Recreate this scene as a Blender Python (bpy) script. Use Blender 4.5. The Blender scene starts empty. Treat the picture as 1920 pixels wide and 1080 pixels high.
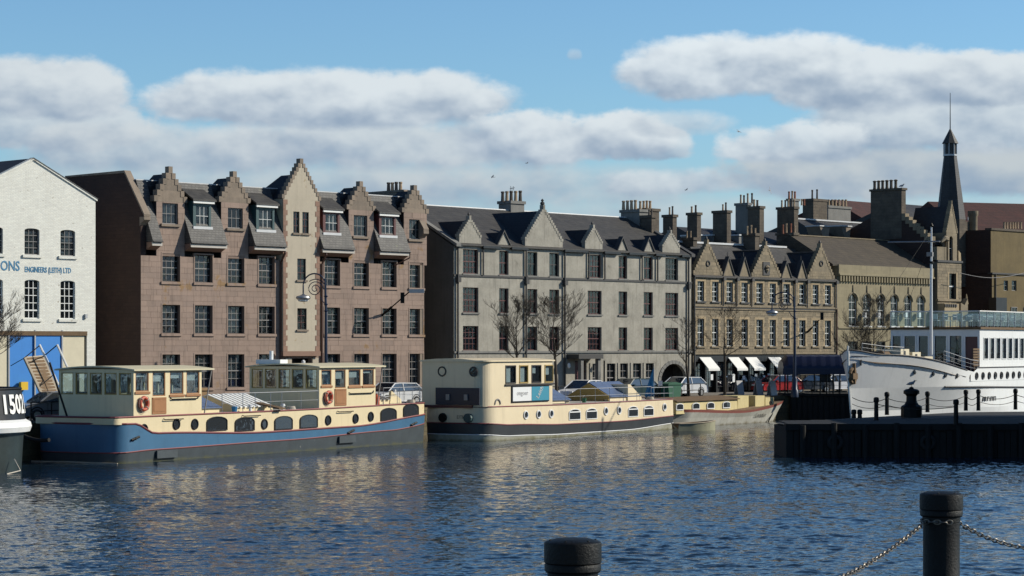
import bpy, bmesh, math, random
from mathutils import Vector, Matrix
rnd = random.Random(7)
scene = bpy.context.scene
COL = scene.collection
R = math.radians
# ------------------------------------------------------------------ camera
F, HZ, H = 4300.0, 650.0, 5.5
WATER, STREET, PIER = 0.0, 1.8, 1.65
cam_d = bpy.data.cameras.new('camera')
cam_d.sensor_width = 36.0
cam_d.lens = F / 1920 * 36.0
cam_d.shift_y = (HZ - 540) / 1920
cam_d.clip_start = 0.5
cam_d.clip_end = 6000
cam = bpy.data.objects.new('camera', cam_d)
COL.objects.link(cam)
cam.location = (0, 0, H)
cam.rotation_euler = (R(90), 0, 0)
scene.camera = cam
# ------------------------------------------------------------------ sun, sky, exposure
SUN_AZ, SUN_EL = 8.0, 30.0          # degrees from +X towards +Y, and above the horizon
sun_vec = Vector((math.cos(R(SUN_AZ)) * math.cos(R(SUN_EL)), math.sin(R(SUN_AZ)) * math.cos(R(SUN_EL)), math.sin(R(SUN_EL))))
sl = bpy.data.lights.new('sun', 'SUN')
sl.energy = 5.0
sl.angle = R(0.55)
sl.color = (1.0, 0.93, 0.80)
so = bpy.data.objects.new('sun', sl)
COL.objects.link(so)
so.rotation_euler = (-sun_vec).to_track_quat('-Z', 'Y').to_euler()
scene.view_settings.view_transform = 'Standard'
scene.view_settings.look = 'None'
scene.view_settings.exposure = 0.0
scene.view_settings.gamma = 1.0
scene.view_settings.use_curve_mapping = False
scene.render.engine = 'CYCLES'
scene.cycles.use_denoising = True
scene.cycles.max_bounces = 8
scene.cycles.transparent_max_bounces = 12
scene.cycles.caustics_reflective = False
scene.cycles.caustics_refractive = False
scene.cycles.sample_clamp_indirect = 6.0


class G:
    """small helper for node trees"""
    def __init__(s, nt):
        s.nt = nt
    def new(s, typ, **kw):
        n = s.nt.nodes.new(typ)
        for k, v in kw.items():
            setattr(n, k, v)
        return n
    def link(s, a, b):
        s.nt.links.new(a, b)
    def put(s, sock, v):
        if isinstance(v, bpy.types.NodeSocket):
            s.nt.links.new(v, sock)
        elif v is not None:
            if hasattr(sock.default_value, '__len__') and not hasattr(v, '__len__'):
                v = (v, v, v, 1)[:len(sock.default_value)]
            elif hasattr(sock.default_value, '__len__') and len(sock.default_value) == 4 and len(v) == 3:
                v = (*v, 1)
            sock.default_value = v
    def m(s, op, a, b=None, c=None, clamp=False):
        n = s.new('ShaderNodeMath', operation=op)
        n.use_clamp = clamp
        s.put(n.inputs[0], a)
        if b is not None: s.put(n.inputs[1], b)
        if c is not None: s.put(n.inputs[2], c)
        return n.outputs[0]
    def noise(s, vec, scale, detail=4, rough=0.55, dist=0.0, dim='3D'):
        n = s.new('ShaderNodeTexNoise', noise_dimensions=dim)
        s.put(n.inputs['Vector'], vec)
        n.inputs['Scale'].default_value = scale
        n.inputs['Detail'].default_value = detail
        n.inputs['Roughness'].default_value = rough
        n.inputs['Distortion'].default_value = dist
        return n.outputs['Fac']
    def mix(s, f, a, b, blend='MIX'):
        n = s.new('ShaderNodeMix', data_type='RGBA', blend_type=blend)
        s.put(n.inputs['Factor'], f)
        s.put(n.inputs['A'], a)
        s.put(n.inputs['B'], b)
        return n.outputs['Result']
    def ss(s, x, lo, hi):
        n = s.new('ShaderNodeMapRange', interpolation_type='SMOOTHSTEP')
        s.put(n.inputs['Value'], x)
        s.put(n.inputs['From Min'], lo)
        s.put(n.inputs['From Max'], hi)
        return n.outputs['Result']
    def mapv(s, vec, scale=(1, 1, 1), rot=(0, 0, 0), loc=(0, 0, 0)):
        n = s.new('ShaderNodeMapping')
        s.put(n.inputs['Vector'], vec)
        n.inputs['Scale'].default_value = scale
        n.inputs['Rotation'].default_value = rot
        n.inputs['Location'].default_value = loc
        return n.outputs[0]


# ------------------------------------------------------------------ sky with clouds (by direction, all round)
world = bpy.data.worlds.new('World')
scene.world = world
world.use_nodes = True
g = G(world.node_tree)
world.node_tree.nodes.clear()
sky = g.new('ShaderNodeTexSky', sky_type='NISHITA')
sky.sun_disc = False
sky.sun_elevation = R(SUN_EL)
sky.sun_rotation = R(90 - SUN_AZ)
sky.altitude = 0
sky.air_density = 1.0
sky.dust_density = 0.3
sky.ozone_density = 2.2
SKY_STR = 0.135
tc = g.new('ShaderNodeTexCoord')
sep = g.new('ShaderNodeSeparateXYZ')
g.link(tc.outputs['Generated'], sep.inputs[0])
dx, dy, dz = sep.outputs
az = g.m('ARCTAN2', dx, dy)                                   # 0 straight ahead of the quay, grows to the right
el = g.m('ARCSINE', g.m('MAXIMUM', g.m('MINIMUM', dz, 0.9999), -0.9999))
azd = g.m('MULTIPLY', az, 180 / math.pi)
eld = g.m('MULTIPLY', el, 180 / math.pi)
cv = g.new('ShaderNodeCombineXYZ')
g.put(cv.inputs[0], azd)
g.put(cv.inputs[1], g.m('MULTIPLY', eld, 1.5))
P = cv.outputs[0]
nA = g.noise(P, 0.40, 10, 0.55)
nB = g.noise(g.mapv(P, loc=(40, 13, 5)), 1.3, 8, 0.58)
nA2 = g.noise(g.mapv(P, loc=(0.22, 0.50, 0)), 0.40, 4.5, 0.5)       # the same billows a little nearer the sun
warp = g.m('ADD', g.m('MULTIPLY', g.m('SUBTRACT', nA, 0.5), 2.5), g.m('MULTIPLY', g.m('SUBTRACT', nB, 0.5), 1.1))
nR = g.noise(P, 0.40, 4.5, 0.5)
relief = g.m('MULTIPLY', g.m('SUBTRACT', nR, nA2), 3.0)
skycol = g.new('ShaderNodeHueSaturation')
g.link(sky.outputs[0], skycol.inputs['Color'])
skycol.inputs['Saturation'].default_value = 1.0
deepen = g.ss(eld, 14, 38)
col = g.mix(1.0, skycol.outputs[0], g.mix(deepen, (0.60, 0.815, 0.97), (0.22, 0.32, 0.44)), 'MULTIPLY')


def deg(px, py):
    return math.degrees(math.atan((px - 960) / F)), math.degrees(math.atan((HZ - py) / F))


def cloud(col, cx, cy, rx, ry, base=0.35, soft=0.56, bright=1.0, dens=1.0, amp=1.0):
    """a flat-based heap of cloud centred in direction (cx, cy); sizes in the units of the photograph"""
    a0, e0 = deg(cx, cy)
    rx, ry = rx / F * 57.3, ry / F * 57.3
    X = g.m('DIVIDE', g.m('SUBTRACT', azd, a0), rx)
    Y = g.m('DIVIDE', g.m('SUBTRACT', eld, e0), ry)
    Yb = g.m('MULTIPLY', g.m('MINIMUM', Y, 0.0), 1 + base)            # flatter below
    Yt = g.m('MAXIMUM', Y, 0.0)
    Y2 = g.m('ADD', g.m('MULTIPLY', Yb, Yb), g.m('MULTIPLY', Yt, Yt))
    X2 = g.m('MULTIPLY', X, X)
    D = g.m('SUBTRACT', 1.0, g.m('ADD', g.m('MULTIPLY', X2, X2), Y2))
    D = g.m('ADD', D, g.m('MULTIPLY', warp, amp))
    a = g.m('MULTIPLY', g.ss(D, 0.0, soft), dens)
    # shading: bright heads, blue-grey undersides, broken up by the same billows
    v = g.m('ADD', g.m('MULTIPLY', Y, 0.62), relief)
    v = g.m('ADD', v, g.m('MULTIPLY', X, 0.08))
    f = g.ss(v, -0.85, 0.6)
    ccol = g.mix(f, CLD_LO, tuple(c * bright for c in CLD_HI))
    return g.mix(a, col, ccol)


k = 1.0 / SKY_STR
CLD_LO = (0.285 * k, 0.38 * k, 0.505 * k)
CLD_HI = (0.67 * k, 0.735 * k, 0.775 * k)
# the rest of the sky carries the same broken cloud, low down
low = g.ss(eld, 17, 3)
outside = g.ss(g.m('ABSOLUTE', azd), 12.6, 16.0)
hi_up = g.ss(eld, 9.0, 12.0)
outm = g.m('MAXIMUM', outside, hi_up)
gen = g.m('MULTIPLY', g.ss(g.m('ADD', g.noise(g.mapv(P, scale=(0.6, 1.2, 1)), 0.09, 8, 0.55), g.m('MULTIPLY', low, 0.10)), 0.57, 0.68), g.m('MULTIPLY', outm, low))
gcol = g.mix(g.ss(nA, 0.35, 0.65), CLD_LO, CLD_HI)
col = g.mix(g.m('MULTIPLY', gen, 0.9), col, gcol)
# pale veil towards the horizon
veil = g.ss(eld, 6.0, 0.3)
col = g.mix(g.m('MULTIPLY', veil, 0.55), col, (0.36 * k, 0.47 * k, 0.60 * k))
CLOUDS = [  # back to front: centre, half sizes
    (1500, 430, 700, 80, dict(dens=0.75, bright=0.85, amp=0.5, soft=1.1)),
    (520, 360, 620, 80, dict(dens=0.8, bright=0.82, soft=1.1, amp=0.6)),
    (1000, 350, 380, 55, dict(dens=0.75, soft=1.2, bright=0.85, amp=0.6)),
    (60, 250, 230, 60, dict(dens=0.9, bright=0.95)),
    (330, 290, 330, 62, dict(dens=0.9, bright=0.92, soft=0.8, amp=0.6)),
    (760, 275, 440, 66, dict(dens=0.95, bright=0.93, amp=0.6, soft=0.8)),
    (1180, 275, 130, 40, dict(dens=0.85)),
    (90, 180, 165, 72, dict(dens=1.0, amp=0.75)),
    (615, 195, 375, 72, dict(dens=1.0, base=0.4, amp=0.7, bright=1.05)),
    (1050, 262, 215, 62, dict(dens=1.0, bright=1.05)),
    (1290, 235, 115, 32, dict(dens=0.7, soft=1.0)),
    (1330, 345, 260, 32, dict(dens=0.85, soft=0.9)),
    (1690, 335, 370, 66, dict(dens=0.95, bright=0.80, amp=0.6)),
    (1800, 230, 300, 90, dict(dens=0.95, amp=0.6)),
    (1480, 275, 150, 52, dict(dens=0.95, bright=1.05)),
    (1400, 140, 255, 76, dict(dens=1.0, bright=1.12, base=0.4, amp=0.75)),
    (1640, 165, 260, 76, dict(dens=1.0, bright=1.08, base=0.4, amp=0.75)),
    (1880, 165, 170, 65, dict(dens=1.0, bright=1.05, base=0.4)),
    (1077, 104, 16, 14, dict(dens=0.45, soft=1.2)),
]
for c in CLOUDS:
    col = cloud(col, *c[:4], **(c[4] if len(c) > 4 else {}))
bg = g.new('ShaderNodeBackground')
g.link(col, bg.inputs['Color'])
bg.inputs['Strength'].default_value = SKY_STR
ow = g.new('ShaderNodeOutputWorld')
g.link(bg.outputs[0], ow.inputs[0])
# ------------------------------------------------------------------ materials
MATS = {}


def mat(name, c, c2=None, rough=0.8, scale=3.0, amt=0.5, bump=0.0, bscale=12.0, metal=0.0, spec=0.5, streak=0.0, tide=None, tint=0.0, brick=None, coat=0.0, rvar=0.0, spots=None, waves=None):
    """procedural surface: two colours broken up by noise, optional rain streaks, per-piece tint, masonry relief"""
    if name in MATS:
        return MATS[name]
    m = bpy.data.materials.new(name)
    m.use_nodes = True
    g = G(m.node_tree)
    b = m.node_tree.nodes['Principled BSDF']
    tcn = g.new('ShaderNodeTexCoord')
    O = tcn.outputs['Object']
    c2 = c2 or tuple(v * 0.78 for v in c)
    n1 = g.noise(O, scale, 6, 0.6)
    n2 = g.noise(O, scale * 7.3, 3, 0.6)
    f = g.ss(g.m('ADD', g.m('MULTIPLY', n1, 0.7), g.m('MULTIPLY', n2, 0.3)), 0.5 - 0.2, 0.5 + 0.2)
    colr = g.mix(g.m('MULTIPLY', f, amt), c, c2)
    if streak:
        st = g.noise(g.mapv(O, scale=(1.6, 1.6, 0.12)), 2.2, 5, 0.6)
        colr = g.mix(g.m('MULTIPLY', g.ss(st, 0.5, 0.72), streak), colr, tuple(v * 0.45 for v in c))
    if spots:
        sp = g.ss(g.noise(O, spots[1], 5, 0.65), spots[2], spots[2] + 0.05)
        colr = g.mix(sp, colr, spots[0])
    if tide:                      # weed and scum along the waterline, broken up
        sz = g.new('ShaderNodeSeparateXYZ'); g.link(O, sz.inputs[0])
        tz = g.m('ADD', sz.outputs[2], g.m('MULTIPLY', g.m('SUBTRACT', g.noise(O, 1.8, 5, 0.7), 0.5), 0.5))
        colr = g.mix(g.m('MULTIPLY', g.ss(tz, tide[0], tide[0] - 0.22), 0.8), colr, tide[1])
    hgt = None
    if brick:
        w, h, mort, bc = brick
        bn = g.new('ShaderNodeTexBrick')
        sx = g.new('ShaderNodeSeparateXYZ')
        g.link(O, sx.inputs[0])
        cx = g.new('ShaderNodeCombineXYZ')
        g.put(cx.inputs[0], g.m('ADD', sx.outputs[0], sx.outputs[1]))
        g.link(sx.outputs[2], cx.inputs[1])
        g.link(cx.outputs[0], bn.inputs['Vector'])
        bn.inputs['Scale'].default_value = 1.0
        bn.inputs['Brick Width'].default_value = w
        bn.inputs['Row Height'].default_value = h
        bn.inputs['Mortar Size'].default_value = mort
        bn.inputs['Mortar Smooth'].default_value = 0.3
        bn.inputs['Color1'].default_value = (1, 1, 1, 1)
        bn.inputs['Color2'].default_value = (1 - bc, 1 - bc, 1 - bc * 0.9, 1)
        bn.inputs['Mortar'].default_value = (1 - bc * 1.4,) * 3 + (1,)
        colr = g.mix(1.0, colr, bn.outputs['Color'], 'MULTIPLY')
        hgt = g.m('SUBTRACT', 1.0, bn.outputs['Fac'])
    if tint:
        at = g.new('ShaderNodeAttribute', attribute_name='tint')
        tv = g.m('ADD', 1.0 - tint, g.m('MULTIPLY', at.outputs['Fac'], 2 * tint))
        cmb = g.new('ShaderNodeCombineColor')
        g.put(cmb.inputs[0], tv)
        g.put(cmb.inputs[1], g.m('ADD', g.m('MULTIPLY', tv, 0.9), 0.1))
        g.put(cmb.inputs[2], g.m('ADD', g.m('MULTIPLY', tv, 0.8), 0.2))
        colr = g.mix(1.0, colr, cmb.outputs[0], 'MULTIPLY')
    g.link(colr, b.inputs['Base Color'])
    if rvar:
        g.put(b.inputs['Roughness'], g.m('ADD', rough - rvar / 2, g.m('MULTIPLY', n1, rvar)))
    else:
        b.inputs['Roughness'].default_value = rough
    b.inputs['Metallic'].default_value = metal
    b.inputs['Specular IOR Level'].default_value = spec
    b.inputs['Coat Weight'].default_value = coat
    if bump or hgt is not None:
        bp = g.new('ShaderNodeBump')
        bp.inputs['Strength'].default_value = max(bump, 0.15)
        bp.inputs['Distance'].default_value = 0.03
        hn = g.noise(O, bscale, 5, 0.65)
        if hgt is not None:
            hn = g.m('ADD', g.m('MULTIPLY', hn, 0.35), hgt)
        g.link(hn, bp.inputs['Height'])
        g.link(bp.outputs[0], b.inputs['Normal'])
    MATS[name] = m
    return m


def glass_mat(name, tintc, refl=0.10, dark=0.0, rough=0.02):
    """window glass: mirror reflection by angle over a clear, slightly tinted pane"""
    m = bpy.data.materials.new(name)
    m.use_nodes = True
    g = G(m.node_tree)
    nt = m.node_tree
    nt.nodes.clear()
    out = g.new('ShaderNodeOutputMaterial')
    gl = g.new('ShaderNodeBsdfGlossy')
    gl.inputs['Roughness'].default_value = rough
    gl.inputs['Color'].default_value = (0.9, 0.95, 1, 1)
    tcn = g.new('ShaderNodeTexCoord')
    oi = g.new('ShaderNodeObjectInfo')
    nz = g.new('ShaderNodeTexNoise')
    nz.inputs['Scale'].default_value = 1.7
    g.link(tcn.outputs['Object'], nz.inputs['Vector'])
    bp = g.new('ShaderNodeBump')
    bp.inputs['Strength'].default_value = 0.12
    bp.inputs['Distance'].default_value = 0.1
    g.link(nz.outputs['Fac'], bp.inputs['Height'])
    g.link(bp.outputs[0], gl.inputs['Normal'])
    tr = g.new('ShaderNodeBsdfTransparent')
    tr.inputs['Color'].default_value = (*tintc, 1)
    df = g.new('ShaderNodeBsdfDiffuse')
    df.inputs['Color'].default_value = (0.03, 0.035, 0.04, 1)
    ms0 = g.new('ShaderNodeMixShader')
    ms0.inputs[0].default_value = dark
    g.link(tr.outputs[0], ms0.inputs[1])
    g.link(df.outputs[0], ms0.inputs[2])
    ge = g.new('ShaderNodeNewGeometry')
    vd = g.new('ShaderNodeVectorMath', operation='DOT_PRODUCT')
    g.link(ge.outputs['Incoming'], vd.inputs[0]); g.link(ge.outputs['Normal'], vd.inputs[1])
    fres = g.m('ADD', 0.04, g.m('MULTIPLY', g.m('POWER', g.m('SUBTRACT', 1.0, g.m('ABSOLUTE', vd.outputs['Value'])), 5.0), 0.96))
    ms = g.new('ShaderNodeMixShader')
    g.put(ms.inputs[0], g.m('ADD', g.m('MULTIPLY', fres, 0.9), refl, clamp=True))
    g.link(ms0.outputs[0], ms.inputs[1])
    g.link(gl.outputs[0], ms.inputs[2])
    g.link(ms.outputs[0], out.inputs[0])
    MATS[name] = m
    return m


M = {}
M['glass'] = glass_mat('window_glass', (0.60, 0.66, 0.68), 0.02, 0.2)
M['cabin_glass'] = glass_mat('cabin_glass', (0.80, 0.86, 0.88), 0.05, 0.0)
M['dark_glass'] = glass_mat('dark_glass', (0.25, 0.28, 0.30), 0.09, 1.0)
M['rail_glass'] = glass_mat('rail_glass', (0.86, 0.94, 0.94), 0.015, 0.0)
M['pink'] = mat('pink_sandstone', (0.315, 0.232, 0.188), (0.24, 0.178, 0.142), 0.9, 0.5, 0.8, 0.25, 25, streak=0.6, tint=0.12, spots=((0.27, 0.17, 0.085), 0.35, 0.60))
M['pinkjoint'] = mat('pink_mortar', (0.23, 0.168, 0.135), None, 0.95, 2, 0.5)
M['pinktrim'] = mat('red_sandstone_trim', (0.27, 0.165, 0.12), (0.21, 0.135, 0.10), 0.9, 1.5, 0.7, 0.2, 20, tint=0.12)
M['flank'] = mat('shade_dark_red_rubble', (0.062, 0.036, 0.028), (0.042, 0.026, 0.022), 0.95, 0.8, 0.8, 0.3, 10, brick=(0.5, 0.22, 0.02, 0.15))  # red rubble, made darker still because these side walls are unlit
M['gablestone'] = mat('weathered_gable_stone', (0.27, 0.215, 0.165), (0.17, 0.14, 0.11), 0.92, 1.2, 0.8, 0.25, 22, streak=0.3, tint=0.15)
M['cream_harl'] = mat('cream_harling', (0.50, 0.44, 0.34), (0.42, 0.37, 0.29), 0.95, 0.7, 0.7, 0.4, 60, streak=0.2, spots=((0.33, 0.25, 0.15), 1.3, 0.66))
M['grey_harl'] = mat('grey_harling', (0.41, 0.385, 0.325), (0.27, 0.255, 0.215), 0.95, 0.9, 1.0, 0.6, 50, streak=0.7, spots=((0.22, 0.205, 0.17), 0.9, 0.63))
M['greyflank'] = mat('grey_flank_harling', (0.10, 0.10, 0.095), (0.07, 0.07, 0.067), 0.95, 0.7, 0.7, 0.4, 50, streak=0.3)  # darker copy of grey_harl: the flanks' shade put into the colour
M['grey_trim'] = mat('dark_grey_trim', (0.05, 0.05, 0.05), None, 0.7, 2, 0.5)
M['yellow'] = mat('yellow_sandstone', (0.29, 0.235, 0.155), (0.175, 0.145, 0.10), 0.92, 1.6, 0.9, 0.4, 18, streak=0.4, tint=0.2)
M['yellowjoint'] = mat('yellow_mortar', (0.17, 0.145, 0.105), None, 0.95, 2, 0.5)
M['yellowtrim'] = mat('dressed_yellow_stone', (0.41, 0.32, 0.195), (0.27, 0.21, 0.13), 0.9, 2.2, 0.8, 0.2, 20, tint=0.12)
M['hall'] = mat('olive_ashlar', (0.31, 0.265, 0.165), (0.235, 0.20, 0.125), 0.9, 0.8, 0.8, 0.15, 20, streak=0.35, brick=(0.7, 0.3, 0.012, 0.12))
M['white_brick'] = mat('white_painted_brick', (0.80, 0.80, 0.72), (0.70, 0.69, 0.62), 0.75, 0.8, 0.6, 0.35, 30, streak=0.08, brick=(0.23, 0.078, 0.012, 0.14), spots=((0.36, 0.32, 0.26), 2.8, 0.645))
M['white_trim'] = mat('white_paint', (0.80, 0.80, 0.76), (0.7, 0.7, 0.66), 0.5, 3, 0.4)
M['slate'] = mat('grey_slate', (0.080, 0.075, 0.066), (0.045, 0.043, 0.040), 0.62, 2.0, 0.9, 0.35, 20, brick=(0.28, 0.17, 0.016, 0.35), spots=((0.13, 0.14, 0.08), 1.4, 0.68))
M['slate_dark'] = mat('dark_slate', (0.032, 0.032, 0.034), (0.018, 0.019, 0.022), 0.6, 2.0, 0.9, 0.3, 20, brick=(0.28, 0.17, 0.016, 0.3))
M['slate_light'] = mat('pale_slate', (0.12, 0.115, 0.105), (0.07, 0.068, 0.064), 0.65, 2.0, 0.9, 0.35, 20, brick=(0.28, 0.15, 0.02, 0.4), spots=((0.16, 0.18, 0.10), 1.2, 0.64))
M['slate_brown'] = mat('brown_slate', (0.085, 0.066, 0.044), (0.055, 0.044, 0.03), 0.8, 1.2, 0.9, 0.3, 20, brick=(0.32, 0.2, 0.02, 0.3))
M['red_roof'] = mat('red_tile_roof', (0.085, 0.026, 0.02), (0.05, 0.018, 0.014), 0.85, 1.2, 0.8, 0.3, 20, brick=(0.3, 0.3, 0.03, 0.3))
M['flash'] = mat('zinc_flashing', (0.62, 0.63, 0.63), (0.45, 0.46, 0.47), 0.5, 4, 0.6)
M['stack'] = mat('shade_darkened_stone', (0.15, 0.122, 0.09), (0.075, 0.063, 0.05), 0.95, 1.4, 0.9, 0.4, 16, brick=(0.6, 0.28, 0.02, 0.18))  # stone darkened on every face to match the stacks' shaded left sides
M['stack_grey'] = mat('grey_rendered_chimney', (0.22, 0.215, 0.20), (0.15, 0.15, 0.14), 0.95, 1.4, 0.7, 0.3, 20, streak=0.4)
M['pot'] = mat('buff_chimney_pot', (0.45, 0.33, 0.21), (0.30, 0.22, 0.14), 0.85, 6, 0.7)
M['potred'] = mat('red_chimney_pot', (0.36, 0.13, 0.07), (0.26, 0.1, 0.06), 0.85, 6, 0.7)
M['potdark'] = mat('sooty_chimney_pot', (0.10, 0.085, 0.07), None, 0.85, 6, 0.7)
M['pipe'] = mat('brown_downpipe', (0.07, 0.03, 0.02), None, 0.5, 4, 0.4)
M['black'] = mat('black_paint', (0.012, 0.012, 0.014), (0.02, 0.02, 0.022), 0.35, 3, 0.6, rvar=0.2)
M['iron'] = mat('cast_iron_paint', (0.004, 0.005, 0.005), (0.008, 0.008, 0.008), 0.5, 14, 0.7, 0.3, 60, rvar=0.25, spec=0.2, spots=((0.035, 0.02, 0.012), 9.0, 0.68))
M['bluepaint'] = mat('dark_blue_paint', (0.008, 0.02, 0.055), None, 0.4, 3, 0.4)
M['frame_dark'] = mat('dark_window_frame', (0.035, 0.03, 0.028), None, 0.5, 3, 0.3)
M['frame_grey'] = mat('grey_window_bars', (0.24, 0.23, 0.22), None, 0.5, 3, 0.3)
M['frame_white'] = mat('white_window_frame', (0.72, 0.73, 0.70), None, 0.5, 3, 0.3)
M['frame_maroon'] = mat('maroon_window_frame', (0.10, 0.028, 0.025), None, 0.5, 3, 0.3)
M['frame_teal'] = mat('teal_window_frame', (0.03, 0.075, 0.08), None, 0.5, 3, 0.3)
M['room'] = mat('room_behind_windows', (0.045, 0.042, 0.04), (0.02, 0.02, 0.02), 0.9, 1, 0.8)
M['blind'] = mat('window_blind', (0.62, 0.62, 0.58), None, 0.8, 3, 0.4)
M['blueblind'] = mat('blue_window_panel', (0.05, 0.09, 0.35), None, 0.8, 3, 0.4)
M['street'] = mat('setts_and_asphalt', (0.075, 0.07, 0.065), (0.05, 0.048, 0.045), 0.9, 0.5, 0.8, 0.3, 20)
M['pave'] = mat('stone_pavement', (0.22, 0.20, 0.175), (0.16, 0.15, 0.13), 0.9, 0.8, 0.8, 0.2, 10, brick=(0.9, 0.6, 0.012, 0.12))
M['quay'] = mat('wet_quay_stone', (0.13, 0.10, 0.05), (0.06, 0.06, 0.03), 0.75, 1.5, 0.9, 0.5, 12, streak=0.4, tint=0.25)
M['quayjoint'] = mat('quay_joint', (0.03, 0.028, 0.02), None, 0.9, 2, 0.5)
M['tar'] = mat('tarred_timber', (0.009, 0.009, 0.008), (0.005, 0.005, 0.005), 0.85, 2, 0.8, 0.4, 10, tint=0.3)
M['tardeck'] = mat('wet_dark_deck', (0.024, 0.025, 0.025), (0.013, 0.013, 0.013), 0.8, 1, 0.8, 0.3, 8, tint=0.2)
M['bark'] = mat('bare_tree_bark', (0.075, 0.06, 0.045), (0.045, 0.038, 0.03), 0.95, 8, 0.8)
M['chain'] = mat('galvanised_chain', (0.20, 0.19, 0.17), (0.12, 0.10, 0.08), 0.45, 20, 0.8, metal=0.7)
M['tyre'] = mat('tyre_rubber', (0.015, 0.015, 0.015), None, 0.85, 3, 0.4)
M['rim'] = mat('alloy_rim', (0.5, 0.5, 0.5), None, 0.35, 3, 0.2, metal=0.8)
M['lamp'] = mat('headlight_glass', (0.8, 0.8, 0.78), None, 0.15, 3, 0.1)
M['redlamp'] = mat('tail_light', (0.35, 0.02, 0.02), None, 0.3, 3, 0.1)
def paint(n, c):
    return mat(n, c, tuple(v * 0.9 for v in c), 0.35, 2, 0.3, coat=0.4)
M['cream'] = mat('cream_boat_paint', (0.72, 0.61, 0.385), (0.64, 0.54, 0.34), 0.5, 1.2, 0.6, 0.05, 8, streak=0.16, spots=((0.42, 0.30, 0.16), 1.9, 0.70))
M['cream2'] = mat('buff_boat_paint', (0.74, 0.63, 0.43), (0.66, 0.56, 0.38), 0.5, 1.2, 0.6, 0.05, 8, streak=0.18, spots=((0.45, 0.33, 0.18), 1.7, 0.71))
M['barge_blue'] = mat('mid_blue_hull_paint', (0.055, 0.155, 0.27), (0.042, 0.12, 0.215), 0.42, 1.2, 0.7, streak=0.2)
M['barge_boot'] = mat('weathered_grey_boot_paint', (0.052, 0.068, 0.078), (0.032, 0.043, 0.05), 0.55, 1.5, 0.8, streak=0.3, tide=(0.14, (0.10, 0.10, 0.035)), spots=((0.28, 0.28, 0.24), 2.6, 0.70))
M['redline'] = mat('dull_red_trim_paint', (0.22, 0.06, 0.06), None, 0.5, 2, 0.4)
M['barge_black'] = mat('black_hull_paint', (0.035, 0.042, 0.048), (0.022, 0.026, 0.03), 0.45, 1.5, 0.7, streak=0.3, spots=((0.10, 0.09, 0.07), 2.5, 0.70))
M['bootwhite'] = mat('dirty_white_boot_top', (0.40, 0.40, 0.34), (0.25, 0.25, 0.17), 0.6, 1.0, 0.9, streak=0.4, tide=(0.16, (0.12, 0.11, 0.04)))
M['deckgrey'] = mat('grey_deck_paint', (0.42, 0.40, 0.36), None, 0.7, 2, 0.5)
M['wood'] = mat('varnished_teak', (0.36, 0.17, 0.07), (0.26, 0.12, 0.05), 0.45, 3, 0.7)
M['roofcream'] = mat('wheelhouse_roof_paint', (0.60, 0.55, 0.38), (0.5, 0.45, 0.3), 0.6, 2, 0.5)
M['solar'] = mat('solar_panel', (0.13, 0.17, 0.27), (0.10, 0.14, 0.23), 0.25, 1, 0.4, brick=(0.5, 0.5, 0.02, 0.12))
M['ochre_hatch'] = mat('ochre_hatch_paint', (0.36, 0.25, 0.07), None, 0.6, 2, 0.5)
M['rust'] = mat('lifebuoy_orange', (0.50, 0.085, 0.035), (0.38, 0.08, 0.05), 0.55, 6, 0.6)
M['rope'] = mat('rope_pale', (0.55, 0.50, 0.42), None, 0.9, 10, 0.5)
M['navy'] = mat('navy_canvas', (0.006, 0.013, 0.045), (0.005, 0.01, 0.034), 0.45, 2, 0.6)
M['shipwhite'] = mat('white_ship_paint', (0.80, 0.81, 0.80), (0.72, 0.73, 0.72), 0.4, 0.7, 0.6, 0.04, 3, streak=0.14, spots=((0.55, 0.42, 0.28), 1.1, 0.735))
M['maroon'] = mat('maroon_rail_paint', (0.085, 0.018, 0.02), None, 0.45, 2, 0.4)
M['green_bin'] = mat('green_plastic', (0.03, 0.13, 0.075), None, 0.5, 2, 0.4)
M['teal'] = mat('teal_board', (0.03, 0.25, 0.36), None, 0.6, 2, 0.2)
M['board_white'] = mat('white_board', (0.75, 0.77, 0.77), None, 0.6, 2, 0.2)
M['board_grey'] = mat('pale_grey_lettering', (0.38, 0.38, 0.38), None, 0.6, 2, 0.2)
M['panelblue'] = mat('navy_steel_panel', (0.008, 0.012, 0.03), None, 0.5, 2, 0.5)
M['door_blue'] = mat('bright_blue_door_paint', (0.03, 0.22, 0.62), (0.025, 0.19, 0.54), 0.6, 1, 0.5, streak=0.1)
M['lettering_blue'] = mat('blue_lettering_paint', (0.06, 0.22, 0.38), None, 0.7, 3, 0.6)
M['door_cream'] = mat('cream_door_panel', (0.66, 0.60, 0.44), None, 0.75, 1, 0.5)
M['yellowsign'] = mat('yellow_box', (0.75, 0.48, 0.02), None, 0.5, 1, 0.3)
M['fascia'] = mat('pale_eaves_board', (0.50, 0.47, 0.42), (0.38, 0.35, 0.31), 0.7, 3, 0.6)
M['shop'] = mat('black_shopfront', (0.012, 0.012, 0.013), None, 0.4, 2, 0.4)
M['ochre'] = mat('ochre_render', (0.16, 0.118, 0.05), (0.10, 0.075, 0.033), 0.9, 0.8, 0.8, 0.2, 20, streak=0.3)
M['bluebanner'] = mat('blue_flag_cloth', (0.03, 0.18, 0.40), (0.05, 0.28, 0.5), 0.7, 3, 0.8)
M['gull'] = mat('gull_grey_feathers', (0.30, 0.31, 0.33), (0.2, 0.2, 0.22), 0.8, 5, 0.4)
M['weedy'] = mat('timber_brown', (0.16, 0.10, 0.05), (0.10, 0.065, 0.035), 0.85, 3, 0.8, 0.3, 10)
M['gangway'] = mat('weathered_gangway_timber', (0.42, 0.36, 0.27), (0.3, 0.25, 0.19), 0.8, 3, 0.6)
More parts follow.
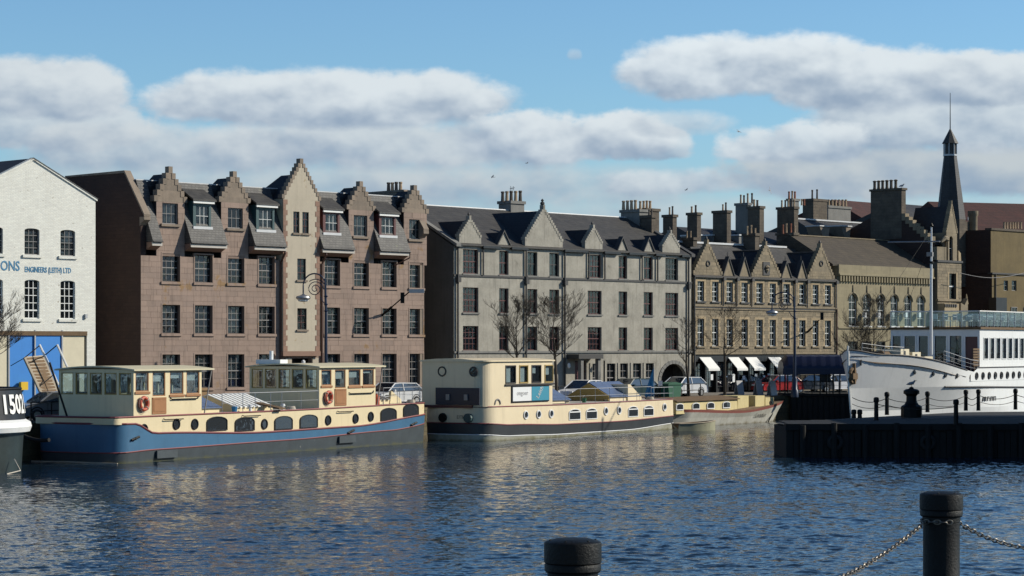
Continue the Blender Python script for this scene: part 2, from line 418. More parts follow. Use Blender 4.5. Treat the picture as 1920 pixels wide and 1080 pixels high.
M['steel'] = mat('galvanised_steel', (0.42, 0.43, 0.44), None, 0.45, 5, 0.5, metal=0.5)


# ------------------------------------------------------------------ mesh builder
class MB:
    def __init__(s):
        s.v = []; s.f = []; s.t = []
    def face(s, idx, t=0.5):
        s.f.append(tuple(idx)); s.t.append(t)
    def quad(s, a, b, c, d, t=0.5):
        n = len(s.v); s.v += [a, b, c, d]; s.face((n, n + 1, n + 2, n + 3), t)
    def poly(s, pts, t=0.5):
        n = len(s.v); s.v += list(pts); s.face(range(n, n + len(pts)), t)
    def box(s, x0, x1, y0, y1, z0, z1, t=0.5):
        if x0 > x1: x0, x1 = x1, x0
        if y0 > y1: y0, y1 = y1, y0
        if z0 > z1: z0, z1 = z1, z0
        n = len(s.v)
        s.v += [(x0, y0, z0), (x1, y0, z0), (x1, y1, z0), (x0, y1, z0), (x0, y0, z1), (x1, y0, z1), (x1, y1, z1), (x0, y1, z1)]
        for q in ((0, 3, 2, 1), (4, 5, 6, 7), (0, 1, 5, 4), (1, 2, 6, 5), (2, 3, 7, 6), (3, 0, 4, 7)):
            s.face([n + i for i in q], t)
        return s
    def prism(s, pts, axis, a, b, t=0.5):
        """extrude a 2-D outline: axis 'x' (pts are y,z), 'y' (pts are x,z) or 'z' (pts are x,y)"""
        def P3(p, w):
            return {'x': (w, p[0], p[1]), 'y': (p[0], w, p[1]), 'z': (p[0], p[1], w)}[axis]
        n = len(s.v); k = len(pts)
        s.v += [P3(p, a) for p in pts] + [P3(p, b) for p in pts]
        s.face([n + i for i in range(k)][::-1], t)
        s.face([n + k + i for i in range(k)], t)
        for i in range(k):
            j = (i + 1) % k
            s.face((n + i, n + j, n + k + j, n + k + i), t)
        return s
    def tube(s, pts, r, seg=6, cap=True, t=0.5):
        pts = [Vector(p) for p in pts]
        n = len(s.v)
        rs = r if hasattr(r, '__len__') else [r] * len(pts)
        up = Vector((0, 0, 1))
        for i, p in enumerate(pts):
            d = (pts[min(i + 1, len(pts) - 1)] - pts[max(i - 1, 0)])
            if d.length < 1e-9: d = Vector((0, 0, 1))
            d.normalize()
            a = d.cross(up)
            if a.length < 0.05: a = d.cross(Vector((0, 1, 0)))
            a.normalize(); b = a.cross(d)
            for k in range(seg):
                an = 2 * math.pi * k / seg
                s.v.append(tuple(p + (a * math.cos(an) + b * math.sin(an)) * rs[i]))
        for i in range(len(pts) - 1):
            for k in range(seg):
                k2 = (k + 1) % seg
                s.face((n + i * seg + k, n + i * seg + k2, n + (i + 1) * seg + k2, n + (i + 1) * seg + k), t)
        if cap:
            s.face([n + k for k in range(seg)], t)
            m = n + (len(pts) - 1) * seg
            s.face([m + k for k in range(seg)][::-1], t)
        return s
    def lathe(s, prof, c=(0, 0, 0), seg=16, t=0.5):
        """prof: list of (radius, z)"""
        n = len(s.v)
        for r, z in prof:
            for k in range(seg):
                an = 2 * math.pi * k / seg
                s.v.append((c[0] + r * math.cos(an), c[1] + r * math.sin(an), c[2] + z))
        for i in range(len(prof) - 1):
            for k in range(seg):
                k2 = (k + 1) % seg
                s.face((n + i * seg + k, n + i * seg + k2, n + (i + 1) * seg + k2, n + (i + 1) * seg + k), t)
        s.face([n + k for k in range(seg)][::-1], t)
        m = n + (len(prof) - 1) * seg
        s.face([m + k for k in range(seg)], t)
        return s
    def torus(s, c, R_, r, ax='y', seg=20, seg2=8, a0=0, a1=360, sx=1.0):
        pts = []
        closed = (a1 - a0) >= 359.9
        N = seg if closed else seg + 1
        n = len(s.v)
        for i in range(N):
            a = R(a0 + (a1 - a0) * i / seg)
            for k in range(seg2):
                b = 2 * math.pi * k / seg2
                rr = R_ + r * math.cos(b)
                h = r * math.sin(b)
                p = {'y': (rr * math.cos(a) * sx, h, rr * math.sin(a)), 'x': (h, rr * math.cos(a), rr * math.sin(a)), 'z': (rr * math.cos(a), rr * math.sin(a) * sx, h)}[ax]
                s.v.append((c[0] + p[0], c[1] + p[1], c[2] + p[2]))
        for i in range(N if closed else N - 1):
            j = (i + 1) % N
            for k in range(seg2):
                k2 = (k + 1) % seg2
                s.face((n + i * seg2 + k, n + j * seg2 + k, n + j * seg2 + k2, n + i * seg2 + k2))
        return s
    def strip(s, r1, r2, closed=False, t=0.5):
        n = len(s.v); k = len(r1)
        s.v += list(r1) + list(r2)
        for i in range(k if closed else k - 1):
            j = (i + 1) % k
            s.face((n + i, n + j, n + k + j, n + k + i), t)
        return s
    def add(s, o, f=None):
        n = len(s.v)
        s.v += [f(p) for p in o.v] if f else list(o.v)
        for q, t in zip(o.f, o.t):
            s.face([n + i for i in q], t)
        return s
    def mesh(s, name, mats, off=(0, 0, 0), smooth=False):
        me = bpy.data.meshes.new(name)
        me.from_pydata([(p[0] - off[0], p[1] - off[1], p[2] - off[2]) for p in s.v], [], s.f)
        me.materials.append(mats)
        at = me.attributes.new('tint', 'FLOAT', 'FACE')
        at.data.foreach_set('value', s.t)
        bm = bmesh.new(); bm.from_mesh(me)
        bmesh.ops.recalc_face_normals(bm, faces=bm.faces)
        bm.to_mesh(me); bm.free()
        if smooth:
            me.shade_smooth()
            try:
                me.set_sharp_from_angle(angle=R(38))
            except Exception:
                pass
        return me


class Frame:
    """a vertical plane family standing in the place: origin on the ground plan, direction along it"""
    def __init__(s, ox, oy, ang):
        s.o = (ox, oy); s.a = R(ang)
        s.d = (math.cos(s.a), math.sin(s.a)); s.n = (-math.sin(s.a), math.cos(s.a))
    def w(s, u, t, z=0.0):
        return (s.o[0] + u * s.d[0] + t * s.n[0], s.o[1] + u * s.d[1] + t * s.n[1], z)
    def u(s, px, t=0.0):
        k = (px - 960) / F
        ox, oy = s.o[0] + t * s.n[0], s.o[1] + t * s.n[1]
        return (k * oy - ox) / (s.d[0] - k * s.d[1])
    def z(s, px, py, t=0.0):
        Y = s.w(s.u(px, t), t)[1]
        return H - (py - HZ) * Y / F
    def t(s, px, u):
        k = (px - 960) / F
        ox, oy = s.o[0] + u * s.d[0], s.o[1] + u * s.d[1]
        return (k * oy - ox) / (s.n[0] - k * s.n[1])
    def zut(s, u, t, py):
        return H - (py - HZ) * s.w(u, t)[1] / F


def gx(px, Y):
    return (px - 960) / F * Y


class Thing:
    def __init__(s, name, label, cat, frame=None, base=(0, 0, 0), group=None, kind=None):
        s.fr = frame or Frame(0, 0, 0)
        s.b = base
        e = bpy.data.objects.new(name, None)
        e.empty_display_size = 0.3
        COL.objects.link(e)
        e.location = s.fr.w(base[0], base[1], base[2])
        e.rotation_euler = (0, 0, s.fr.a)
        e['label'] = label; e['category'] = cat
        if group: e['group'] = group
        if kind: e['kind'] = kind
        s.e = e
        s.n = {}
    def part(s, name, mb, m, parent=None, kind=None, label=None, smooth=False):
        if isinstance(m, str): m = M[m]
        o = bpy.data.objects.new(name, mb.mesh(name, m, s.b, smooth))
        COL.objects.link(o)
        o.parent = parent or s.e
        if kind: o['kind'] = kind
        if label: o['label'] = label
        return o
    def inst(s, name, me, loc, parent=None, rot=None):
        """shared mesh placed in frame coordinates"""
        o = bpy.data.objects.new(name, me)
        COL.objects.link(o)
        o.parent = parent or s.e
        o.location = (loc[0] - s.b[0], loc[1] - s.b[1], loc[2] - s.b[2])
        if rot: o.rotation_euler = rot
        return o


def copy_tree(o, parent=None):
    c = o.copy(); COL.objects.link(c)
    if parent: c.parent = parent
    for ch in list(o.children):
        copy_tree(ch, c)
    return c


def single(name, label, cat, mb, m, frame=None, base=(0, 0, 0), group=None, kind=None, smooth=False):
    fr = frame or Frame(0, 0, 0)
    if isinstance(m, str): m = M[m]
    o = bpy.data.objects.new(name, mb.mesh(name, m, base, smooth))
    COL.objects.link(o)
    o.location = fr.w(*base); o.rotation_euler = (0, 0, fr.a)
    if label: o['label'] = label
    if cat: o['category'] = cat
    if group: o['group'] = group
    if kind: o['kind'] = kind
    return o


def structure(name, mb, m):
    if isinstance(m, str): m = M[m]
    o = bpy.data.objects.new(name, mb.mesh(name, m))
    COL.objects.link(o)
    o['kind'] = 'structure'
    return o


def text_mb(txt, size, depth=0.02, align='LEFT', shear=0.0, bold=0.0):
    cu = bpy.data.curves.new('lettering', 'FONT')
    cu.body = txt; cu.size = size; cu.extrude = depth / 2; cu.align_x = align; cu.shear = shear; cu.offset = bold
    cu.resolution_u = 3
    o = bpy.data.objects.new('lettering', cu)
    COL.objects.link(o)
    dg = bpy.context.evaluated_depsgraph_get()
    me = bpy.data.meshes.new_from_object(o.evaluated_get(dg))
    mb = MB()
    mb.v = [(v.co.x, v.co.z, v.co.y) for v in me.vertices]      # stands upright in the x-z plane
    for p in me.polygons:
        mb.face(p.vertices)
    bpy.data.objects.remove(o); bpy.data.curves.remove(cu); bpy.data.meshes.remove(me)
    return mb


def shift(mb, dx=0, dy=0, dz=0, sx=1, sz=1):
    mb.v = [(x * sx + dx, y + dy, z * sz + dz) for x, y, z in mb.v]
    return mb


# ------------------------------------------------------------------ masonry helpers
def panel(mb, x0, x1, z0, z1, t, holes, reveal=0.2):
    """wall face with real openings: cells round the holes, reveals going back"""
    xs = sorted({x0, x1, *[v for h in holes for v in h[:2] if x0 < v < x1]})
    zs = sorted({z0, z1, *[v for h in holes for v in h[2:4] if z0 < v < z1]})
    for a, b in zip(xs, xs[1:]):
        run = None
        for c, d in zip(zs, zs[1:]):
            mx, mz = (a + b) / 2, (c + d) / 2
            if any(h[0] < mx < h[1] and h[2] < mz < h[3] for h in holes):
                if run: mb.quad((a, t, run[0]), (b, t, run[0]), (b, t, run[1]), (a, t, run[1])); run = None
            else:
                run = (run[0], d) if run else (c, d)
        if run: mb.quad((a, t, run[0]), (b, t, run[0]), (b, t, run[1]), (a, t, run[1]))
    for h in holes:
        a, b, c, d = h[:4]
        r = t + reveal
        mb.quad((a, t, c), (a, r, c), (a, r, d), (a, t, d))
        mb.quad((b, t, c), (b, t, d), (b, r, d), (b, r, c))
        mb.quad((a, t, c), (b, t, c), (b, r, c), (a, r, c))
        mb.quad((a, t, d), (a, r, d), (b, r, d), (b, t, d))


def arch_hole(mb, h, t, reveal, rise, seg=8):
    """fill the corners of a rectangular hole so that its head is an arch"""
    a, b, c, d = h[:4]
    cx, w = (a + b) / 2, (b - a) / 2
    pts = [(cx - w * math.cos(math.pi * i / seg), d - rise + rise * math.sin(math.pi * i / seg)) for i in range(seg + 1)]
    for side in (0, 1):
        q = pts[:seg // 2 + 1] if side == 0 else pts[seg // 2:]
        corner = (a, d) if side == 0 else (b, d)
        for p1, p2 in zip(q, q[1:]):
            mb.poly([(corner[0], t, corner[1]), (p1[0], t, p1[1]), (p2[0], t, p2[1])])
            mb.poly([(corner[0], t + reveal, corner[1]), (p1[0], t + reveal, p1[1]), (p2[0], t + reveal, p2[1])])
    for p1, p2 in zip(pts, pts[1:]):
        mb.quad((p1[0], t, p1[1]), (p2[0], t, p2[1]), (p2[0], t + reveal, p2[1]), (p1[0], t + reveal, p1[1]))
    return pts


def ashlar(rects, holes, t, row=0.34, lmin=0.5, lmax=1.0, gap=0.016, proud=0.014, rng=None):
    """list of stone rectangles (x0,x1,z0,z1,tint) laid in courses round the holes"""
    rng = rng or rnd
    out = []
    for (x0, x1, z0, z1) in rects:
        n = max(1, round((z1 - z0) / row)); hgt = (z1 - z0) / n
        for i in range(n):
            a, b = z0 + i * hgt, z0 + (i + 1) * hgt
            x = x0 - rng.random() * lmin
            while x < x1:
                L = rng.uniform(lmin, lmax)
                sx0, sx1 = max(x, x0), min(x + L, x1)
                x += L
                if sx1 - sx0 < 0.06: continue
                tint = min(1, max(0, rng.gauss(0.5, 0.22)))
                segs = [(sx0, sx1, a, b)]
                for h in holes:
                    nxt = []
                    for (p, q, c, d) in segs:
                        if h[1] <= p or h[0] >= q or h[3] <= c or h[2] >= d:
                            nxt.append((p, q, c, d)); continue
                        if h[0] - p > 0.05: nxt.append((p, h[0] + gap / 2, c, d))
                        if q - h[1] > 0.05: nxt.append((h[1] - gap / 2, q, c, d))
                        m0, m1 = max(p, h[0]), min(q, h[1])
                        if h[2] - c > 0.05: nxt.append((m0, m1, c, h[2] + gap / 2))
                        if d - h[3] > 0.05: nxt.append((m0, m1, h[3] - gap / 2, d))
                    segs = nxt
                for (p, q, c, d) in segs:
                    out.append((p + gap / 2, q - gap / 2, c + gap / 2, d - gap / 2, tint))
    return out


def lay_stones(T, stones, t, proud, m, limit=300, name='stone', depth=0.05, largest=True):
    stones = sorted(stones, key=lambda s: -(s[1] - s[0]) * (s[3] - s[2])) if largest else stones
    rest = MB()
    for i, (a, b, c, d, ti) in enumerate(stones):
        pr = proud * (0.6 + 0.8 * ti)
        if i < limit:
            T.part(name, MB().box(a, b, t - pr, t + depth, c, d, ti), m)
        else:
            rest.box(a, b, t - pr, t + depth, c, d, ti)
    if rest.f:
        T.part(name, rest, m, kind='stuff')


PANES = {}


def window(T, x0, x1, z0, z1, t, cols=2, rows=2, frame='frame_dark', bars=None, sash=None, sill=True, glass='glass', fw=0.055, bw=0.028, blind=None, arch=0.0, name='window', sillmat=None, split=None, single_panes=False):
    """part window (frame and bars) > pane, sill, blind. t is the depth of the glass."""
    f = MB()
    bars = bars or frame
    f.box(x0, x0 + fw, t - 0.05, t + 0.04, z0, z1); f.box(x1 - fw, x1, t - 0.05, t + 0.04, z0, z1)
    f.box(x0 + fw, x1 - fw, t - 0.05, t + 0.04, z0, z0 + fw); f.box(x0 + fw, x1 - fw, t - 0.05, t + 0.04, z1 - fw, z1)
    W, Hh = x1 - x0 - 2 * fw, z1 - z0 - 2 * fw
    w = T.part(name, f, frame)
    b = MB()
    for i in range(1, cols):
        x = x0 + fw + W * i / cols
        b.box(x - bw / 2, x + bw / 2, t - 0.03, t + 0.02, z0 + fw, z1 - fw)
    for j in range(1, rows):
        z = z0 + fw + Hh * j / rows
        k = 2.0 if (sash and j == sash) else 1.0
        b.box(x0 + fw, x1 - fw, t - 0.032 - 0.01 * k, t + 0.022, z - bw * k / 2, z + bw * k / 2)
    if b.f: T.part('glazing_bar', b, bars, w)
    pw, ph = W / cols, Hh / rows
    if single_panes or cols * rows <= 2:
        for i in range(cols):
            for j in range(rows):
                key = (round(pw, 2), round(ph, 2), glass)
                if key not in PANES:
                    PANES[key] = MB().box(-pw / 2, pw / 2, -0.004, 0.004, -ph / 2, ph / 2).mesh('pane', M[glass])
                T.inst('pane', PANES[key], (x0 + fw + pw * (i + .5), t, z0 + fw + ph * (j + .5)), w, rot=(R(rnd.uniform(-1.2, 1.2)), 0, R(rnd.uniform(-1.2, 1.2))))
    else:
        hb = sash or max(1, rows // 2)
        zc = z0 + fw + ph * hb
        if rows > 1:
            T.part('pane', MB().box(x0 + fw, x1 - fw, t - 0.004, t + 0.004, z0 + fw, zc), glass, w)
            T.part('pane', MB().box(x0 + fw, x1 - fw, t - 0.012, t - 0.006, zc, z1 - fw), glass, w)
        else:
            T.part('pane', MB().box(x0 + fw, x1 - fw, t - 0.004, t + 0.004, z0 + fw, z1 - fw), glass, w)
    if sill:
        T.part('sill', MB().box(x0 - 0.1, x1 + 0.1, t - 0.30, t - 0.052, z0 - 0.10, z0 - 0.002), sillmat or 'fascia', w)
    if x1 - x0 > 0.6 and rnd.random() < 0.3:           # drawn-back curtains
        cw_ = (x1 - x0) * rnd.uniform(.14, .26)
        T.part('curtain', MB().box(x0 + .03, x0 + .03 + cw_, t + .06, t + .09, z0 + .05, z1 - .05).box(x1 - .03 - cw_, x1 - .03, t + .06, t + .09, z0 + .05, z1 - .05), rnd.choice(['blind', 'board_grey', 'door_cream']), w)
    if blind:
        fr, mm = blind
        T.part('blind', MB().box(x0 + 0.02, x1 - 0.02, t + 0.10, t + 0.12, z1 - (z1 - z0) * fr, z1), mm, w)
    return w


def rblind(p=0.4):
    return (rnd.choice([0.3, 0.45, 0.6, 0.9]), 'blind') if rnd.random() < p else None
# ================================================================== THE SETTING
SF = Frame(-22.49, 138.9, 46.43)            # the street front: every facade stands on this line or behind it
Q0 = (-23.06, 111.4); QA = (-0.8, 150.5); QB = (14.0, 166.5); QC = (27.5, 178.0); QD = (60.0, 214.0)
QL = (Q0[0] - 45 * .4955, Q0[1] - 45 * .8686)
quay_line = [QL, Q0, QA, QB, QC, QD, (140, 300)]
import numpy as np
def water_mesh():
    """wind-ruffled basin: real wavelets where they can be seen, a plain sheet beyond"""
    rg = np.random.default_rng(5)
    ys = [44.0]
    while ys[-1] < 172:
        ys.append(ys[-1] + 0.092 * ys[-1] / 55)
    ys = np.array(ys); nc = 500
    hw = 0.238 * ys + 1.5
    X = np.linspace(-1, 1, nc)[None, :] * hw[:, None]; Y = np.repeat(ys[:, None], nc, 1)
    sp = np.gradient(ys)[:, None]
    Z = np.zeros_like(X)
    n = 100
    lam = np.exp(rg.uniform(np.log(0.20), np.log(1.5), n))
    th = np.radians(-78 + rg.normal(0, 34, n))
    for l, a, ph in zip(lam, th, rg.uniform(0, 6.28, n)):
        kk = 2 * np.pi / l
        fade = np.clip((l / sp - 2.0) / 1.5, 0, 1)
        Z += fade * (0.0155 / kk) * np.sin(kk * (np.cos(a) * X + np.sin(a) * Y) + ph + 0.8 * np.sin(0.31 * X + 0.23 * Y + ph * 3))
    patch = 1 + 0.28 * np.sin(X * .21 + Y * .09 + 1) * np.sin(X * -.07 + Y * .13) + 0.22 * np.sin(X * .43 - Y * .31)
    lee = np.clip((132 - (Y - 1.3 * X)) / 60, 0, 1); lee = 0.35 + 0.65 * lee
    edge = np.minimum(1, np.minimum((Y - 44) / 2, (172 - Y) / 4)) * np.minimum(1, (hw[:, None] - np.abs(X)) / 1.0)
    Z *= patch * lee * np.clip(edge, 0, 1)
    nr = len(ys)
    V = np.stack([X, Y, Z], -1).reshape(-1, 3)
    idx = np.arange(nr * nc).reshape(nr, nc)
    Q = np.stack([idx[:-1, :-1], idx[:-1, 1:], idx[1:, 1:], idx[1:, :-1]], -1).reshape(-1, 4)
    x0, x1 = hw[0], hw[-1]
    extra = np.array([(-900, -60, 0), (900, -60, 0), (900, 900, 0), (-900, 900, 0)], float)
    b = len(V); V = np.concatenate([V, extra])
    c = [0, nc - 1, nr * nc - 1, (nr - 1) * nc]
    rim = [(b, b + 1, c[1], c[0]), (b + 1, b + 2, c[2], c[1]), (b + 2, b + 3, c[3], c[2]), (b + 3, b, c[0], c[3])]
    Q = np.concatenate([Q, np.array(rim)])
    me = bpy.data.meshes.new('water')
    me.vertices.add(len(V)); me.vertices.foreach_set('co', V.ravel())
    me.loops.add(Q.size); me.loops.foreach_set('vertex_index', Q.ravel().astype(np.int32))
    me.polygons.add(len(Q)); me.polygons.foreach_set('loop_start', np.arange(0, Q.size, 4, dtype=np.int32))
    me.update(calc_edges=True); me.validate()
    me.shade_smooth()
    return me
wm = bpy.data.materials.new('harbour_water'); wm.use_nodes = True
g = G(wm.node_tree)
bs = wm.node_tree.nodes['Principled BSDF']
geo = g.new('ShaderNodeNewGeometry')
Pw = geo.outputs['Position']
murk = g.ss(g.noise(Pw, 0.05, 3), 0.4, 0.6)
g.link(g.mix(murk, (0.007, 0.022, 0.048), (0.012, 0.026, 0.042)), bs.inputs['Base Color'])
bs.inputs['Roughness'].default_value = 0.07
bs.inputs['IOR'].default_value = 1.33
w1 = g.noise(g.mapv(Pw, rot=(0, 0, R(10)), scale=(0.8, 1.25, 1)), 1.3, 4, 0.6)
w2 = g.noise(g.mapv(Pw, rot=(0, 0, R(-8)), scale=(0.8, 1.3, 1), loc=(31, 7, 0)), 4.2, 4, 0.62)
w3 = g.noise(g.mapv(Pw, rot=(0, 0, R(5)), scale=(0.6, 1, 1), loc=(3, 77, 0)), 0.22, 3, 0.5)
w4 = g.noise(g.mapv(Pw, scale=(1, 1, 1), loc=(53, 17, 0)), 2.0, 4, 0.6)
gust = g.ss(g.noise(g.mapv(Pw, scale=(0.5, 1, 1)), 0.06, 3, 0.5), 0.30, 0.62)
sp = g.new('ShaderNodeSeparateXYZ'); g.link(Pw, sp.inputs[0])
calm = g.ss(g.m('SUBTRACT', sp.outputs[1], g.m('MULTIPLY', sp.outputs[0], 1.3)), 132, 84)     # sheltered under the moored boats
calm = g.m('ADD', g.m('MULTIPLY', calm, 0.72), 0.28)
# wavelet slopes towards and across the wind, as tilts of the surface normal
c_ = lambda n_, k_: g.m('MULTIPLY', g.m('SUBTRACT', n_, 0.5), k_)
sy = g.m('ADD', g.m('ADD', c_(w1, 0.30), c_(w2, 0.95)), c_(w3, 0.12))
sx_ = g.m('ADD', c_(w4, 0.55), c_(w2, -0.3))
amp = g.m('MULTIPLY', calm, g.m('ADD', 0.62, g.m('MULTIPLY', gust, 0.38)))
nv0 = g.new('ShaderNodeCombineXYZ')
g.put(nv0.inputs[0], g.m('MULTIPLY', sx_, amp)); g.put(nv0.inputs[1], g.m('MULTIPLY', sy, amp)); nv0.inputs[2].default_value = 0.0
nv = g.new('ShaderNodeVectorMath', operation='ADD')
g.link(geo.outputs['Normal'], nv.inputs[0]); g.link(nv0.outputs[0], nv.inputs[1])
nn_ = g.new('ShaderNodeVectorMath', operation='NORMALIZE')
g.link(nv.outputs[0], nn_.inputs[0])
g.link(nn_.outputs[0], bs.inputs['Normal'])
wme = water_mesh(); wme.materials.append(wm)
wo = bpy.data.objects.new('water', wme); COL.objects.link(wo); wo['kind'] = 'structure'
# far bank: street surface behind the quay line
lb = MB()
land = quay_line + [(900, 300), (900, 1400), (-900, 1400), (-900, 20), (QL[0] - 40, QL[1] - 10)]
lb.poly([(x, y, STREET) for x, y in land])
structure('street', lb, 'street')
# pavement in front of the buildings
pb = MB()
pb.box(-30, 75, -3.0, 0.6, STREET, STREET + 0.12)
o = structure('pavement', pb, 'pave'); o.location = (SF.o[0], SF.o[1], 0); o.rotation_euler = (0, 0, SF.a)

# quay wall with its coping and stones
qt = Thing('quay_wall', 'weedy stone quay wall rising from the water behind the moored barges', 'quay wall', base=(0, 0, 0))
def along(p, q):
    L = math.dist(p, q); return Frame(p[0], p[1], math.degrees(math.atan2(q[1] - p[1], q[0] - p[0]))), L
core = MB(); cop = MB(); qst = []
rest = MB()
cnt = 0
for (p, q) in zip(quay_line, quay_line[1:]):
    fr, L = along(p, q)
    def tw(P_, fr=fr):
        return fr.w(P_[0], P_[1], P_[2])
    c = MB().box(0, L, 0, 0.6, -1.5, STREET - 0.004); core.add(c, tw)
    x = 0
    while x < L:
        l = min(rnd.uniform(1.1, 1.7), L - x)
        cb = MB().box(x + .01, x + l - .01, -0.08, 0.7, STREET - 0.25, STREET + 0.03, rnd.random())
        m_ = MB().add(cb, tw)
        P_ = fr.w(x, 0)
        if 100 < P_[1] < 128 and cnt < 30:
            qt.part('coping_stone', m_, 'quay'); cnt += 1
        else:
            cop.add(m_)
        x += l
    if p in (QL, Q0, QB, QC):
        lim = L
        for i, s_ in enumerate(ashlar([(0, min(L, 60), -0.1, STREET - 0.26)], [], 0, 0.36, 0.6, 1.2)):
            P_ = fr.w(s_[0], 0)
            b_ = MB().add(MB().box(s_[0], s_[1], -0.02 - 0.05 * s_[4], 0.1, s_[2], s_[3], s_[4]), tw)
            if -26.5 < P_[0] < -20.5 and P_[1] > 104 and cnt < 110:
                qt.part('stone', b_, 'quay'); cnt += 1
            else:
                rest.add(b_)
qt.part('wall_core', core, 'quayjoint')
qt.part('coping', cop, 'quay', kind='stuff')
qt.part('stones', rest, 'quay', kind='stuff')

# ================================================================== BUILDINGS
def hole(px0, px1, z0, z1, t=0.0, fr=SF):
    return (fr.u(px0, t), fr.u(px1, t), z0, z1)


def pots(T, par, lst, t0, tstep=0.0, mk='pot', seg=8):
    """lst of (px, y_top, y_base, half width px)"""
    for i, (px, yt, yb, hw) in enumerate(lst):
        t = t0 + tstep * i
        u = SF.u(px, t); s_ = F / SF.w(u, t)[1]
        z0, z1, r = SF.z(px, yb, t), SF.z(px, yt, t), hw / s_
        m_ = MB().lathe([(r * 1.1, -0.05), (r, 0.1), (r * 0.82, (z1 - z0) * 0.8), (r * 1.05, (z1 - z0) * 0.84), (r, z1 - z0), (r * 0.7, z1 - z0)], (u, t, z0), seg)
        kind_ = mk if isinstance(mk, str) else mk[i % len(mk)]
        T.part('chimney_pot', m_, kind_, par, smooth=True)


def chimney(T, xl, xc, xr, yt, yb, t, potlist=(), m='stack', cap=0.09, mk='pot', tstep=0.0, pt=None):
    u0, u1 = SF.u(xc, t), SF.u(xr, t)
    t1 = SF.t(xl, u0)
    z0, z1 = SF.zut(u0, t, yb), SF.zut(u0, t, yt)
    b_ = MB().box(u0, u1, t, t1, z0, z1 - 0.22)
    ch = T.part('chimney', b_, m)
    T.part('chimney_cap', MB().box(u0 - cap, u1 + cap, t - cap, t1 + cap, z1 - 0.218, z1), m, ch)
    if potlist:
        pots(T, ch, potlist, pt if pt is not None else (t + t1) / 2, tstep, mk)
    return ch


def crow_gable(T, ul, ur, t, zk, za, n, m, thick=0.35, over=0.08, tip=0.14, parts=True, foot=True, tall_tip=1.0, mcore=None):
    uc = (ul + ur) / 2
    hw0 = (ur - ul) / 2 + over
    rh = (za - zk) / (n + tall_tip - 1)
    stp = (hw0 - tip) / (n - 1)
    core = MB()
    for i in range(n):
        hw = hw0 - stp * i
        za_, zb_ = zk + rh * i, zk + rh * (i + 1) * 1.0 if i < n - 1 else za
        sw = stp + 0.06
        if hw - sw > 0.05:
            core.box(uc - hw + sw, uc + hw - sw, t, t + thick, za_, zb_, rnd.random())
            for sg in (-1, 1):
                a, b = uc + sg * hw, uc + sg * (hw - sw + 0.004)
                blk = MB().box(a, b, t - 0.03, t + thick + 0.04, za_ + 0.006, zb_ + 0.02, rnd.random())
                if parts: T.part('crow_step', blk, m)
                else: core.add(blk)
        else:
            blk = MB().box(uc - hw, uc + hw, t - 0.02, t + thick, za_ + 0.006, zb_, rnd.random())
            if parts: T.part('finial' if i == n - 1 else 'crow_step', blk, m)
            else: core.add(blk)
    T.part('crow_stepped_gable', core, mcore or m)


def peak_roof(T, ul, ur, t0, t1, ze, zr, m='slate_dark', hip=0.0, name='dormer_roof', ridge=None, zfoot=None):
    uc = (ul + ur) / 2
    b_ = MB()
    A = [(ul, t0, ze), (ur, t0, ze), (uc, t0, zr)]
    B = [(ul, t1 + hip, ze), (ur, t1 + hip, ze), (uc, t1, zr)]
    b_.poly(A); b_.poly(B)
    b_.quad(A[0], B[0], B[2], A[2]); b_.quad(A[1], B[1], B[2], A[2]); b_.quad(A[0], A[1], B[1], B[0])
    o_ = T.part(name, b_, m)
    if ridge:
        T.part('ridge_flashing', MB().tube([(uc, t0, zr + .02), (uc, t1, zr + .02)], 0.07, 5), ridge, o_)
    return o_


# ---------------------------------------------------------------- white brick engineers' building
TW = -0.4
wT = Thing('brick_building', 'white painted brick gable with blue lettering and blue sliding doors, at the street end', 'building', SF, (SF.u(179, TW), TW, STREET))
ur = SF.u(179, TW); uap = SF.u(62, TW); ul = 2 * uap - ur
zE = SF.z(179, 374, TW); zA = SF.z(62, 300, TW)
wz = lambda px, py: SF.z(px, py, TW)
zt1, zb1 = wz(127, 431), wz(127, 480)
zt2, zb2 = wz(127, 526), wz(127, 598)
hl = []
cols_w = [(46, 74), (113.5, 141)]
pw_ = SF.u(113.5, TW) - SF.u(46, TW)
cw = [(SF.u(a, TW), SF.u(b, TW)) for a, b in cols_w]
cw = [(cw[0][0] - pw_, cw[0][1] - pw_), *cw] if True else cw
cw.insert(0, (cw[0][0] - pw_, cw[0][1] - pw_))
for a, b in cw:
    hl += [(a, b, zb1, zt1), (a, b, zb2, zt2)]
zdoor = wz(100, 622)
dl, dr_ = ul + 0.8, SF.u(163, TW)
hl.append((dl, dr_, STREET, zdoor))
wm_ = MB(); panel(wm_, ul, ur, STREET, zE, TW, hl, 0.18)
for h in hl[:-1]:
    arch_hole(wm_, h, TW, 0.18, 0.13)
wm_.poly([(ul, TW, zE), (ur, TW, zE), (uap, TW, zA)])
DW = 14
wm_.quad((ur, TW, STREET), (ur, TW + DW, STREET), (ur, TW + DW, zE), (ur, TW, zE))
wm_.quad((ul, TW, STREET), (ul, TW + DW, STREET), (ul, TW + DW, zE), (ul, TW, zE))
wm_.poly([(ul, TW + DW, STREET), (ur, TW + DW, STREET), (ur, TW + DW, zE), (uap, TW + DW, zA), (ul, TW + DW, zE)])
wT.part('wall', wm_, 'white_brick')
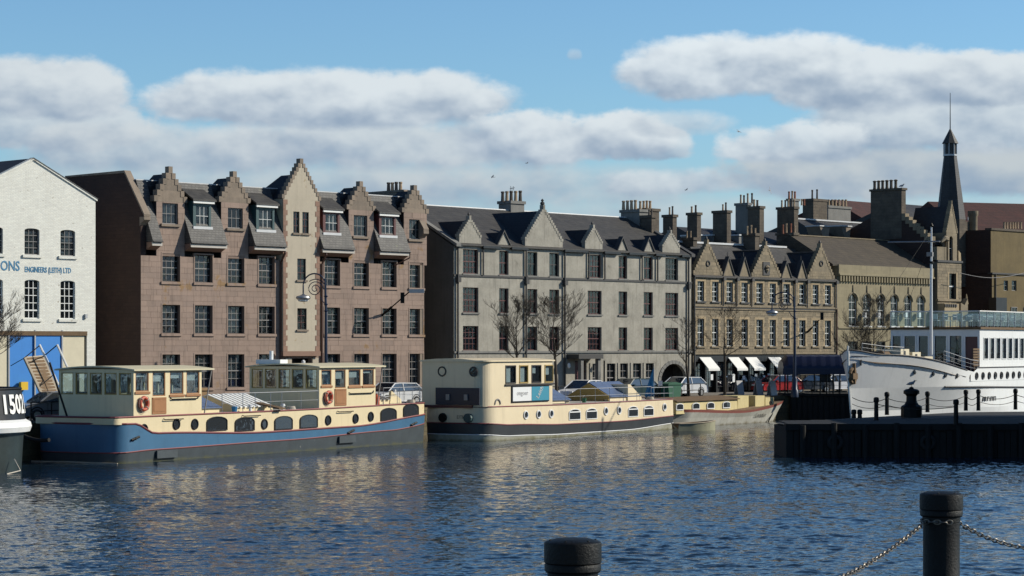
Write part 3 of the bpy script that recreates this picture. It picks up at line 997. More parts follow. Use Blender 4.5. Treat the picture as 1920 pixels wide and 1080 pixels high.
# verge of slightly proud white bricks, and the slate roof
vg = MB()
for a, b in (((ul - .1, zE - .1), (uap, zA)), ((uap, zA), (ur + .1, zE - .1))):
    vg.prism([a, b, (b[0], b[1] + 0.13), (a[0], a[1] + 0.13)], 'y', TW - 0.07, TW + 0.3)
wT.part('verge', vg, 'white_brick')
rf = MB()
for s_ in (-1, 1):
    e = ul - .2 if s_ < 0 else ur + .1
    rf.prism([(e, zE - .05), (uap, zA + .02), (uap, zA + .10), (e, zE + .03)], 'y', TW + 0.302, TW + DW + .2)
wT.part('roof', rf, 'slate_dark')
wT.part('verge_capping', MB().prism([(uap - .25, zA - .04), (uap, zA + .14), (ur + .14, zE + .05), (ur + .14, zE - .0), (uap, zA + .08)], 'y', TW - 0.09, TW + 0.32), 'slate_light')
wT.part('room', MB().box(ul + .1, ur - .1, TW + 1.6, TW + 1.7, STREET, zE), 'room')
for i, h in enumerate(hl[:-1]):
    up = i % 2 == 0
    window(wT, h[0], h[1], h[2], h[3], TW + 0.14, 3, 5 if not up else 4, 'frame_white' if not up else 'frame_grey', sash=None if up else 1, bw=0.03 if up else 0.04, glass='glass', sill=False, blind=(0.97, 'blind') if up else None, fw=0.05, single_panes=True)
    wT.part('sill', MB().box(h[0] - 0.16, h[1] + 0.14, TW - 0.10, TW + 0.05, h[2] - 0.17, h[2] - 0.01), 'white_brick')
wT.part('lintel_beam', MB().box(dl, dr_, TW - 0.04, TW + 0.12, zdoor - 0.22, zdoor + 0.03), 'weedy')
xs = [dl, SF.u(-60, TW), SF.u(17, TW), SF.u(66, TW), SF.u(117, TW), dr_ - 0.12]
for i, (a, b, mm) in enumerate(zip(xs, xs[1:], ['door_cream', 'door_cream', 'door_blue', 'door_blue', 'door_cream'])):
    d_ = MB().box(a + .03, b - .03, TW + 0.06 - 0.025 * (i % 2), TW + 0.10, STREET + .03, zdoor - 0.23)
    wT.part('sliding_door', d_, mm)
    wT.part('door_post', MB().box(a - .06, a + .03, TW - 0.03, TW + 0.05, STREET + .02, zdoor + .1), 'steel' if i in (2, 3, 4) else 'door_cream')
wT.part('yellow_box', MB().box(SF.u(37, TW - .1), SF.u(50, TW - .1), TW - .25, TW - 0.02, wz(43, 731), wz(43, 716)), 'yellowsign')
# painted lettering
tt = text_mb('ONS', 0.80, 0.012, bold=0.012); s0 = SF.u(0, TW)
zt_ = wz(18, 507)
tt = shift(tt, s0 + 0.02, TW - 0.012, zt_, 0.80, 0.98); wT.part('lettering', tt, 'lettering_blue')
tt = text_mb('ENGINEERS (LEITH) LTD', 0.44, 0.012, bold=0.008)
wmax = max(p[0] for p in tt.v)
tt = shift(tt, SF.u(46, TW), TW - 0.012, wz(90, 511), (SF.u(133, TW) - SF.u(46, TW)) / wmax, 1.0); wT.part('lettering', tt, 'lettering_blue')
wT.part('wall_bracket', MB().box(SF.u(158, TW), SF.u(162, TW), TW - 0.12, TW, wz(160, 597), wz(160, 589)), 'steel')

# ---------------------------------------------------------------- pink sandstone offices
pT = Thing('office_building', 'pink sandstone office block with crow-stepped dormer gables and a cream central tower', 'building', SF, (0, 0, STREET))
UE = SF.u(795)
rows_p = [(9.49, 11.20), (6.32, 8.06), (2.95, 5.02)]
cols_p = [(304, 337), (365, 398), (427, 457.5), (485, 514.5), (608, 637), (663.5, 691), (716.5, 743), (767.5, 793)]
hp = [hole(a, b, z0, z1) for a, b in cols_p for z0, z1 in rows_p]
eave_z = SF.z(358, 455, -.64)
sk_bot = eave_z - 0.85
bays = [(293, 346, 379, 312, 318, 6), (414.5, 465.5, 380, 321, 438, 6), (653.5, 700.5, 394, 339.6, 673.5, 6), (757, 803, 399.5, 347, 776, 6)]
top_w = [(304, 333.5, 381, 420), (427, 455, 390, 428), (663, 688.5, 404, 443), (767, 790, 411.5, 448.5)]
bayu = []
gh = []
wallrects = [(0, UE, STREET, sk_bot)]
for (a, b, yk, ya, cx, n), (wa, wb_, y0, y1) in zip(bays, top_w):
    u0, u1 = SF.u(a), min(SF.u(b), UE + .25)
    zk = SF.z((a + b) / 2, yk)
    h = hole(wa, wb_, SF.z((wa + wb_) / 2, y1), SF.z((wa + wb_) / 2, y0))
    gh.append(h); bayu.append((u0, u1, zk, SF.z(cx, ya), n))
    wallrects.append((u0, u1, sk_bot, zk))
TU0, TU1 = SF.u(531, -.3), SF.u(599, -.3)
TB = SF.z(560, 664, -.3)
doorh = (SF.u(546), SF.u(583), STREET, SF.z(560, 669) - .1)
wp = MB()
panel(wp, 0, UE, STREET, sk_bot, 0.0, hp + [doorh], 0.32)
for (u0, u1, zk, za, n), h in zip(bayu, gh):
    panel(wp, u0, u1, sk_bot, zk, 0.0, [h], 0.24)
pT.part('wall', wp, 'pinkjoint')
stn = ashlar(wallrects, hp + gh + [doorh, (TU0 + .02, TU1 - .02, TB, 20)], 0, 0.345, 0.6, 1.25, gap=.011)
lay_stones(pT, stn, 0.0, 0.014, 'pink', 300, 'stone', 0.03)
# cheeks and roofs of the gabled dormers
for (u0, u1, zk, za, n) in bayu:
    ck = MB()
    ck.box(u0 + .004, u0 + .06, 0.03, 2.6, sk_bot, zk); ck.box(u1 - .06, u1 - .004, 0.03, 2.6, sk_bot, zk)
    pT.part('dormer_cheek', ck, 'slate_dark')
    crow_gable(pT, u0, u1, -0.005, zk, za, n, 'gablestone', over=0.18, tip=0.15, tall_tip=1.2)
    peak_roof(pT, u0 - .05, u1 + .05, 0.345, 1.7, zk, za - (za - zk) * .2, hip=1.0)
for h in gh:
    window(pT, *h, 0.16, 3, 2, 'frame_grey', bw=0.03, sill=False, blind=rblind(.6), single_panes=False)
    pT.part('sill', MB().box(h[0] - .14, h[1] + .14, -0.14, 0.1, h[2] - .16, h[2] - .01), 'gablestone')
npan = 0
for i, h in enumerate(hp):
    sp_ = npan < 290
    r_ = i % 3
    bl = rblind(.25)
    if r_ == 2: bl = (0.98, 'blind') if rnd.random() < .45 else (None if rnd.random() < .5 else (0.5, 'blind'))
    w_ = window(pT, *h, 0.25, 3, 4, 'frame_dark', bars='frame_grey', sash=2, bw=0.03, sill=False, single_panes=sp_, blind=bl)
    npan += 12
    pT.part('sill', MB().box(h[0] - .12, h[1] + .12, -0.10, 0.12, h[2] - .17, h[2] - .01, .6), 'pink')
    if r_ == 2 and i in (5, 8):
        pT.part('blind', MB().box(h[0] + .06, h[1] - .06, 0.29, 0.31, h[2], h[2] + .45), 'blueblind', w_)
    sr = MB()          # thin raised margin round the opening
    sr.box(h[0] - .085, h[0] - .004, -0.035, 0.1, h[2], h[3] + .08, .5); sr.box(h[1] + .004, h[1] + .085, -0.035, 0.1, h[2], h[3] + .08, .5)
    sr.box(h[0] - .004, h[1] + .004, -0.035, 0.1, h[3] + .004, h[3] + .08, .5)
    pT.part('window_margin', sr, 'pink')
# cream stair tower, standing 0.3 m proud
tz0, tz1 = TB, SF.z(562, 374, -.3)
twh = [hole(550, 561.5, SF.z(560, 437, -.3), SF.z(560, 397, -.3), -.3), hole(567, 579, SF.z(560, 437, -.3), SF.z(560, 397, -.3), -.3),
       hole(557.5, 573.5, SF.z(565, 525, -.3), SF.z(565, 485, -.3), -.3), hole(557.5, 575, SF.z(565, 618, -.3), SF.z(565, 578, -.3), -.3)]
tw_ = MB()
panel(tw_, TU0, TU1, tz0, tz1, -.3, twh, .2)
tw_.quad((TU0, -.3, tz0), (TU0, 2.5, tz0), (TU0, 2.5, tz1), (TU0, -.3, tz1)); tw_.quad((TU1, -.3, tz0), (TU1, 2.5, tz0), (TU1, 2.5, tz1), (TU1, -.3, tz1))
tw_.quad((TU0, -.3, tz0), (TU1, -.3, tz0), (TU1, 0, tz0), (TU0, 0, tz0))
pT.part('stair_tower', tw_, 'cream_harl')
crow_gable(pT, TU0, TU1, -.305, tz1, SF.z(562, 297, -.3), 10, 'gablestone', over=0.12, tip=0.14, tall_tip=1.3, mcore='cream_harl')
peak_roof(pT, TU0 - .03, TU1 + .03, 0.04, 1.7, tz1, SF.z(562, 297, -.3) - 1.0, hip=1.4)
for h in twh:
    window(pT, *h, -.18, 2, 3, 'frame_dark', bars='frame_maroon', bw=0.03, sill=False, fw=.04)
    pT.part('sill', MB().box(h[0] - .09, h[1] + .09, -.40, -.25, h[2] - .12, h[2] - .005), 'gablestone')
q = 0
z_ = tz0 + .2
while z_ < tz1 - .2:            # long and short quoins up both edges
    wq = 0.22 if q % 2 else 0.36
    for sd in (0, 1):
        a = TU0 - .012 if sd == 0 else TU1 - wq
        pT.part('quoin', MB().box(a, a + wq + .012, -.318, -.28, z_ + .008, z_ + .33, rnd.random()), 'pinktrim')
    z_ += .335; q += 1
pT.part('corbel_course', MB().box(TU0 - .05, TU1 + .05, -.36, 0.0, tz0 - .12, tz0 + .19), 'pinktrim')
# entrance under the tower
er = MB().box(doorh[0], doorh[1], 0.9, 0.95, STREET, doorh[3])
pT.part('entrance_recess', er, 'black')
for a in (doorh[0] - .55, doorh[1] + .05):
    pT.part('entrance_pier', MB().box(a, a + .5, -.12, .1, STREET, doorh[3] + .02), 'cream_harl')
pT.part('entrance_lamp', MB().lathe([(.04, 0), (.13, .1), (.13, .25), (.04, .33)], (SF.u(561), -.4, SF.z(561, 680, -.4) - .15), 8), 'lamp')
# slate skirts between the bays, with board and sloping soffit
sk = [(0.40, bayu[0][0]), (bayu[0][1], bayu[1][0]), (bayu[1][1], TU0), (TU1, bayu[2][0]), (bayu[2][1], bayu[3][0])]
zR = SF.z(352, 344, 1.0)
for a, b in sk:
    a += .012; b -= .012
    pT.part('slate_skirt', MB().prism([(-.66, eave_z - .03), (-.66, eave_z + .07), (1.0, zR), (1.35, zR), (1.0, zR - .5), (0.25, eave_z)], 'x', a, b), 'slate_light')
    pT.part('eaves_board', MB().box(a, b, -.62, -.56, eave_z - .27, eave_z - .035), 'fascia')
    pT.part('soffit', MB().prism([(-.555, eave_z - .23), (-.02, eave_z - .50), (-.02, eave_z - .05), (-.555, eave_z - .05)], 'x', a, b), 'pinktrim')
    pT.part('gutter', MB().tube([(a, -.69, eave_z - .02), (b, -.69, eave_z - .02)], .05, 6), 'black')
# window dormers on the slates
DM = [(362, 366, 402, 377, 367, 392, 386, 424, 'frame_teal'), (0, 485.5, 519.5, 384.5, 485, 511, 393, 430, 'frame_teal'), (0, 608, 640.5, 394, 610, 633.5, 400.5, 435.5, 'frame_maroon'), (0, 714, 746, 401, 715, 739, 407, 440.5, 'frame_maroon')]
for (_, xl, xr, ye, a, b, y0, y1, fm) in DM:
    t = -.22
    h = hole(a, b, SF.z((a + b) / 2, y1, t), SF.z((a + b) / 2, y0, t), t)
    zt = SF.z((a + b) / 2, ye, t)
    dd = MB(); panel(dd, h[0] - .2, h[1] + .16, h[2] - .06, zt, t, [h], .12)
    dd.quad((h[0] - .2, t, h[2] - .06), (h[0] - .2, 1.6, h[2] - .06), (h[0] - .2, 1.6, zt), (h[0] - .2, t, zt))
    dd.quad((h[1] + .16, t, h[2] - .06), (h[1] + .16, 1.6, h[2] - .06), (h[1] + .16, 1.6, zt), (h[1] + .16, t, zt))
    dr = pT.part('dormer', dd, fm)
    pT.part('dormer_roof', MB().prism([(t - .22, zt - .02), (t - .22, zt + .09), (1.5, zR + .03), (1.5, zR - .1)], 'x', h[0] - .36, h[1] + .42), 'slate', dr)
    pT.part('dormer_fascia', MB().box(h[0] - .3, h[1] + .3, t - .18, t - .10, zt - .16, zt - .03), 'white_trim', dr)
    window(pT, *h, t + .08, 3, 2, fm, bars='frame_white', bw=.03, sill=False, fw=.045, glass='glass', blind=(0.95, 'blind') if fm == 'frame_teal' else rblind(.5))
    pT.part('lead_apron', MB().box(h[0] - .25, h[1] + .22, t - .10, t + .02, h[2] - .2, h[2] - .03), 'flash', dr)
# mansard, shallow upper roof, flanks
b_ = MB().prism([(0.9, sk_bot), (0.9, zR - .3), (1.0, zR - .04), (14, zR + .6), (16, sk_bot)], 'x', .41, UE - .41)
pT.part('roof', b_, 'slate_dark')
pT.part('ridge_flashing', MB().box(.42, UE - .42, 1.0, 1.3, zR + .01, zR + .07), 'flash')
fz0 = SF.z(272, 408, -.3)
fzt = SF.z(244, 325, 1.6)
flp = [(0, STREET), (0, fz0 - .25), (-.35, fz0 - .1), (-.35, fz0 + .08), (1.6, fzt), (7.7, SF.z(125, 333, 7.7)), (14, SF.z(125, 333, 7.7) + .9), (19, fz0), (19, STREET)]
for k_, (a, b) in enumerate(((0, .38), (UE - .38, UE))):
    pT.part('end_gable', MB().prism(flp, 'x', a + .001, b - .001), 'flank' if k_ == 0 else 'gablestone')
    cpg = MB().prism([(-.4, fz0 + .06), (1.58, fzt + .0), (1.58, fzt + .16), (-.42, fz0 + .2)], 'x', a - .05, b + .05)
    cpg.prism([(1.58, fzt), (7.7, flp[5][1]), (7.7, flp[5][1] + .1), (1.58, fzt + .16)], 'x', a - .05, b + .05)
    pT.part('coping', cpg, 'gablestone')
    pT.part('kneeler', MB().prism([(-.42, fz0 + .05), (.05, fz0 + .05), (.05, fz0 - .5), (-.12, fz0 - .32), (-.42, fz0 - .13)], 'x', a - .05, b + .05), 'gablestone')
pT.part('room', MB().box(.4, UE - .4, 1.7, 1.8, STREET, sk_bot + 4), 'room')
# downpipes
for px in (525, 602):
    u_ = SF.u(px); z1_ = eave_z - .5
    pT.part('downpipe', MB().tube([(u_, -.5, eave_z - .1), (u_, -.5, z1_ + .1), (u_, -.1, z1_ - .5), (u_, -.1, STREET)], .075, 6), 'pipe')
u_ = SF.u(768, -.6)
pT.part('downpipe', MB().tube([(u_, -.62, eave_z), (u_, -.62, eave_z - .4), (u_ - .95, -.1, eave_z - .95)], .05, 6), 'pipe')
chimney(pT, 717, 745, 764, 358, 386, 4.5, [(728.5, 342, 359, 3.4), (735.7, 342, 359, 3.2), (743, 341, 359, 3.2), (751, 341, 359, 3.4)], m='stack', tstep=-.2, mk=['potdark', 'pot'])

# ---------------------------------------------------------------- grey harled tenement
UG0, UG1 = SF.u(851), SF.u(1296)
gT = Thing('tenement', 'grey harled tenement with dark string courses and small steep gables, beside the pink offices', 'building', SF, (UG0, 0, STREET))
zeg = 12.52
rg = [(10.58, 12.27), (7.88, 9.62), (5.24, 6.94)]
cg = [(868, 897, 2), (936, 953.5, 1), (989, 1007.5, 1), (1030, 1048.5, 1), (1102, 1128, 2), (1160, 1176, 1), (1207, 1224, 1), (1247.5, 1271.5, 2)]
hg = [hole(a, b, z0, z1) + (c,) for a, b, c in cg for z0, z1 in rg]
gfw = [hole(a, b, SF.z(a, 735), 4.25) for a, b in ((1111, 1125), (1138, 1154), (1163, 1177.5), (1187, 1202.5), (1211, 1226), (905, 925), (950, 970), (1000, 1018))]
ent = hole(1078, 1100, STREET, 4.45)
arc = hole(1239, 1287, STREET, 4.2)
gw = MB()
allh = [h[:4] for h in hg] + gfw + [ent, arc]
panel(gw, UG0, UG1, STREET, zeg, 0, allh, .24)
arch_hole(gw, arc, 0, .24, 1.35, 16)
gT.part('wall', gw, 'grey_harl')
gz = [(861, 902, 458, 404, 881, 'big'), (933, 955.5, 463, 431.5, 944.4, 'small'), (984.5, 1055, 468, 384, 1017, 'large'), (1097, 1129.5, 470, 421, 1110, 'big'), (1158, 1175.5, 472, 443.5, 1164.4, 'small'), (1207, 1225.6, 474, 444.5, 1215.6, 'small'), (1242, 1274.5, 477, 431, 1255.5, 'big')]
for (a, b, yb, ya, cx, kd) in gz:
    u0, u1 = SF.u(a), SF.u(b)
    zb, za = zeg - .02, SF.z(cx, ya)
    uc = (u0 + u1) / 2
    if kd == 'small':
        gT.part('dormer_gable', MB().prism([(u0, zb), (u1, zb), (u1, zb + .12), (uc, za - .1), (u0, zb + .12)], 'y', -.01, .3), 'grey_harl')
        cp_ = MB()
        for s0_ in (u0 - .1, u1 + .1):
            cp_.prism([(s0_, zb + .05), (uc, za - .12), (uc, za + .02), (s0_, zb + .2)], 'y', -.1, .33)
        gT.part('gable_coping', cp_, 'grey_trim')
        peak_roof(gT, u0, u1, .31, (za - .15 - zb) / .46 + .4, zb, za - .15, 'slate_dark')
    else:
        n = 8 if kd == 'big' else 13
        sh = .62 if kd == 'big' else .62
        gT.part('gable_base', MB().box(u0, u1, -.01, .33, zb, zb + sh), 'grey_harl')
        crow_gable(gT, u0, u1, -.01, zb + sh, za, n, 'grey_harl', over=.03, tip=.09, parts=(kd == 'large'), tall_tip=1.8)
        rr = peak_roof(gT, u0, u1, .34, (za - zb - .4) / .46 + .3, zb, za - (.35 if kd == 'big' else .42), 'slate_dark')
        if kd == 'large':
            gT.part('finial', MB().lathe([(.07, 0), (.16, .1), (.16, .22), (.06, .3), (.12, .38), (.02, .5)], (uc, .16, za - .05), 8), 'grey_trim')
        else:
            gT.part('finial', MB().lathe([(.05, 0), (.09, .12), (.02, .28)], (uc, .16, za - .02), 6), 'grey_trim')
RT = 6.0
zrg = SF.zut(UG1, RT, 409)
gT.part('roof', MB().prism([(-.22, zeg - .02), (-.22, zeg + .07), (RT, zrg), (2 * RT + 2, zeg), (2 * RT + 2, zeg - .3)], 'x', UG0 + .2, UG1 - .1), 'slate')
gT.part('ridge_flashing', MB().tube([(UG0 + .1, RT, zrg), (UG1 - .1, RT, zrg)], .07, 6), 'flash')
for k_, (a, b) in enumerate(((UG0, UG0 + .3), (UG1 - .3, UG1))):
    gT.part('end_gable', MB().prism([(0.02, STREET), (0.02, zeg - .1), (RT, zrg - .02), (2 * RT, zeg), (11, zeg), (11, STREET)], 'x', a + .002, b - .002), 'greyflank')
    gT.part('coping', MB().prism([(-.35, zeg - .1), (RT, zrg + .04), (RT, zrg + .22), (-.35, zeg + .1)], 'x', a - .08, b + .06), 'grey_trim' if k_ else 'stack_grey')
gT.part('room', MB().box(UG0 + .3, UG1 - .3, 1.6, 1.7, STREET, zeg), 'room')
for z_, h_, o_ in ((10.36, .15, .07), (5.05, .13, .10)):
    gT.part('string_course', MB().box(UG0 - .03, UG1 + .03, -o_, 0, z_, z_ + h_), 'grey_trim' if z_ > 8 else 'stack_grey')
segs_ = sorted([SF.u(a) for a, *_ in gz] + [SF.u(g_[1]) for g_ in gz])
xs_ = [UG0] + segs_ + [UG1]
for a, b in zip(xs_[::2], xs_[1::2]):
    gT.part('gutter', MB().box(a - .04, b + .04, -.30, -.1, zeg - .14, zeg + .03), 'black')
for px in (856.5, 984.5, 1057, 1289):
    gT.part('downpipe', MB().tube([(SF.u(px), -.12, zeg - .1), (SF.u(px), -.12, STREET)], .07, 6), 'grey_trim')
    gT.part('rain_hopper', MB().box(SF.u(px) - .15, SF.u(px) + .15, -.3, -.02, 9.95, 10.3), 'grey_trim')
for px in (904, 1102, 1132, 1202, 1231):
    gT.part('downpipe', MB().tube([(SF.u(px), -.12, zeg - .1), (SF.u(px), -.12, 10.5)], .06, 6), 'grey_trim')
for i, h in enumerate(hg):
    fm = rnd.choice(['frame_maroon', 'frame_maroon', 'frame_maroon', 'frame_dark'])
    c = h[4]
    window(gT, *h[:4], .21, 2 * (c if c > 1 else 1), 4 if c > 1 else 2, fm, bars=fm, sash=2 if c > 1 else 1, bw=.035, sill=False, fw=.06, blind=rblind(.3))
    gT.part('sill', MB().box(h[0] - .07, h[1] + .07, -.09, .1, h[2] - .12, h[2] - .004), 'stack_grey')
for h in gfw:
    window(gT, *h, .17, 2, 4, 'frame_dark', bars='frame_grey', sash=2, bw=.035, sill=False, blind=rblind(.4))
    gT.part('pilaster', MB().box(h[0] - .32, h[0] - .1, -.06, 0, STREET, 4.3), 'grey_harl')
gT.part('archway', MB().box(arc[0], arc[1], 2.2, 2.25, STREET, 4.3), 'weedy')
va = MB()
uc = (arc[0] + arc[1]) / 2; w2_ = (arc[1] - arc[0]) / 2
for i in range(13):             # arch stones
    a0, a1 = math.pi * i / 13 + .01, math.pi * (i + 1) / 13 - .01
    zz0 = 4.2 - 1.35
    pts = [(uc - w2_ * math.cos(a0) * f, zz0 + 1.35 * math.sin(a0) * f) for f in (1.0, 1.2)] + [(uc - w2_ * math.cos(a1) * f, zz0 + 1.35 * math.sin(a1) * f) for f in (1.2, 1.0)]
    gT.part('arch_stone', MB().prism(pts, 'y', -.05, .05, rnd.random()), 'stack_grey')
gT.part('entrance_door', MB().box(ent[0], ent[1], .2, .26, STREET, 4.4), 'maroon')
gT.part('entrance_canopy', MB().box(ent[0] - .9, ent[1] + .5, -1.2, 0, 4.62, 4.95), 'grey_trim')
for a in (ent[0] - .5, ent[1] + .1):
    gT.part('entrance_pillar', MB().box(a, a + .28, -1.05, -.75, STREET, 4.62), 'stack_grey')
for px in (1060, 1115):
    gT.part('wall_lamp', MB().lathe([(.05, -.1), (.12, 0), (.12, .2), (.03, .3)], (SF.u(px), -.35, SF.z(px, 688)), 8), 'lamp')
chimney(gT, 935, 958, 983, 376, 402, 5.7, [(942.5, 359, 377, 3.3), (950.5, 358.5, 377, 3.3), (958.5, 358, 377, 3.3), (967, 358, 377, 3.3), (975.5, 357.5, 377, 3.3)], m='stack_grey', tstep=-.12, mk=['potdark', 'pot'])
gT.part('aerial', MB().tube([(SF.u(960, 6), 6, SF.z(960, 376, 6)), (SF.u(960, 6), 6, SF.z(960, 350, 6))], .02, 4).tube([(SF.u(956, 6), 6, SF.z(956, 354, 6)), (SF.u(965, 6), 6, SF.z(965, 352, 6))], .02, 4).tube([(SF.u(957, 6), 6, SF.z(957, 349, 6)), (SF.u(957, 6), 6, SF.z(957, 358, 6))], .02, 4).tube([(SF.u(963, 6), 6, SF.z(963, 349, 6)), (SF.u(963, 6), 6, SF.z(963, 357, 6))], .02, 4), 'iron')
chimney(gT, 1164, 1199, 1215, 392, 424, 4.6, [(1169, 376.5, 392, 3), (1176.5, 376, 392, 3), (1184, 375.5, 392, 3), (1191.5, 375, 392, 3)], m='stack_grey', tstep=-.25, pt=6.2)
chimney(gT, 1197, 1212, 1236, 390, 440, 5.4, [(1200.5, 377, 391, 2.6), (1207, 376.5, 391, 2.6), (1213, 376, 391, 2.6), (1219, 376.5, 391, 2.6)], m='stack', mk='pot')
chimney(gT, 1202, 1222, 1229, 403, 440, 3.4, [(1217, 393, 404, 1.8), (1222, 392, 404, 1.8)], m='stack', mk='potdark')
# ---------------------------------------------------------------- yellow stone inn with ten bays
UY0, UY1 = SF.u(1299), SF.u(1570)
yT = Thing('gabled_building', 'yellow stone building with three large crow-stepped gables over a black cafe front', 'building', SF, (UY0, 0, STREET))
zey = SF.z(1384, 522)
cy = [(1307.5, 1320), (1335, 1347), (1362, 1374), (1390, 1402), (1418, 1430), (1443, 1454.5), (1468.5, 1480.5), (1498.5, 1510), (1523.5, 1534.5), (1546.5, 1557.5)]
ry = [(9.03, 10.58), (5.54, 7.66)]
hy = [hole(a, b, z0, z1) for a, b in cy for z0, z1 in ry]
zshop = 4.88
shopr = hole(1302, 1500, STREET, zshop - .05)
yw = MB(); panel(yw, UY0, UY1, STREET, zey, 0, hy + [shopr], .24)
yT.part('wall', yw, 'yellowjoint')
st = ashlar([(UY0, UY1, zshop, zey)], [(h[0] - .14, h[1] + .14, h[2] - .1, h[3] + .12) for h in hy], 0, .21, .22, .55, gap=.014)
lay_stones(yT, st, 0, .013, 'yellow', 0, 'rubble_stones', .02)
for h in hy:
    sr = MB()                    # dressed margins in alternating blocks
    z_ = h[2]; q = 0
    nb = max(3, round((h[3] - h[2]) / .3)); bh = (h[3] - h[2]) / nb
    for q in range(nb):
        wq = .14 if q % 2 else .24
        sr.box(h[0] - wq, h[0] - .003, -.02, .08, h[2] + q * bh + .005, h[2] + (q + 1) * bh - .005, rnd.random())
        sr.box(h[1] + .003, h[1] + wq, -.02, .08, h[2] + q * bh + .005, h[2] + (q + 1) * bh - .005, rnd.random())
    sr.box(h[0] - .2, h[1] + .2, -.022, .08, h[3] + .005, h[3] + .18, rnd.random())
    yT.part('window_margin', sr, 'yellowtrim')
    window(yT, *h, .18, 2, 4, 'frame_white', bars='frame_white', sash=2, bw=.03, fw=.045, sill=False, blind=rblind(.35))
    yT.part('sill', MB().box(h[0] - .16, h[1] + .16, -.12, .1, h[2] - .12, h[2] - .004), 'grey_trim' if h[2] > 8 else 'yellow')
for (z_, dz_) in ((8.62, .14), (8.40, .09), (zshop + .02, .12)):
    yT.part('string_course', MB().box(UY0 - .02, UY1 + .02, -.09, 0, z_, z_ + dz_), 'yellow')
yT.part('string_shadow_strip', MB().box(UY0, UY1, -.03, 0, 8.50, 8.61), 'grey_trim')  # dark strip painting the shade between the two courses
yT.part('quoins', MB().box(UY0, UY0 + .25, -.03, .05, zshop, zey), 'yellowtrim')
for (a, b, cx, ya) in ((1300, 1354, 1325.5, 449), (1409, 1463.5, 1433.5, 452), (1514.5, 1564, 1537.5, 456)):
    u0, u1 = SF.u(a), SF.u(b)
    za = SF.z(cx, ya)
    yT.part('gable_base', MB().box(u0, u1, -.008, .33, zey - .01, zey + .25), 'yellow')
    crow_gable(yT, u0, u1, -.008, zey + .25, za, 11, 'yellow', over=.03, tip=.1, parts=False, tall_tip=1.5)
    rub = ashlar([(u0 + .3, u1 - .3, zey, zey + .8)], [], 0, .22, .25, .6)
    lay_stones(yT, rub, -.008, .012, 'yellow', 0, 'rubble_stones', .02)
    uc = (u0 + u1) / 2
    peak_roof(yT, u0, u1, .34, 3.9, zey, za - .75, 'slate_dark', ridge='slate')
    yT.part('finial', MB().lathe([(.05, 0), (.12, .1), (.03, .3)], (uc, .15, za - .03), 6), 'grey_trim')
    if a == 1409:
        yT.part('carved_panel', MB().box(uc - .45, uc + .42, -.07, 0, SF.z(1435, 516), SF.z(1435, 491)), 'grey_trim')
        yT.part('carving', MB().lathe([(.05, -.35), (.2, -.1), (.12, 0), (.28, .12), (.1, .3)], (uc, -.06, SF.z(1435, 504)), 7), 'yellow')
    else:
        yT.part('round_boss', MB().torus((uc, -.03, SF.z(cx, 494)), .2, .06, 'y', 14, 6), 'grey_trim')
for (a, b, cx, ya) in ((1356, 1375.5, 1365.6, 483), (1386, 1405, 1394.5, 483), (1465, 1483, 1472.5, 491), (1495, 1511.5, 1501.5, 490)):
    u0, u1 = SF.u(a), SF.u(b); uc = (u0 + u1) / 2; za = SF.z(cx, ya)
    yT.part('dormer_gable', MB().prism([(u0, zey - .01), (u1, zey - .01), (u1, zey + .2), (uc, za), (u0, zey + .2)], 'y', -.01, .28), 'yellow')
    cp_ = MB()
    for s0_ in (u0 - .07, u1 + .07):
        cp_.prism([(s0_, zey + .1), (uc, za - .05), (uc, za + .1), (s0_, zey + .25)], 'y', -.09, .3)
    cp_.tube([(uc, .1, za), (uc, .1, za + .45)], [.05, .02], 5)
    yT.part('gable_coping', cp_, 'grey_trim')
    peak_roof(yT, u0, u1, .29, 2.2, zey, za - .1, 'slate_dark')
TY = 4.2
zry = SF.z(1350, 459, TY)
yT.part('roof', MB().prism([(-.2, zey - .02), (-.2, zey + .06), (TY, zry), (TY + 3, zry - 1.5), (9, zey)], 'x', UY0 + .05, UY1 - .05), 'slate')
yT.part('ridge_flashing', MB().box(UY0 - .5, UY1 - 1.5, TY - .12, TY + .15, zry + .01, zry + .16), 'flash')
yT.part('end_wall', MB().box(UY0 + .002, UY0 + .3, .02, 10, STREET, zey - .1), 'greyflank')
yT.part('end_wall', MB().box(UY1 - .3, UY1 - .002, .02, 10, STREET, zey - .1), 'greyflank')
yT.part('room', MB().box(UY0 + .3, UY1 - .3, 1.6, 1.7, zshop, zey), 'room')
for px in (1354.5, 1380, 1408, 1464, 1489, 1512, 1566):
    yT.part('downpipe', MB().tube([(SF.u(px), -.1, zey + .1), (SF.u(px), -.1, 8.7)], .055, 6), 'grey_trim')
    yT.part('rain_hopper', MB().box(SF.u(px) - .16, SF.u(px) + .16, -.28, -.01, zey - .2, zey + .05), 'grey_trim')
yT.part('downpipe', MB().tube([(SF.u(1300), -.12, zey), (SF.u(1300), -.12, STREET)], .07, 6), 'grey_trim')
yT.part('downpipe', MB().tube([(SF.u(1567), -.12, 8.6), (SF.u(1567), -.12, STREET)], .07, 6), 'pipe')
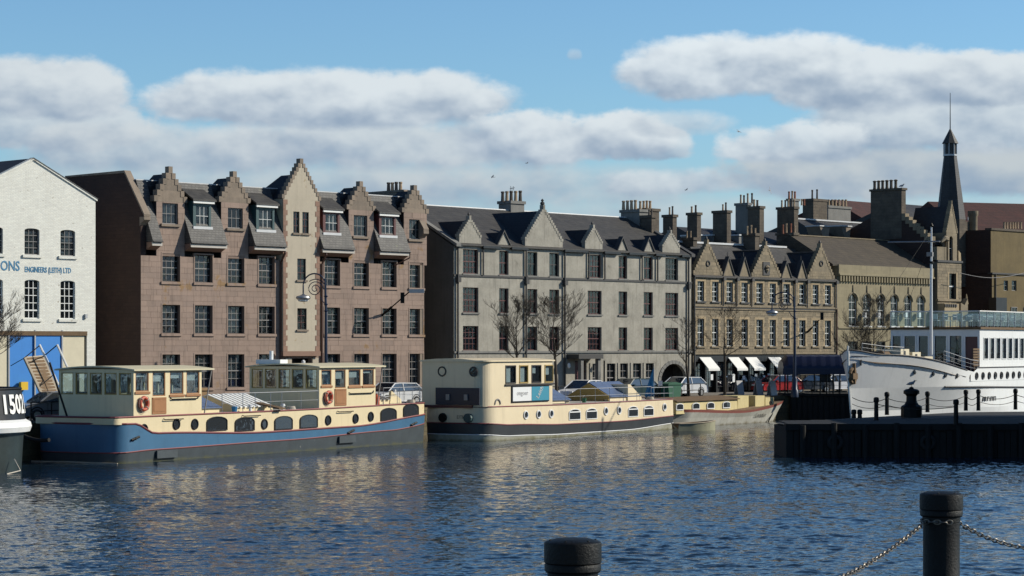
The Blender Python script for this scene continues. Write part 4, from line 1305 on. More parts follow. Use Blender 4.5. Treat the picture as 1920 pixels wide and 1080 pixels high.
# black cafe front
yT.part('shopfront', MB().box(shopr[0], shopr[1], .35, .45, STREET, zshop - .05), 'shop')
yT.part('shop_fascia', MB().box(shopr[0], shopr[1], -.08, .12, zshop - .55, zshop - .08), 'shop')
n_ = 10
for i in range(n_ + 1):
    u_ = shopr[0] + (shopr[1] - shopr[0]) * i / n_
    yT.part('shop_pilaster', MB().box(u_ - .09, u_ + .09, -.05, .3, STREET, zshop - .56), 'shop')
    if i < n_:
        w_ = window(yT, u_ + .15, u_ + (shopr[1] - shopr[0]) / n_ - .15, STREET + .55, zshop - .65, .25, 2, 3, 'shop', bars='shop', sill=False, glass='dark_glass', bw=.03)
for i, px in enumerate((1302, 1330, 1357, 1371, 1390, 1413, 1428, 1437)):
    yT.part('menu_board', MB().box(SF.u(px), SF.u(px) + .30, -.14, -.10, 2.7 + .2 * (i % 3), 3.2 + .15 * (i % 2)), 'board_white')
# awnings: each leans out over the pavement
for i, (a, b) in enumerate(((1309.5, 1327), (1363.5, 1379.5), (1395.5, 1413), (1438.5, 1457.5))):
    u0, u1 = SF.u(a), SF.u(b)
    s1 = SF.z(a, 671); dz = .86; t1 = -1.0
    side = .0
    bb = MB().prism([(-.1, s1), (-.1, s1 + .05), (t1, s1 - dz + .05), (t1, s1 - dz)], 'x', u0, u1 + .25)
    ar = Thing('awning', ['white sloping cafe awning nearest the archway, alone beside the tree', 'white cafe awning just right of the bare tree trunk', 'white cafe awning third along from the archway', 'white cafe awning beside the blue canopy'][i], 'awning', SF, (u0, 0, s1), group='white awnings on the black cafe front')
    ar.part('canvas', bb, 'white_trim')
    ar.part('valance', MB().box(u0, u1 + .25, t1 - .02, t1, s1 - dz - .14, s1 - dz + .03), 'white_trim')
    fm_ = MB()
    for uu in (u0 + .03, u1 + .22):
        fm_.tube([(uu, 0, s1 - .9), (uu, t1, s1 - dz)], .02, 5)
    ar.part('awning_arm', fm_, 'iron')
chimney(yT, 1393, 1416, 1424, 437, 470, 2.9, [(1401, 424, 440, 1.8), (1408.5, 422, 440, 1.8), (1416, 428, 440, 1.8)], m='stack', mk='pot')
chimney(yT, 1456, 1488, 1496, 436, 474, 4.4, [(1468, 421, 437, 1.8), (1474.5, 419, 437, 1.8), (1483, 419, 437, 1.8), (1490, 423, 437, 1.6)], m='stack', mk=['potred', 'pot'])
chimney(yT, 1279, 1300, 1307, 445, 462, 3.0, [(1288, 433, 446, 1.4), (1295, 433, 446, 1.4)], m='stack', mk='pot')

# ---------------------------------------------------------------- hall with round-headed windows
UH0, UH1 = SF.u(1571), SF.u(1749)
hT = Thing('hall', 'olive stone hall with six tall round-headed windows and a brown slate roof', 'building', SF, (UH0, 0, STREET))
zph = SF.z(1600, 497.5)
ch_ = [(1592.5, 1607.5), (1619.5, 1633), (1646, 1659), (1671, 1684.5), (1697, 1710.5), (1721, 1734.5)]
zwt, zwb = SF.z(1600, 551), SF.z(1600, 611)
hh_ = [hole(a, b, zwb, zwt) for a, b in ch_]
lowh = [hole(a - 2, b + 2, STREET + .5, SF.z(1600, 640)) for a, b in ch_]
hw_ = MB(); panel(hw_, UH0, UH1, STREET, zph, 0.05, hh_ + lowh, .24)
for h in hh_: arch_hole(hw_, h, .05, .24, (h[1] - h[0]) / 2, 10)
hT.part('wall', hw_, 'hall')
for h in hh_:
    window(hT, *h, .22, 2, 4, 'frame_white', bars='frame_white', sash=2, bw=.03, fw=.05, sill=False, blind=rblind(.2))
    uc = (h[0] + h[1]) / 2; w_ = (h[1] - h[0]) / 2
    pts = [(uc - (w_ + .1) * math.cos(math.pi * i / 12), .03, h[3] - w_ + (w_ + .1) * math.sin(math.pi * i / 12)) for i in range(13)]
    hT.part('hood_mould', MB().tube(pts, .05, 5), 'yellow')
    hT.part('finial', MB().tube([(uc, .02, h[3] + .1), (uc, .02, h[3] + .75)], [.09, .04], 6), 'yellow')
    hT.part('sill', MB().box(h[0] - .12, h[1] + .12, -.05, .15, h[2] - .14, h[2] - .004), 'board_white')
for h in lowh:
    window(hT, *h, .22, 2, 2, 'frame_dark', sill=False)
zc = SF.z(1600, 517)
hT.part('cornice', MB().box(UH0, UH1 - .0, -.22, .05, zc, zc + .14), 'hall')
hT.part('cornice', MB().box(UH0, UH1, -.12, .05, zc + .142, zph + .02), 'hall')
u_ = UH0 + .15
while u_ < UH1 - .2:            # corbel table
    hT.part('corbel', MB().box(u_, u_ + .17, -.17, .05, zc - .50, zc - .01), 'hall')
    u_ += .40
hT.part('string_course', MB().box(UH0, UH1, -.06, .05, SF.z(1600, 616), SF.z(1600, 613)), 'hall')
TH = 4.6
zrh = SF.z(1606, 448, TH)
hT.part('roof', MB().prism([(.15, zph - .1), (.15, zph + .04), (TH, zrh), (TH * 2, zph)], 'x', UH0 - .5, UH1 + .1), 'slate_brown')
hT.part('ridge_flashing', MB().box(UH0 - .4, UH1 - .1, TH - .12, TH + .12, zrh - .01, zrh + .07), 'yellow')
hT.part('end_wall', MB().box(UH0 + .01, UH0 + .3, .08, 9, STREET, zph - .1), 'hall')
hT.part('room', MB().box(UH0 + .3, UH1 - .1, 1.8, 1.9, STREET, zph - .2), 'room')
for i, px in enumerate((1615, 1641, 1667, 1692, 1717)):
    hT.part('wall_lamp', MB().box(SF.u(px), SF.u(px) + .30, -.35, -.08, SF.z(px, 595), SF.z(px, 586)), 'board_white')

# ---------------------------------------------------------------- church-like corner block with its spire
UC0, UC1 = SF.u(1752), SF.u(1797)
cT = Thing('spired_building', 'dark gabled building with a tall octagonal slate spire and a big chimney stack', 'building', SF, (UC0, 0, STREET))
zs1 = SF.z(1775, 492)
wh = [hole(1774, 1787, SF.z(1780, 561), SF.z(1780, 513)), hole(1776, 1788, SF.z(1780, 602), SF.z(1780, 586))]
cw_ = MB(); panel(cw_, UC0, UC1, STREET, zs1, -.3, [h for h in wh], .3)
cw_.box(UC0, UC0 + .02, -.3, 6, STREET, zs1); cw_.box(UC1 - .02, UC1, -.3, 6, STREET, zs1)
cT.part('wall', cw_, 'yellowjoint')
lay_stones(cT, ashlar([(UC0, UC1, STREET, zs1)], wh, 0, .26, .3, .7), -.3, .013, 'yellow', 0, 'rubble_stones', .02)
for h in wh:
    window(cT, *h, -.05, 1, 2, 'frame_dark', bars='frame_white', sash=1, bw=.05, sill=False)
    cT.part('window_margin', MB().box(h[0] - .22, h[0] - .01, -.33, -.2, h[2], h[3] + .1).box(h[1] + .01, h[1] + .22, -.33, -.2, h[2], h[3] + .1), 'yellowtrim')
cT.part('string_course', MB().box(UC0 - .1, UC1 + .1, -.42, -.2, zs1 - .02, zs1 + .16), 'grey_trim')
cT.part('string_course', MB().box(UC0 - .1, UC1 + .1, -.45, -.2, SF.z(1775, 565), SF.z(1775, 561)), 'yellow')
# porch gable at the foot
pz0, pz1 = SF.z(1785, 600), SF.z(1785, 570)
cT.part('porch', MB().box(SF.u(1771, -1), SF.u(1798, -1), -1.0, -.32, STREET, pz1), 'yellowtrim')
for i in range(6):
    cT.part('porch_dentil', MB().box(SF.u(1772 + 4 * i, -1.05), SF.u(1774.2 + 4 * i, -1.05), -1.08, -1.0, pz1 - .30, pz1 - .05), 'grey_trim')
cT.part('porch_buttress', MB().prism([(SF.u(1798, -.8), STREET), (SF.u(1813, -.8), STREET), (SF.u(1812, -.8), pz1 + .5), (SF.u(1806, -.8), pz1 - .1), (SF.u(1799, -.8), pz1 + .1)], 'y', -.95, -.5), 'yellow')
cT.part('porch_finial', MB().tube([(SF.u(1812, -.7), -.7, pz1), (SF.u(1812, -.7), -.7, pz1 + .9)], [.18, .03], 6), 'yellowtrim')
# upper stage: low shoulder, twin lancets, steep little crow gable
zsh = SF.z(1760, 463)
cT.part('shoulder', MB().box(UC0, SF.u(1770), -.28, 1.2, zs1 + .16, zsh), 'yellow')
g0, g1 = SF.u(1769), SF.u(1789)
lz0, lz1 = SF.z(1778, 489), SF.z(1778, 443)
lan = [hole(1771, 1777.6, lz0, lz1, -.3), hole(1780, 1786.6, lz0, lz1, -.3)]
um = MB(); panel(um, g0, g1, zs1 + .16, SF.z(1778, 437), -.3, lan, .25)
for h in lan: arch_hole(um, h, -.3, .25, (h[1] - h[0]) / 2, 8)
um.box(g0, g0 + .02, -.3, 3.2, zs1, SF.z(1778, 437)); um.box(g1 - .02, g1, -.3, 3.2, zs1, SF.z(1778, 437))
cT.part('upper_wall', um, 'yellow')
for h in lan:
    window(cT, *h, -.12, 1, 2, 'frame_grey', bars='frame_white', sill=False, fw=.03)
crow_gable(cT, g0 - .05, g1 + .05, -.31, SF.z(1778, 437), SF.z(1777, 376), 13, 'yellow', over=.0, tip=.05, parts=False, tall_tip=1.6)
peak_roof(cT, g0, g1, .05, 3.5, SF.z(1778, 437), SF.z(1777, 376) - .5)
cT.part('gargoyle', MB().tube([(SF.u(1768), -.4, zsh + .7), (SF.u(1762), -.5, zsh + .75), (SF.u(1756), -.5, zsh + .4)], [.28, .22, .08], 7), 'yellow')
cT.part('pinnacle', MB().prism([(SF.u(1791), zs1 + .1), (SF.u(1796), zs1 + .1), (SF.u(1795), SF.z(1793, 475)), (SF.u(1791), SF.z(1793, 470))], 'y', -.35, 0), 'yellowtrim')
# main gable facing along the street, crow steps down to the front, chimney on its ridge
ug = SF.u(1751)
t_front, t_c0, t_c1 = .2, SF.t(1691, ug), SF.t(1633, ug)
zc0 = SF.zut(ug, t_c0, 405)
zfr = SF.zut(ug, t_front, 448)
tr_ = (t_c0 + t_c1) / 2
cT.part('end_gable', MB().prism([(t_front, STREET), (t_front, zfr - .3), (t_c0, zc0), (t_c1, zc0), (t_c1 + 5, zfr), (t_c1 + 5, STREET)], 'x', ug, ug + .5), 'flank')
nst = 8
for i in range(nst):
    f0, f1 = i / nst, (i + 1) / nst
    ta, tb = t_front + (t_c0 - t_front) * f0, t_front + (t_c0 - t_front) * f1
    zb_ = zfr - .3 + (zc0 - zfr + .3) * f0
    cT.part('crow_step', MB().box(ug - .05, ug + .55, ta, tb - .01, zb_ - .1, zb_ + (zc0 - zfr + .3) / nst + .22), 'yellow')
zct = SF.zut(ug, t_c0, 352)
chn = cT.part('chimney', MB().box(ug - .04, ug + .62, t_c0, t_c1, zc0 - 2, zct - .2), 'stack')
cT.part('chimney_cap', MB().box(ug - .14, ug + .72, t_c0 - .1, t_c1 + .1, zct - .198, zct), 'stack', chn)
for i, (px, yt) in enumerate(((1640, 337.5), (1647.5, 336.5), (1655, 334), (1663, 335), (1671, 334), (1679.5, 335))):
    tt_ = SF.t(px, ug + .3)
    z0_ = zct
    cT.part('chimney_pot', MB().lathe([(.17, 0), (.13, .2), (.13, .65), (.2, .72), (.08, .8)], (ug + .3, tt_, z0_), 8), ['potdark', 'stack'][i % 2], chn, smooth=True)
# roof behind the gable running to the right, and the spire
zrid = zc0 + .2
cT.part('roof', MB().prism([(.1, zfr - .5), (tr_, zrid + .6), (tr_ * 2, zfr)], 'x', ug + .5, UC1 + .1), 'slate_dark')
ts = 3.6
us = SF.u(1783, ts); ss_ = F / SF.w(us, ts)[1]
cx_, cyy = us, ts
zb_, zk_, zl_, za_ = SF.z(1783, 412, ts), SF.z(1775, 290, ts), SF.z(1775, 268, ts), SF.z(1773, 240, ts)
def octa(r, z, rot=22.5, lean=0.0):
    return [(cx_ + lean + r * math.cos(R(45 * k + rot)), cyy + r * math.sin(R(45 * k + rot)), z) for k in range(8)]
r0, r1 = 27.5 / ss_, 12.0 / ss_
lean = -.12
sp_ = MB().strip(octa(r0, zb_), octa(r1, zk_, lean=lean), True); sp_.poly(octa(r0, zb_))
cT.part('spire', sp_, 'slate_dark')
la = MB().strip(octa(r1 * .92, zk_, lean=lean), octa(r1 * .92, zl_, lean=lean), True)
cT.part('lantern', la, 'grey_trim')
for k in range(8):
    a_ = R(45 * k + 22.5)
    cT.part('lantern_post', MB().tube([(cx_ + lean + r1 * math.cos(a_), cyy + r1 * math.sin(a_), zk_), (cx_ + lean + r1 * math.cos(a_), cyy + r1 * math.sin(a_), zl_)], .05, 5), 'steel')
cp_ = MB().strip(octa(r1 * 1.3, zl_ - .02, lean=lean), octa(.04, za_, lean=lean), True); cp_.poly(octa(r1 * 1.3, zl_ - .02, lean=lean))
cT.part('spire_cap', cp_, 'slate')
cT.part('spire_ring', MB().strip(octa(r1 * 1.12, zk_ - .1, lean=lean), octa(r1 * 1.12, zk_ + .06, lean=lean), True), 'steel')
cT.part('lightning_rod', MB().tube([(cx_ + lean, cyy, za_ - .1), (cx_ + lean, cyy, SF.z(1773, 173, ts))], [.05, .025], 5), 'iron')
cT.part('tower_body', MB().prism([(cx_ + r0 * 1.0 * math.cos(R(45 * k + 22.5)), cyy + r0 * 1.0 * math.sin(R(45 * k + 22.5))) for k in range(8)], 'z', zs1 - 2, zb_ - .003), 'stack')
# set-back wing to the right of the tower with its corbelled turret
wg0, wg1 = SF.u(1790, 3.2), SF.u(1866, 3.2)
wh3 = [hole(1806, 1812, SF.z(1810, 560, 3.2), SF.z(1810, 542, 3.2), 3.2), hole(1833, 1847, SF.z(1840, 559, 3.2), SF.z(1840, 541, 3.2), 3.2)]
wgm = MB(); panel(wgm, wg0, SF.u(1827, 3.2), STREET, SF.z(1815, 416, 3.2), 3.2, wh3, .2); panel(wgm, SF.u(1827, 3.2), wg1, STREET, SF.z(1840, 452, 3.2), 3.2, wh3, .2)
wgm.box(wg0, wg1, 3.6, 9, STREET, SF.z(1840, 453, 3.2)); wgm.box(wg0, SF.u(1827, 3.2), 3.6, 7, STREET + 5, SF.z(1815, 416, 3.2))
cT.part('wing', wgm, 'stack')
for h in wh3:
    window(cT, *h, 3.35, 2, 2, 'frame_grey', sill=False)
cT.part('string_course', MB().box(wg0, wg1, 3.1, 3.2, SF.z(1840, 456, 3.2), SF.z(1840, 452, 3.2)), 'stack_grey')
tu = SF.u(1826, 3.0)
cT.part('corner_turret', MB().lathe([(.05, -3.4), (.42, -2.1), (.42, -.2), (.5, -.1), (.5, .3)], (tu, 3.1, SF.z(1826, 402, 3.1)), 10), 'yellow', smooth=True)

# ---------------------------------------------------------------- buildings behind and at the right edge
def rear(name, label, px0, px1, yr0, tr, tf, yeave, m, mwall='stack', back=6, flash=None):
    """gable-roofed block seen over the street front: ridge from px0 to px1 at depth tr"""
    u0, u1 = SF.u(px0, tr), SF.u(px1, tr)
    T = Thing(name, label, 'building', SF, (u0, tf, STREET))
    zr = SF.z(px0, yr0, tr); ze = SF.z(px0, yeave, tf)
    T.part('roof', MB().prism([(tf, ze), (tr, zr), (tr + back, zr - (zr - ze) * back / max(.1, (tr - tf)) * .6), (tr + back, ze - 1), (tf, ze - 1)], 'x', u0, u1), m)
    T.part('wall', MB().box(u0, u1, tf + .02, tr + back - .02, STREET, ze - 1.002), mwall)
    if flash:
        T.part('ridge_flashing', MB().box(u0, u1, tr - .12, tr + .15, zr, zr + .13), flash)
    return T, u0, u1, zr, ze
r1T, a_, b_, zr_, ze_ = rear('rear_tenement', 'slate-roofed tenement seen behind the gabled yellow building, under a row of chimneys', 1268, 1500, 425, 11, 7, 462, 'slate_dark')
for i, args in enumerate((
    (1243, 1261.5, 1269, 402, 462, 6.0, [(1255.5, 388.5, 402, 1.8), (1261, 386.5, 402, 1.8)], 'stack'),
    (1288.5, 1307, 1314.5, 398, 462, 6.4, [(1297, 387, 399, 2), (1304.5, 384.5, 399, 2)], 'stack'),
    (1336.5, 1363, 1370.5, 394, 462, 6.8, [(1355.5, 383, 395, 1.8), (1361, 379.5, 395, 1.8)], 'stack'),
    (1379, 1402, 1408, 380, 440, 9.2, [(1389, 365, 381, 1.9), (1395, 366, 381, 1.9), (1402, 362.5, 381, 1.9), (1410, 362, 381, 1.9)], 'stack_grey'),
    (1402, 1424.5, 1432.5, 386, 470, 7.2, [(1414, 374, 387, 2.2), (1420, 375, 387, 2.2)], 'stack'),
    (1457, 1489, 1496.5, 387, 470, 7.2, [(1466, 375.5, 388, 1.9), (1472.5, 375, 388, 1.9), (1478, 374, 388, 1.9), (1484, 374, 388, 1.9), (1489, 374, 388, 1.9)], 'stack'),
)):
    xl, xc, xr, yt, yb, t, pl, mm = args
    chimney(r1T, xl, xc, xr, yt, yb, t, pl, m=mm, mk=['pot', 'potdark'])
for px in (1313, 1337, 1387):   # little flat dormers with bright lead
    t = 8.2; u_ = SF.u(px, t); z_ = SF.z(px, 442, t)
    d_ = r1T.part('roof_dormer', MB().box(u_ - .1, u_ + .9, t, t + 2, z_ - .9, z_), 'stack_grey')
    r1T.part('lead_flat', MB().box(u_ - .2, u_ + 1.0, t - .1, t + 2, z_, z_ + .12), 'flash', d_)
r2T, a_, b_, zr_, ze_ = rear('rear_tenement', 'dark slate roof with small triangular dormers behind the hall', 1490, 1660, 411, 12, 7.0, 462, 'slate_dark', flash='flash')
for px in (1548, 1588):
    t = 8.3; u_ = SF.u(px, t); z_ = SF.z(px, 425, t)
    d_ = r2T.part('roof_dormer', MB().prism([(u_ - .9, z_), (u_ + .6, z_ - .05), (u_ + .4, z_ - 1.3), (u_ - .1, z_ - 1.4)], 'y', t, t + 1.5), 'gablestone')
    r2T.part('lead_flat', MB().box(u_ - 1.0, u_ + .7, t - .1, t + 1.5, z_ + .002, z_ + .1), 'flash', d_)
chimney(r2T, 1505, 1525, 1551, 372, 416, 13.5, [(1523, 356, 373, 1.8), (1532, 355, 373, 1.8)], m='stack', mk='potdark', cap=.06)
chimney(r2T, 1545, 1553, 1595, 385, 412, 15, [(1554, 374, 386, 2.2), (1560.5, 374, 386, 2.2), (1567, 374, 386, 2.2), (1573.5, 374, 386, 2.2), (1580, 374, 386, 2.2), (1586, 374, 386, 2.2)], m='stack_grey', mk='pot')
chimney(r2T, 1476, 1486, 1498, 372, 400, 13, [(1479.5, 359, 373, 2), (1485.5, 358, 373, 2), (1490.5, 359, 373, 2), (1503, 373, 384, 1.6), (1508, 373, 384, 1.6)], m='stack_grey', mk=['potred', 'pot'])
rear('red_roofed_tenement', 'tenement showing only its red tiled roof between the chimneys', 1560, 1760, 374, 24, 18, 425, 'red_roof')
r3T, a_, b_, zr_, ze_ = rear('rear_tenement', 'slate ridge seen between the big chimney stack and the spire', 1672, 1800, 381, 14, 10, 420, 'slate_dark')
# far right: long red-brown roof and ochre building, nearer the water
RF = Frame(*SF.w(SF.u(1828, 4), 4)[:2], 20)
eT = Thing('end_tenement', 'long dark building with a red-brown roof at the right edge behind the ship', 'building', RF, (0, 0, STREET))
zr_ = RF.z(1830, 380, 6)
eT.part('roof', MB().prism([(-.3, RF.z(1830, 436, 0)), (6, zr_), (14, zr_ - 3)], 'x', -1.5, 32), 'red_roof')
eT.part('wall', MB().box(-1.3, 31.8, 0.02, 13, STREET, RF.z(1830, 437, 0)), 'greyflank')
for px in (1847,):
    h = (RF.u(px), RF.u(px + 7), RF.z(px, 450), RF.z(px, 433))
    window(eT, *h, -.02, 2, 2, 'frame_grey', sill=False)
for px in (1838, 1846):
    h = (RF.u(px), RF.u(px + 5), RF.z(px, 413, 1), RF.z(px, 406, 1))
    window(eT, *h, 2.2, 1, 2, 'frame_white', sill=False)
OF = Frame(*SF.w(SF.u(1860, -.4), -.4)[:2], 46.43)
oT = Thing('ochre_building', 'ochre rendered building with a row of chimney pots at the right edge above the ship', 'building', OF, (0, 0, STREET))
zo1, zo2 = OF.z(1870, 431), OF.z(1870, 513)
oh = [(OF.u(1882), OF.u(1890), OF.z(1886, 545), OF.z(1886, 526)), (OF.u(1897), OF.u(1906), OF.z(1900, 545), OF.z(1900, 526))]
ow_ = MB(); panel(ow_, 0, 30, STREET, zo2, 0, oh, .2); panel(ow_, .12, 30, zo2, zo1, .2, [], .1)
oT.part('wall', ow_, 'ochre')
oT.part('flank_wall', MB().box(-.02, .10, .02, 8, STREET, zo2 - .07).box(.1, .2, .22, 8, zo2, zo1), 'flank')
oT.part('ledge', MB().box(-.1, 30, -.12, .4, zo2 - .06, zo2 + .08), 'grey_trim')
oT.part('coping', MB().box(0.1, 30, .1, .8, zo1 - .04, zo1 + .16), 'stack')
for h in oh: window(oT, *h, .15, 1, 2, 'frame_grey', sill=False)
oT.part('flat_roof', MB().box(.1, 30, .3, 9.9, zo2 - 1, zo2 - .1), 'stack')
for i, px in enumerate((1883, 1888, 1893.5, 1898.5, 1903, 1908, 1914)):
    oT.part('chimney_pot', MB().lathe([(.13, 0), (.11, .2), (.1, .55), (.13, .62)], (OF.u(px, .5), .5, OF.z(px, 429, .5)), 8), 'pot', smooth=True)
oT.part('water_tank', MB().box(OF.u(1868, -.8), OF.u(1888, -.8), -.8, -.02, OF.z(1878, 590, -.8), OF.z(1878, 558, -.8)), 'black')
oT.part('lean_to_roof', MB().prism([(-1.4, OF.z(1870, 596, -1)), (-.02, OF.z(1870, 586, -1)), (-.02, OF.z(1870, 590, -1)), (-1.4, OF.z(1870, 600, -1))], 'x', -1.2, 6), 'slate_dark')
oT.part('downpipe', MB().tube([(.5, -.08, zo2), (.5, -.08, STREET)], .06, 6), 'grey_trim')
for x_ in (3.2, 5.4, 7.6, 9.8):
    hh3 = (x_, x_ + 1.0, zo2 - 4.6, zo2 - 3.0)
    window(oT, *hh3, -.02, 2, 2, 'frame_grey', sill=True)
cab = MB().tube([OF.w(OF.u(1800 + 12 * i, -1), -1, OF.z(1800 + 12 * i, 512 + 9 * math.sin(math.pi * min(1, i / 10)), -1)) for i in range(11)], .03, 4)
single('overhead_cable', 'thin cable sagging from the spired building across the ochre wall', 'cable', cab, 'frame_grey')
# ================================================================== BOATS
def hull_ring(L, hb, zf, n=56, x0=0.0, close=True):
    """ring round a boat: near side (y<0) from bow to stern, then back along the far side"""
    pts = []
    for i in range(n + 1):
        a = math.pi * i / n
        x = L * (1 - math.cos(a)) / 2
        pts.append((x0 + x, -hb(x), zf(x)))
    for i in range(n, -1, -1):
        a = math.pi * i / n
        x = L * (1 - math.cos(a)) / 2
        if i not in (0, n) or hb(x) > 0.01:
            pts.append((x0 + x, hb(x), zf(x)))
    return pts


def bluff(L, B, e0, e1, p=3.2):
    """half-breadth of a barge: rounded ends of length e0 and e1"""
    def hb(x):
        k = 1.0
        if x < e0: k = max(0, 1 - ((e0 - x) / e0) ** p) ** (1 / p)
        if x > L - e1: k = min(k, max(0, 1 - ((x - L + e1) / e1) ** p) ** (1 / p))
        return B / 2 * k
    return hb


def band(T, name, rings, m, cap=False, parent=None):
    mb = MB()
    for a, b in zip(rings, rings[1:]):
        mb.strip(a, b, True)
    if cap: mb.poly(rings[-1])
    return T.part(name, mb, m, parent, smooth=True)


def trim(T, ring, r, m, name='rubbing_strake'):
    return T.part(name, MB().tube(list(ring) + [ring[0]], r, 5, cap=False), m)


def side_window(T, BF, px0, px1, z0, z1, y, frame='black', glass='dark_glass', arch=0.18, name='window', fr=.05, bar=None):
    """arched window on a flat boat side at lateral y (outer face)"""
    a, b = BF.u(px0, y), BF.u(px1, y)
    n = 8
    cx, w = (a + b) / 2, (b - a) / 2
    def outline(k):
        pts = [(a - k, z0 - k), (b + k, z0 - k)]
        for i in range(n + 1):
            an = math.pi * i / n
            pts.append((cx + (w + k) * math.cos(an), z1 - arch + (arch + k) * math.sin(an)))
        return pts
    o, i_ = outline(fr), outline(0)
    mb = MB(); nn = len(o)
    for k in range(nn):
        k2 = (k + 1) % nn
        mb.quad((o[k][0], y - .05, o[k][1]), (o[k2][0], y - .05, o[k2][1]), (i_[k2][0], y - .05, i_[k2][1]), (i_[k][0], y - .05, i_[k][1]))
        mb.quad((o[k][0], y - .05, o[k][1]), (o[k2][0], y - .05, o[k2][1]), (o[k2][0], y + .01, o[k2][1]), (o[k][0], y + .01, o[k][1]))
        mb.quad((i_[k][0], y - .05, i_[k][1]), (i_[k2][0], y - .05, i_[k2][1]), (i_[k2][0], y + .01, i_[k2][1]), (i_[k][0], y + .01, i_[k][1]))
    w_ = T.part(name, mb, frame)
    T.part('pane', MB().poly([(p[0], y - .02, p[1]) for p in i_]) or MB(), glass, w_) if False else None
    pm = MB(); pm.poly([(p[0], y - .02, p[1]) for p in i_]); T.part('pane', pm, glass, w_)
    if bar: T.part('glazing_bar', MB().box(a, b, y - .06, y - .03, bar - .035, bar + .035), frame, w_)
    return w_


def porthole(T, BF, px, z, y, r=.26, rim='black', glass='dark_glass', rw=.045, ang=None):
    u = BF.u(px, y)
    w_ = T.part('porthole', MB().torus((u, y - .02, z), r, rw, 'y', 18, 6), rim, smooth=True)
    pm = MB(); pm.poly([(u + r * math.cos(2 * math.pi * k / 16), y - .015, z + r * math.sin(2 * math.pi * k / 16)) for k in range(16)])
    T.part('pane', pm, glass, w_)


def cabin(T, u0, u1, y0, y1, z0, z1, fwin, swin, m, name='wheelhouse', sill=None, roof=None, zsw=None, zfw=None, mull='cream', crown=.16, over=(.12, .25, .15), side_items=()):
    """wheelhouse with real window openings in the end facing -x and in the near side; y0 < y1"""
    w_ = MB()
    # front (at u0, facing -x): build as panel in (y,z) then swap
    fh = [(a, b, zfw[0], zfw[1]) for a, b in fwin]
    tmp = MB(); panel(tmp, y0, y1, z0, z1, 0, fh, .07)
    w_.add(tmp, lambda p: (u0 + p[1], p[0], p[2]))
    sh = [(a, b, (c or zsw[0]), (d or zsw[1])) for a, b, c, d in swin]
    tmp = MB(); panel(tmp, u0, u1, z0, z1, y0, sh, .07); w_.add(tmp)
    # far side and rear, each with openings so that one looks through
    fh2 = [(a, b, zfw[0], zfw[1]) for a, b in fwin]
    tmp = MB(); panel(tmp, y0, y1, z0, z1, 0, fh2, .07); w_.add(tmp, lambda p: (u1 - p[1], p[0], p[2]))
    sh2 = [(a, b, zfw[0], zfw[1]) for a, b, c, d in swin]
    tmp = MB(); panel(tmp, u0, u1, z0, z1, 0, sh2, .07); w_.add(tmp, lambda p: (p[0], y1 - p[1], p[2]))
    c_ = T.part(name, w_, m)
    for a, b, c, d in fh:
        T.part('window', MB().box(u0 + .045, u0 + .055, a, b, c, d), 'cabin_glass', c_)
        T.part('window', MB().box(u1 - .055, u1 - .045, a, b, c, d), 'cabin_glass', c_)
        T.part('window_frame', MB().box(u0 + .01, u0 + .05, a, a + .05, c, d).box(u0 + .01, u0 + .05, b - .05, b, c, d).box(u0 + .01, u0 + .05, a, b, c, c + .05).box(u0 + .01, u0 + .05, a, b, d - .05, d), 'ochre_hatch', c_)
    for i, (a, b, c, d) in enumerate(sh):
        T.part('window', MB().box(a, b, y0 + .045, y0 + .055, c, d), 'cabin_glass', c_)
        T.part('window', MB().box(a, b, y1 - .055, y1 - .045, fh[0][2], fh[0][3]), 'cabin_glass', c_)
        T.part('window_frame', MB().box(a, a + .05, y0 + .01, y0 + .05, c, d).box(b - .05, b, y0 + .01, y0 + .05, c, d).box(a, b, y0 + .01, y0 + .05, c, c + .05).box(a, b, y0 + .01, y0 + .05, d - .05, d), 'wood', c_)
        T.part('blind', MB().box(a + .03, b - .03, y0 + .16, y0 + .17, d - (d - c) * rnd.choice([.25, .4, .3, .5]), d), 'blind', c_)
        if i != 1 or len(side_items) == 0:
            T.part('window_sill', MB().box(a - .06, b + .06, y0 - .05, y0 - .002, c - .12, c - .01), 'wood', c_)
    # crowned roof
    rp = []
    n = 10
    ya, yb = y0 - over[2], y1 + over[2]
    for i in range(n + 1):
        y = ya + (yb - ya) * i / n
        rp.append((y, z1 + crown * (1 - ((2 * i / n) - 1) ** 2)))
    rp2 = [(y, z - .07) for y, z in rp[::-1]]
    T.part('roof', MB().prism(rp + rp2, 'x', u0 - over[0], u1 + over[1]), roof or 'roofcream')
    return c_


def rail(T, pts, h, n_wires=2, r=.018, m='steel', posts=None, name='railing', r2=.01):
    """stanchions and wires along a polyline of deck points"""
    mb = MB()
    for p in pts:
        mb.tube([p, (p[0], p[1], p[2] + h)], r, 5)
    for k in range(n_wires):
        z = h * (k + 1) / n_wires
        mb.tube([(p[0], p[1], p[2] + z) for p in pts], r if k == n_wires - 1 else r2, 5)
    return T.part(name, mb, m)


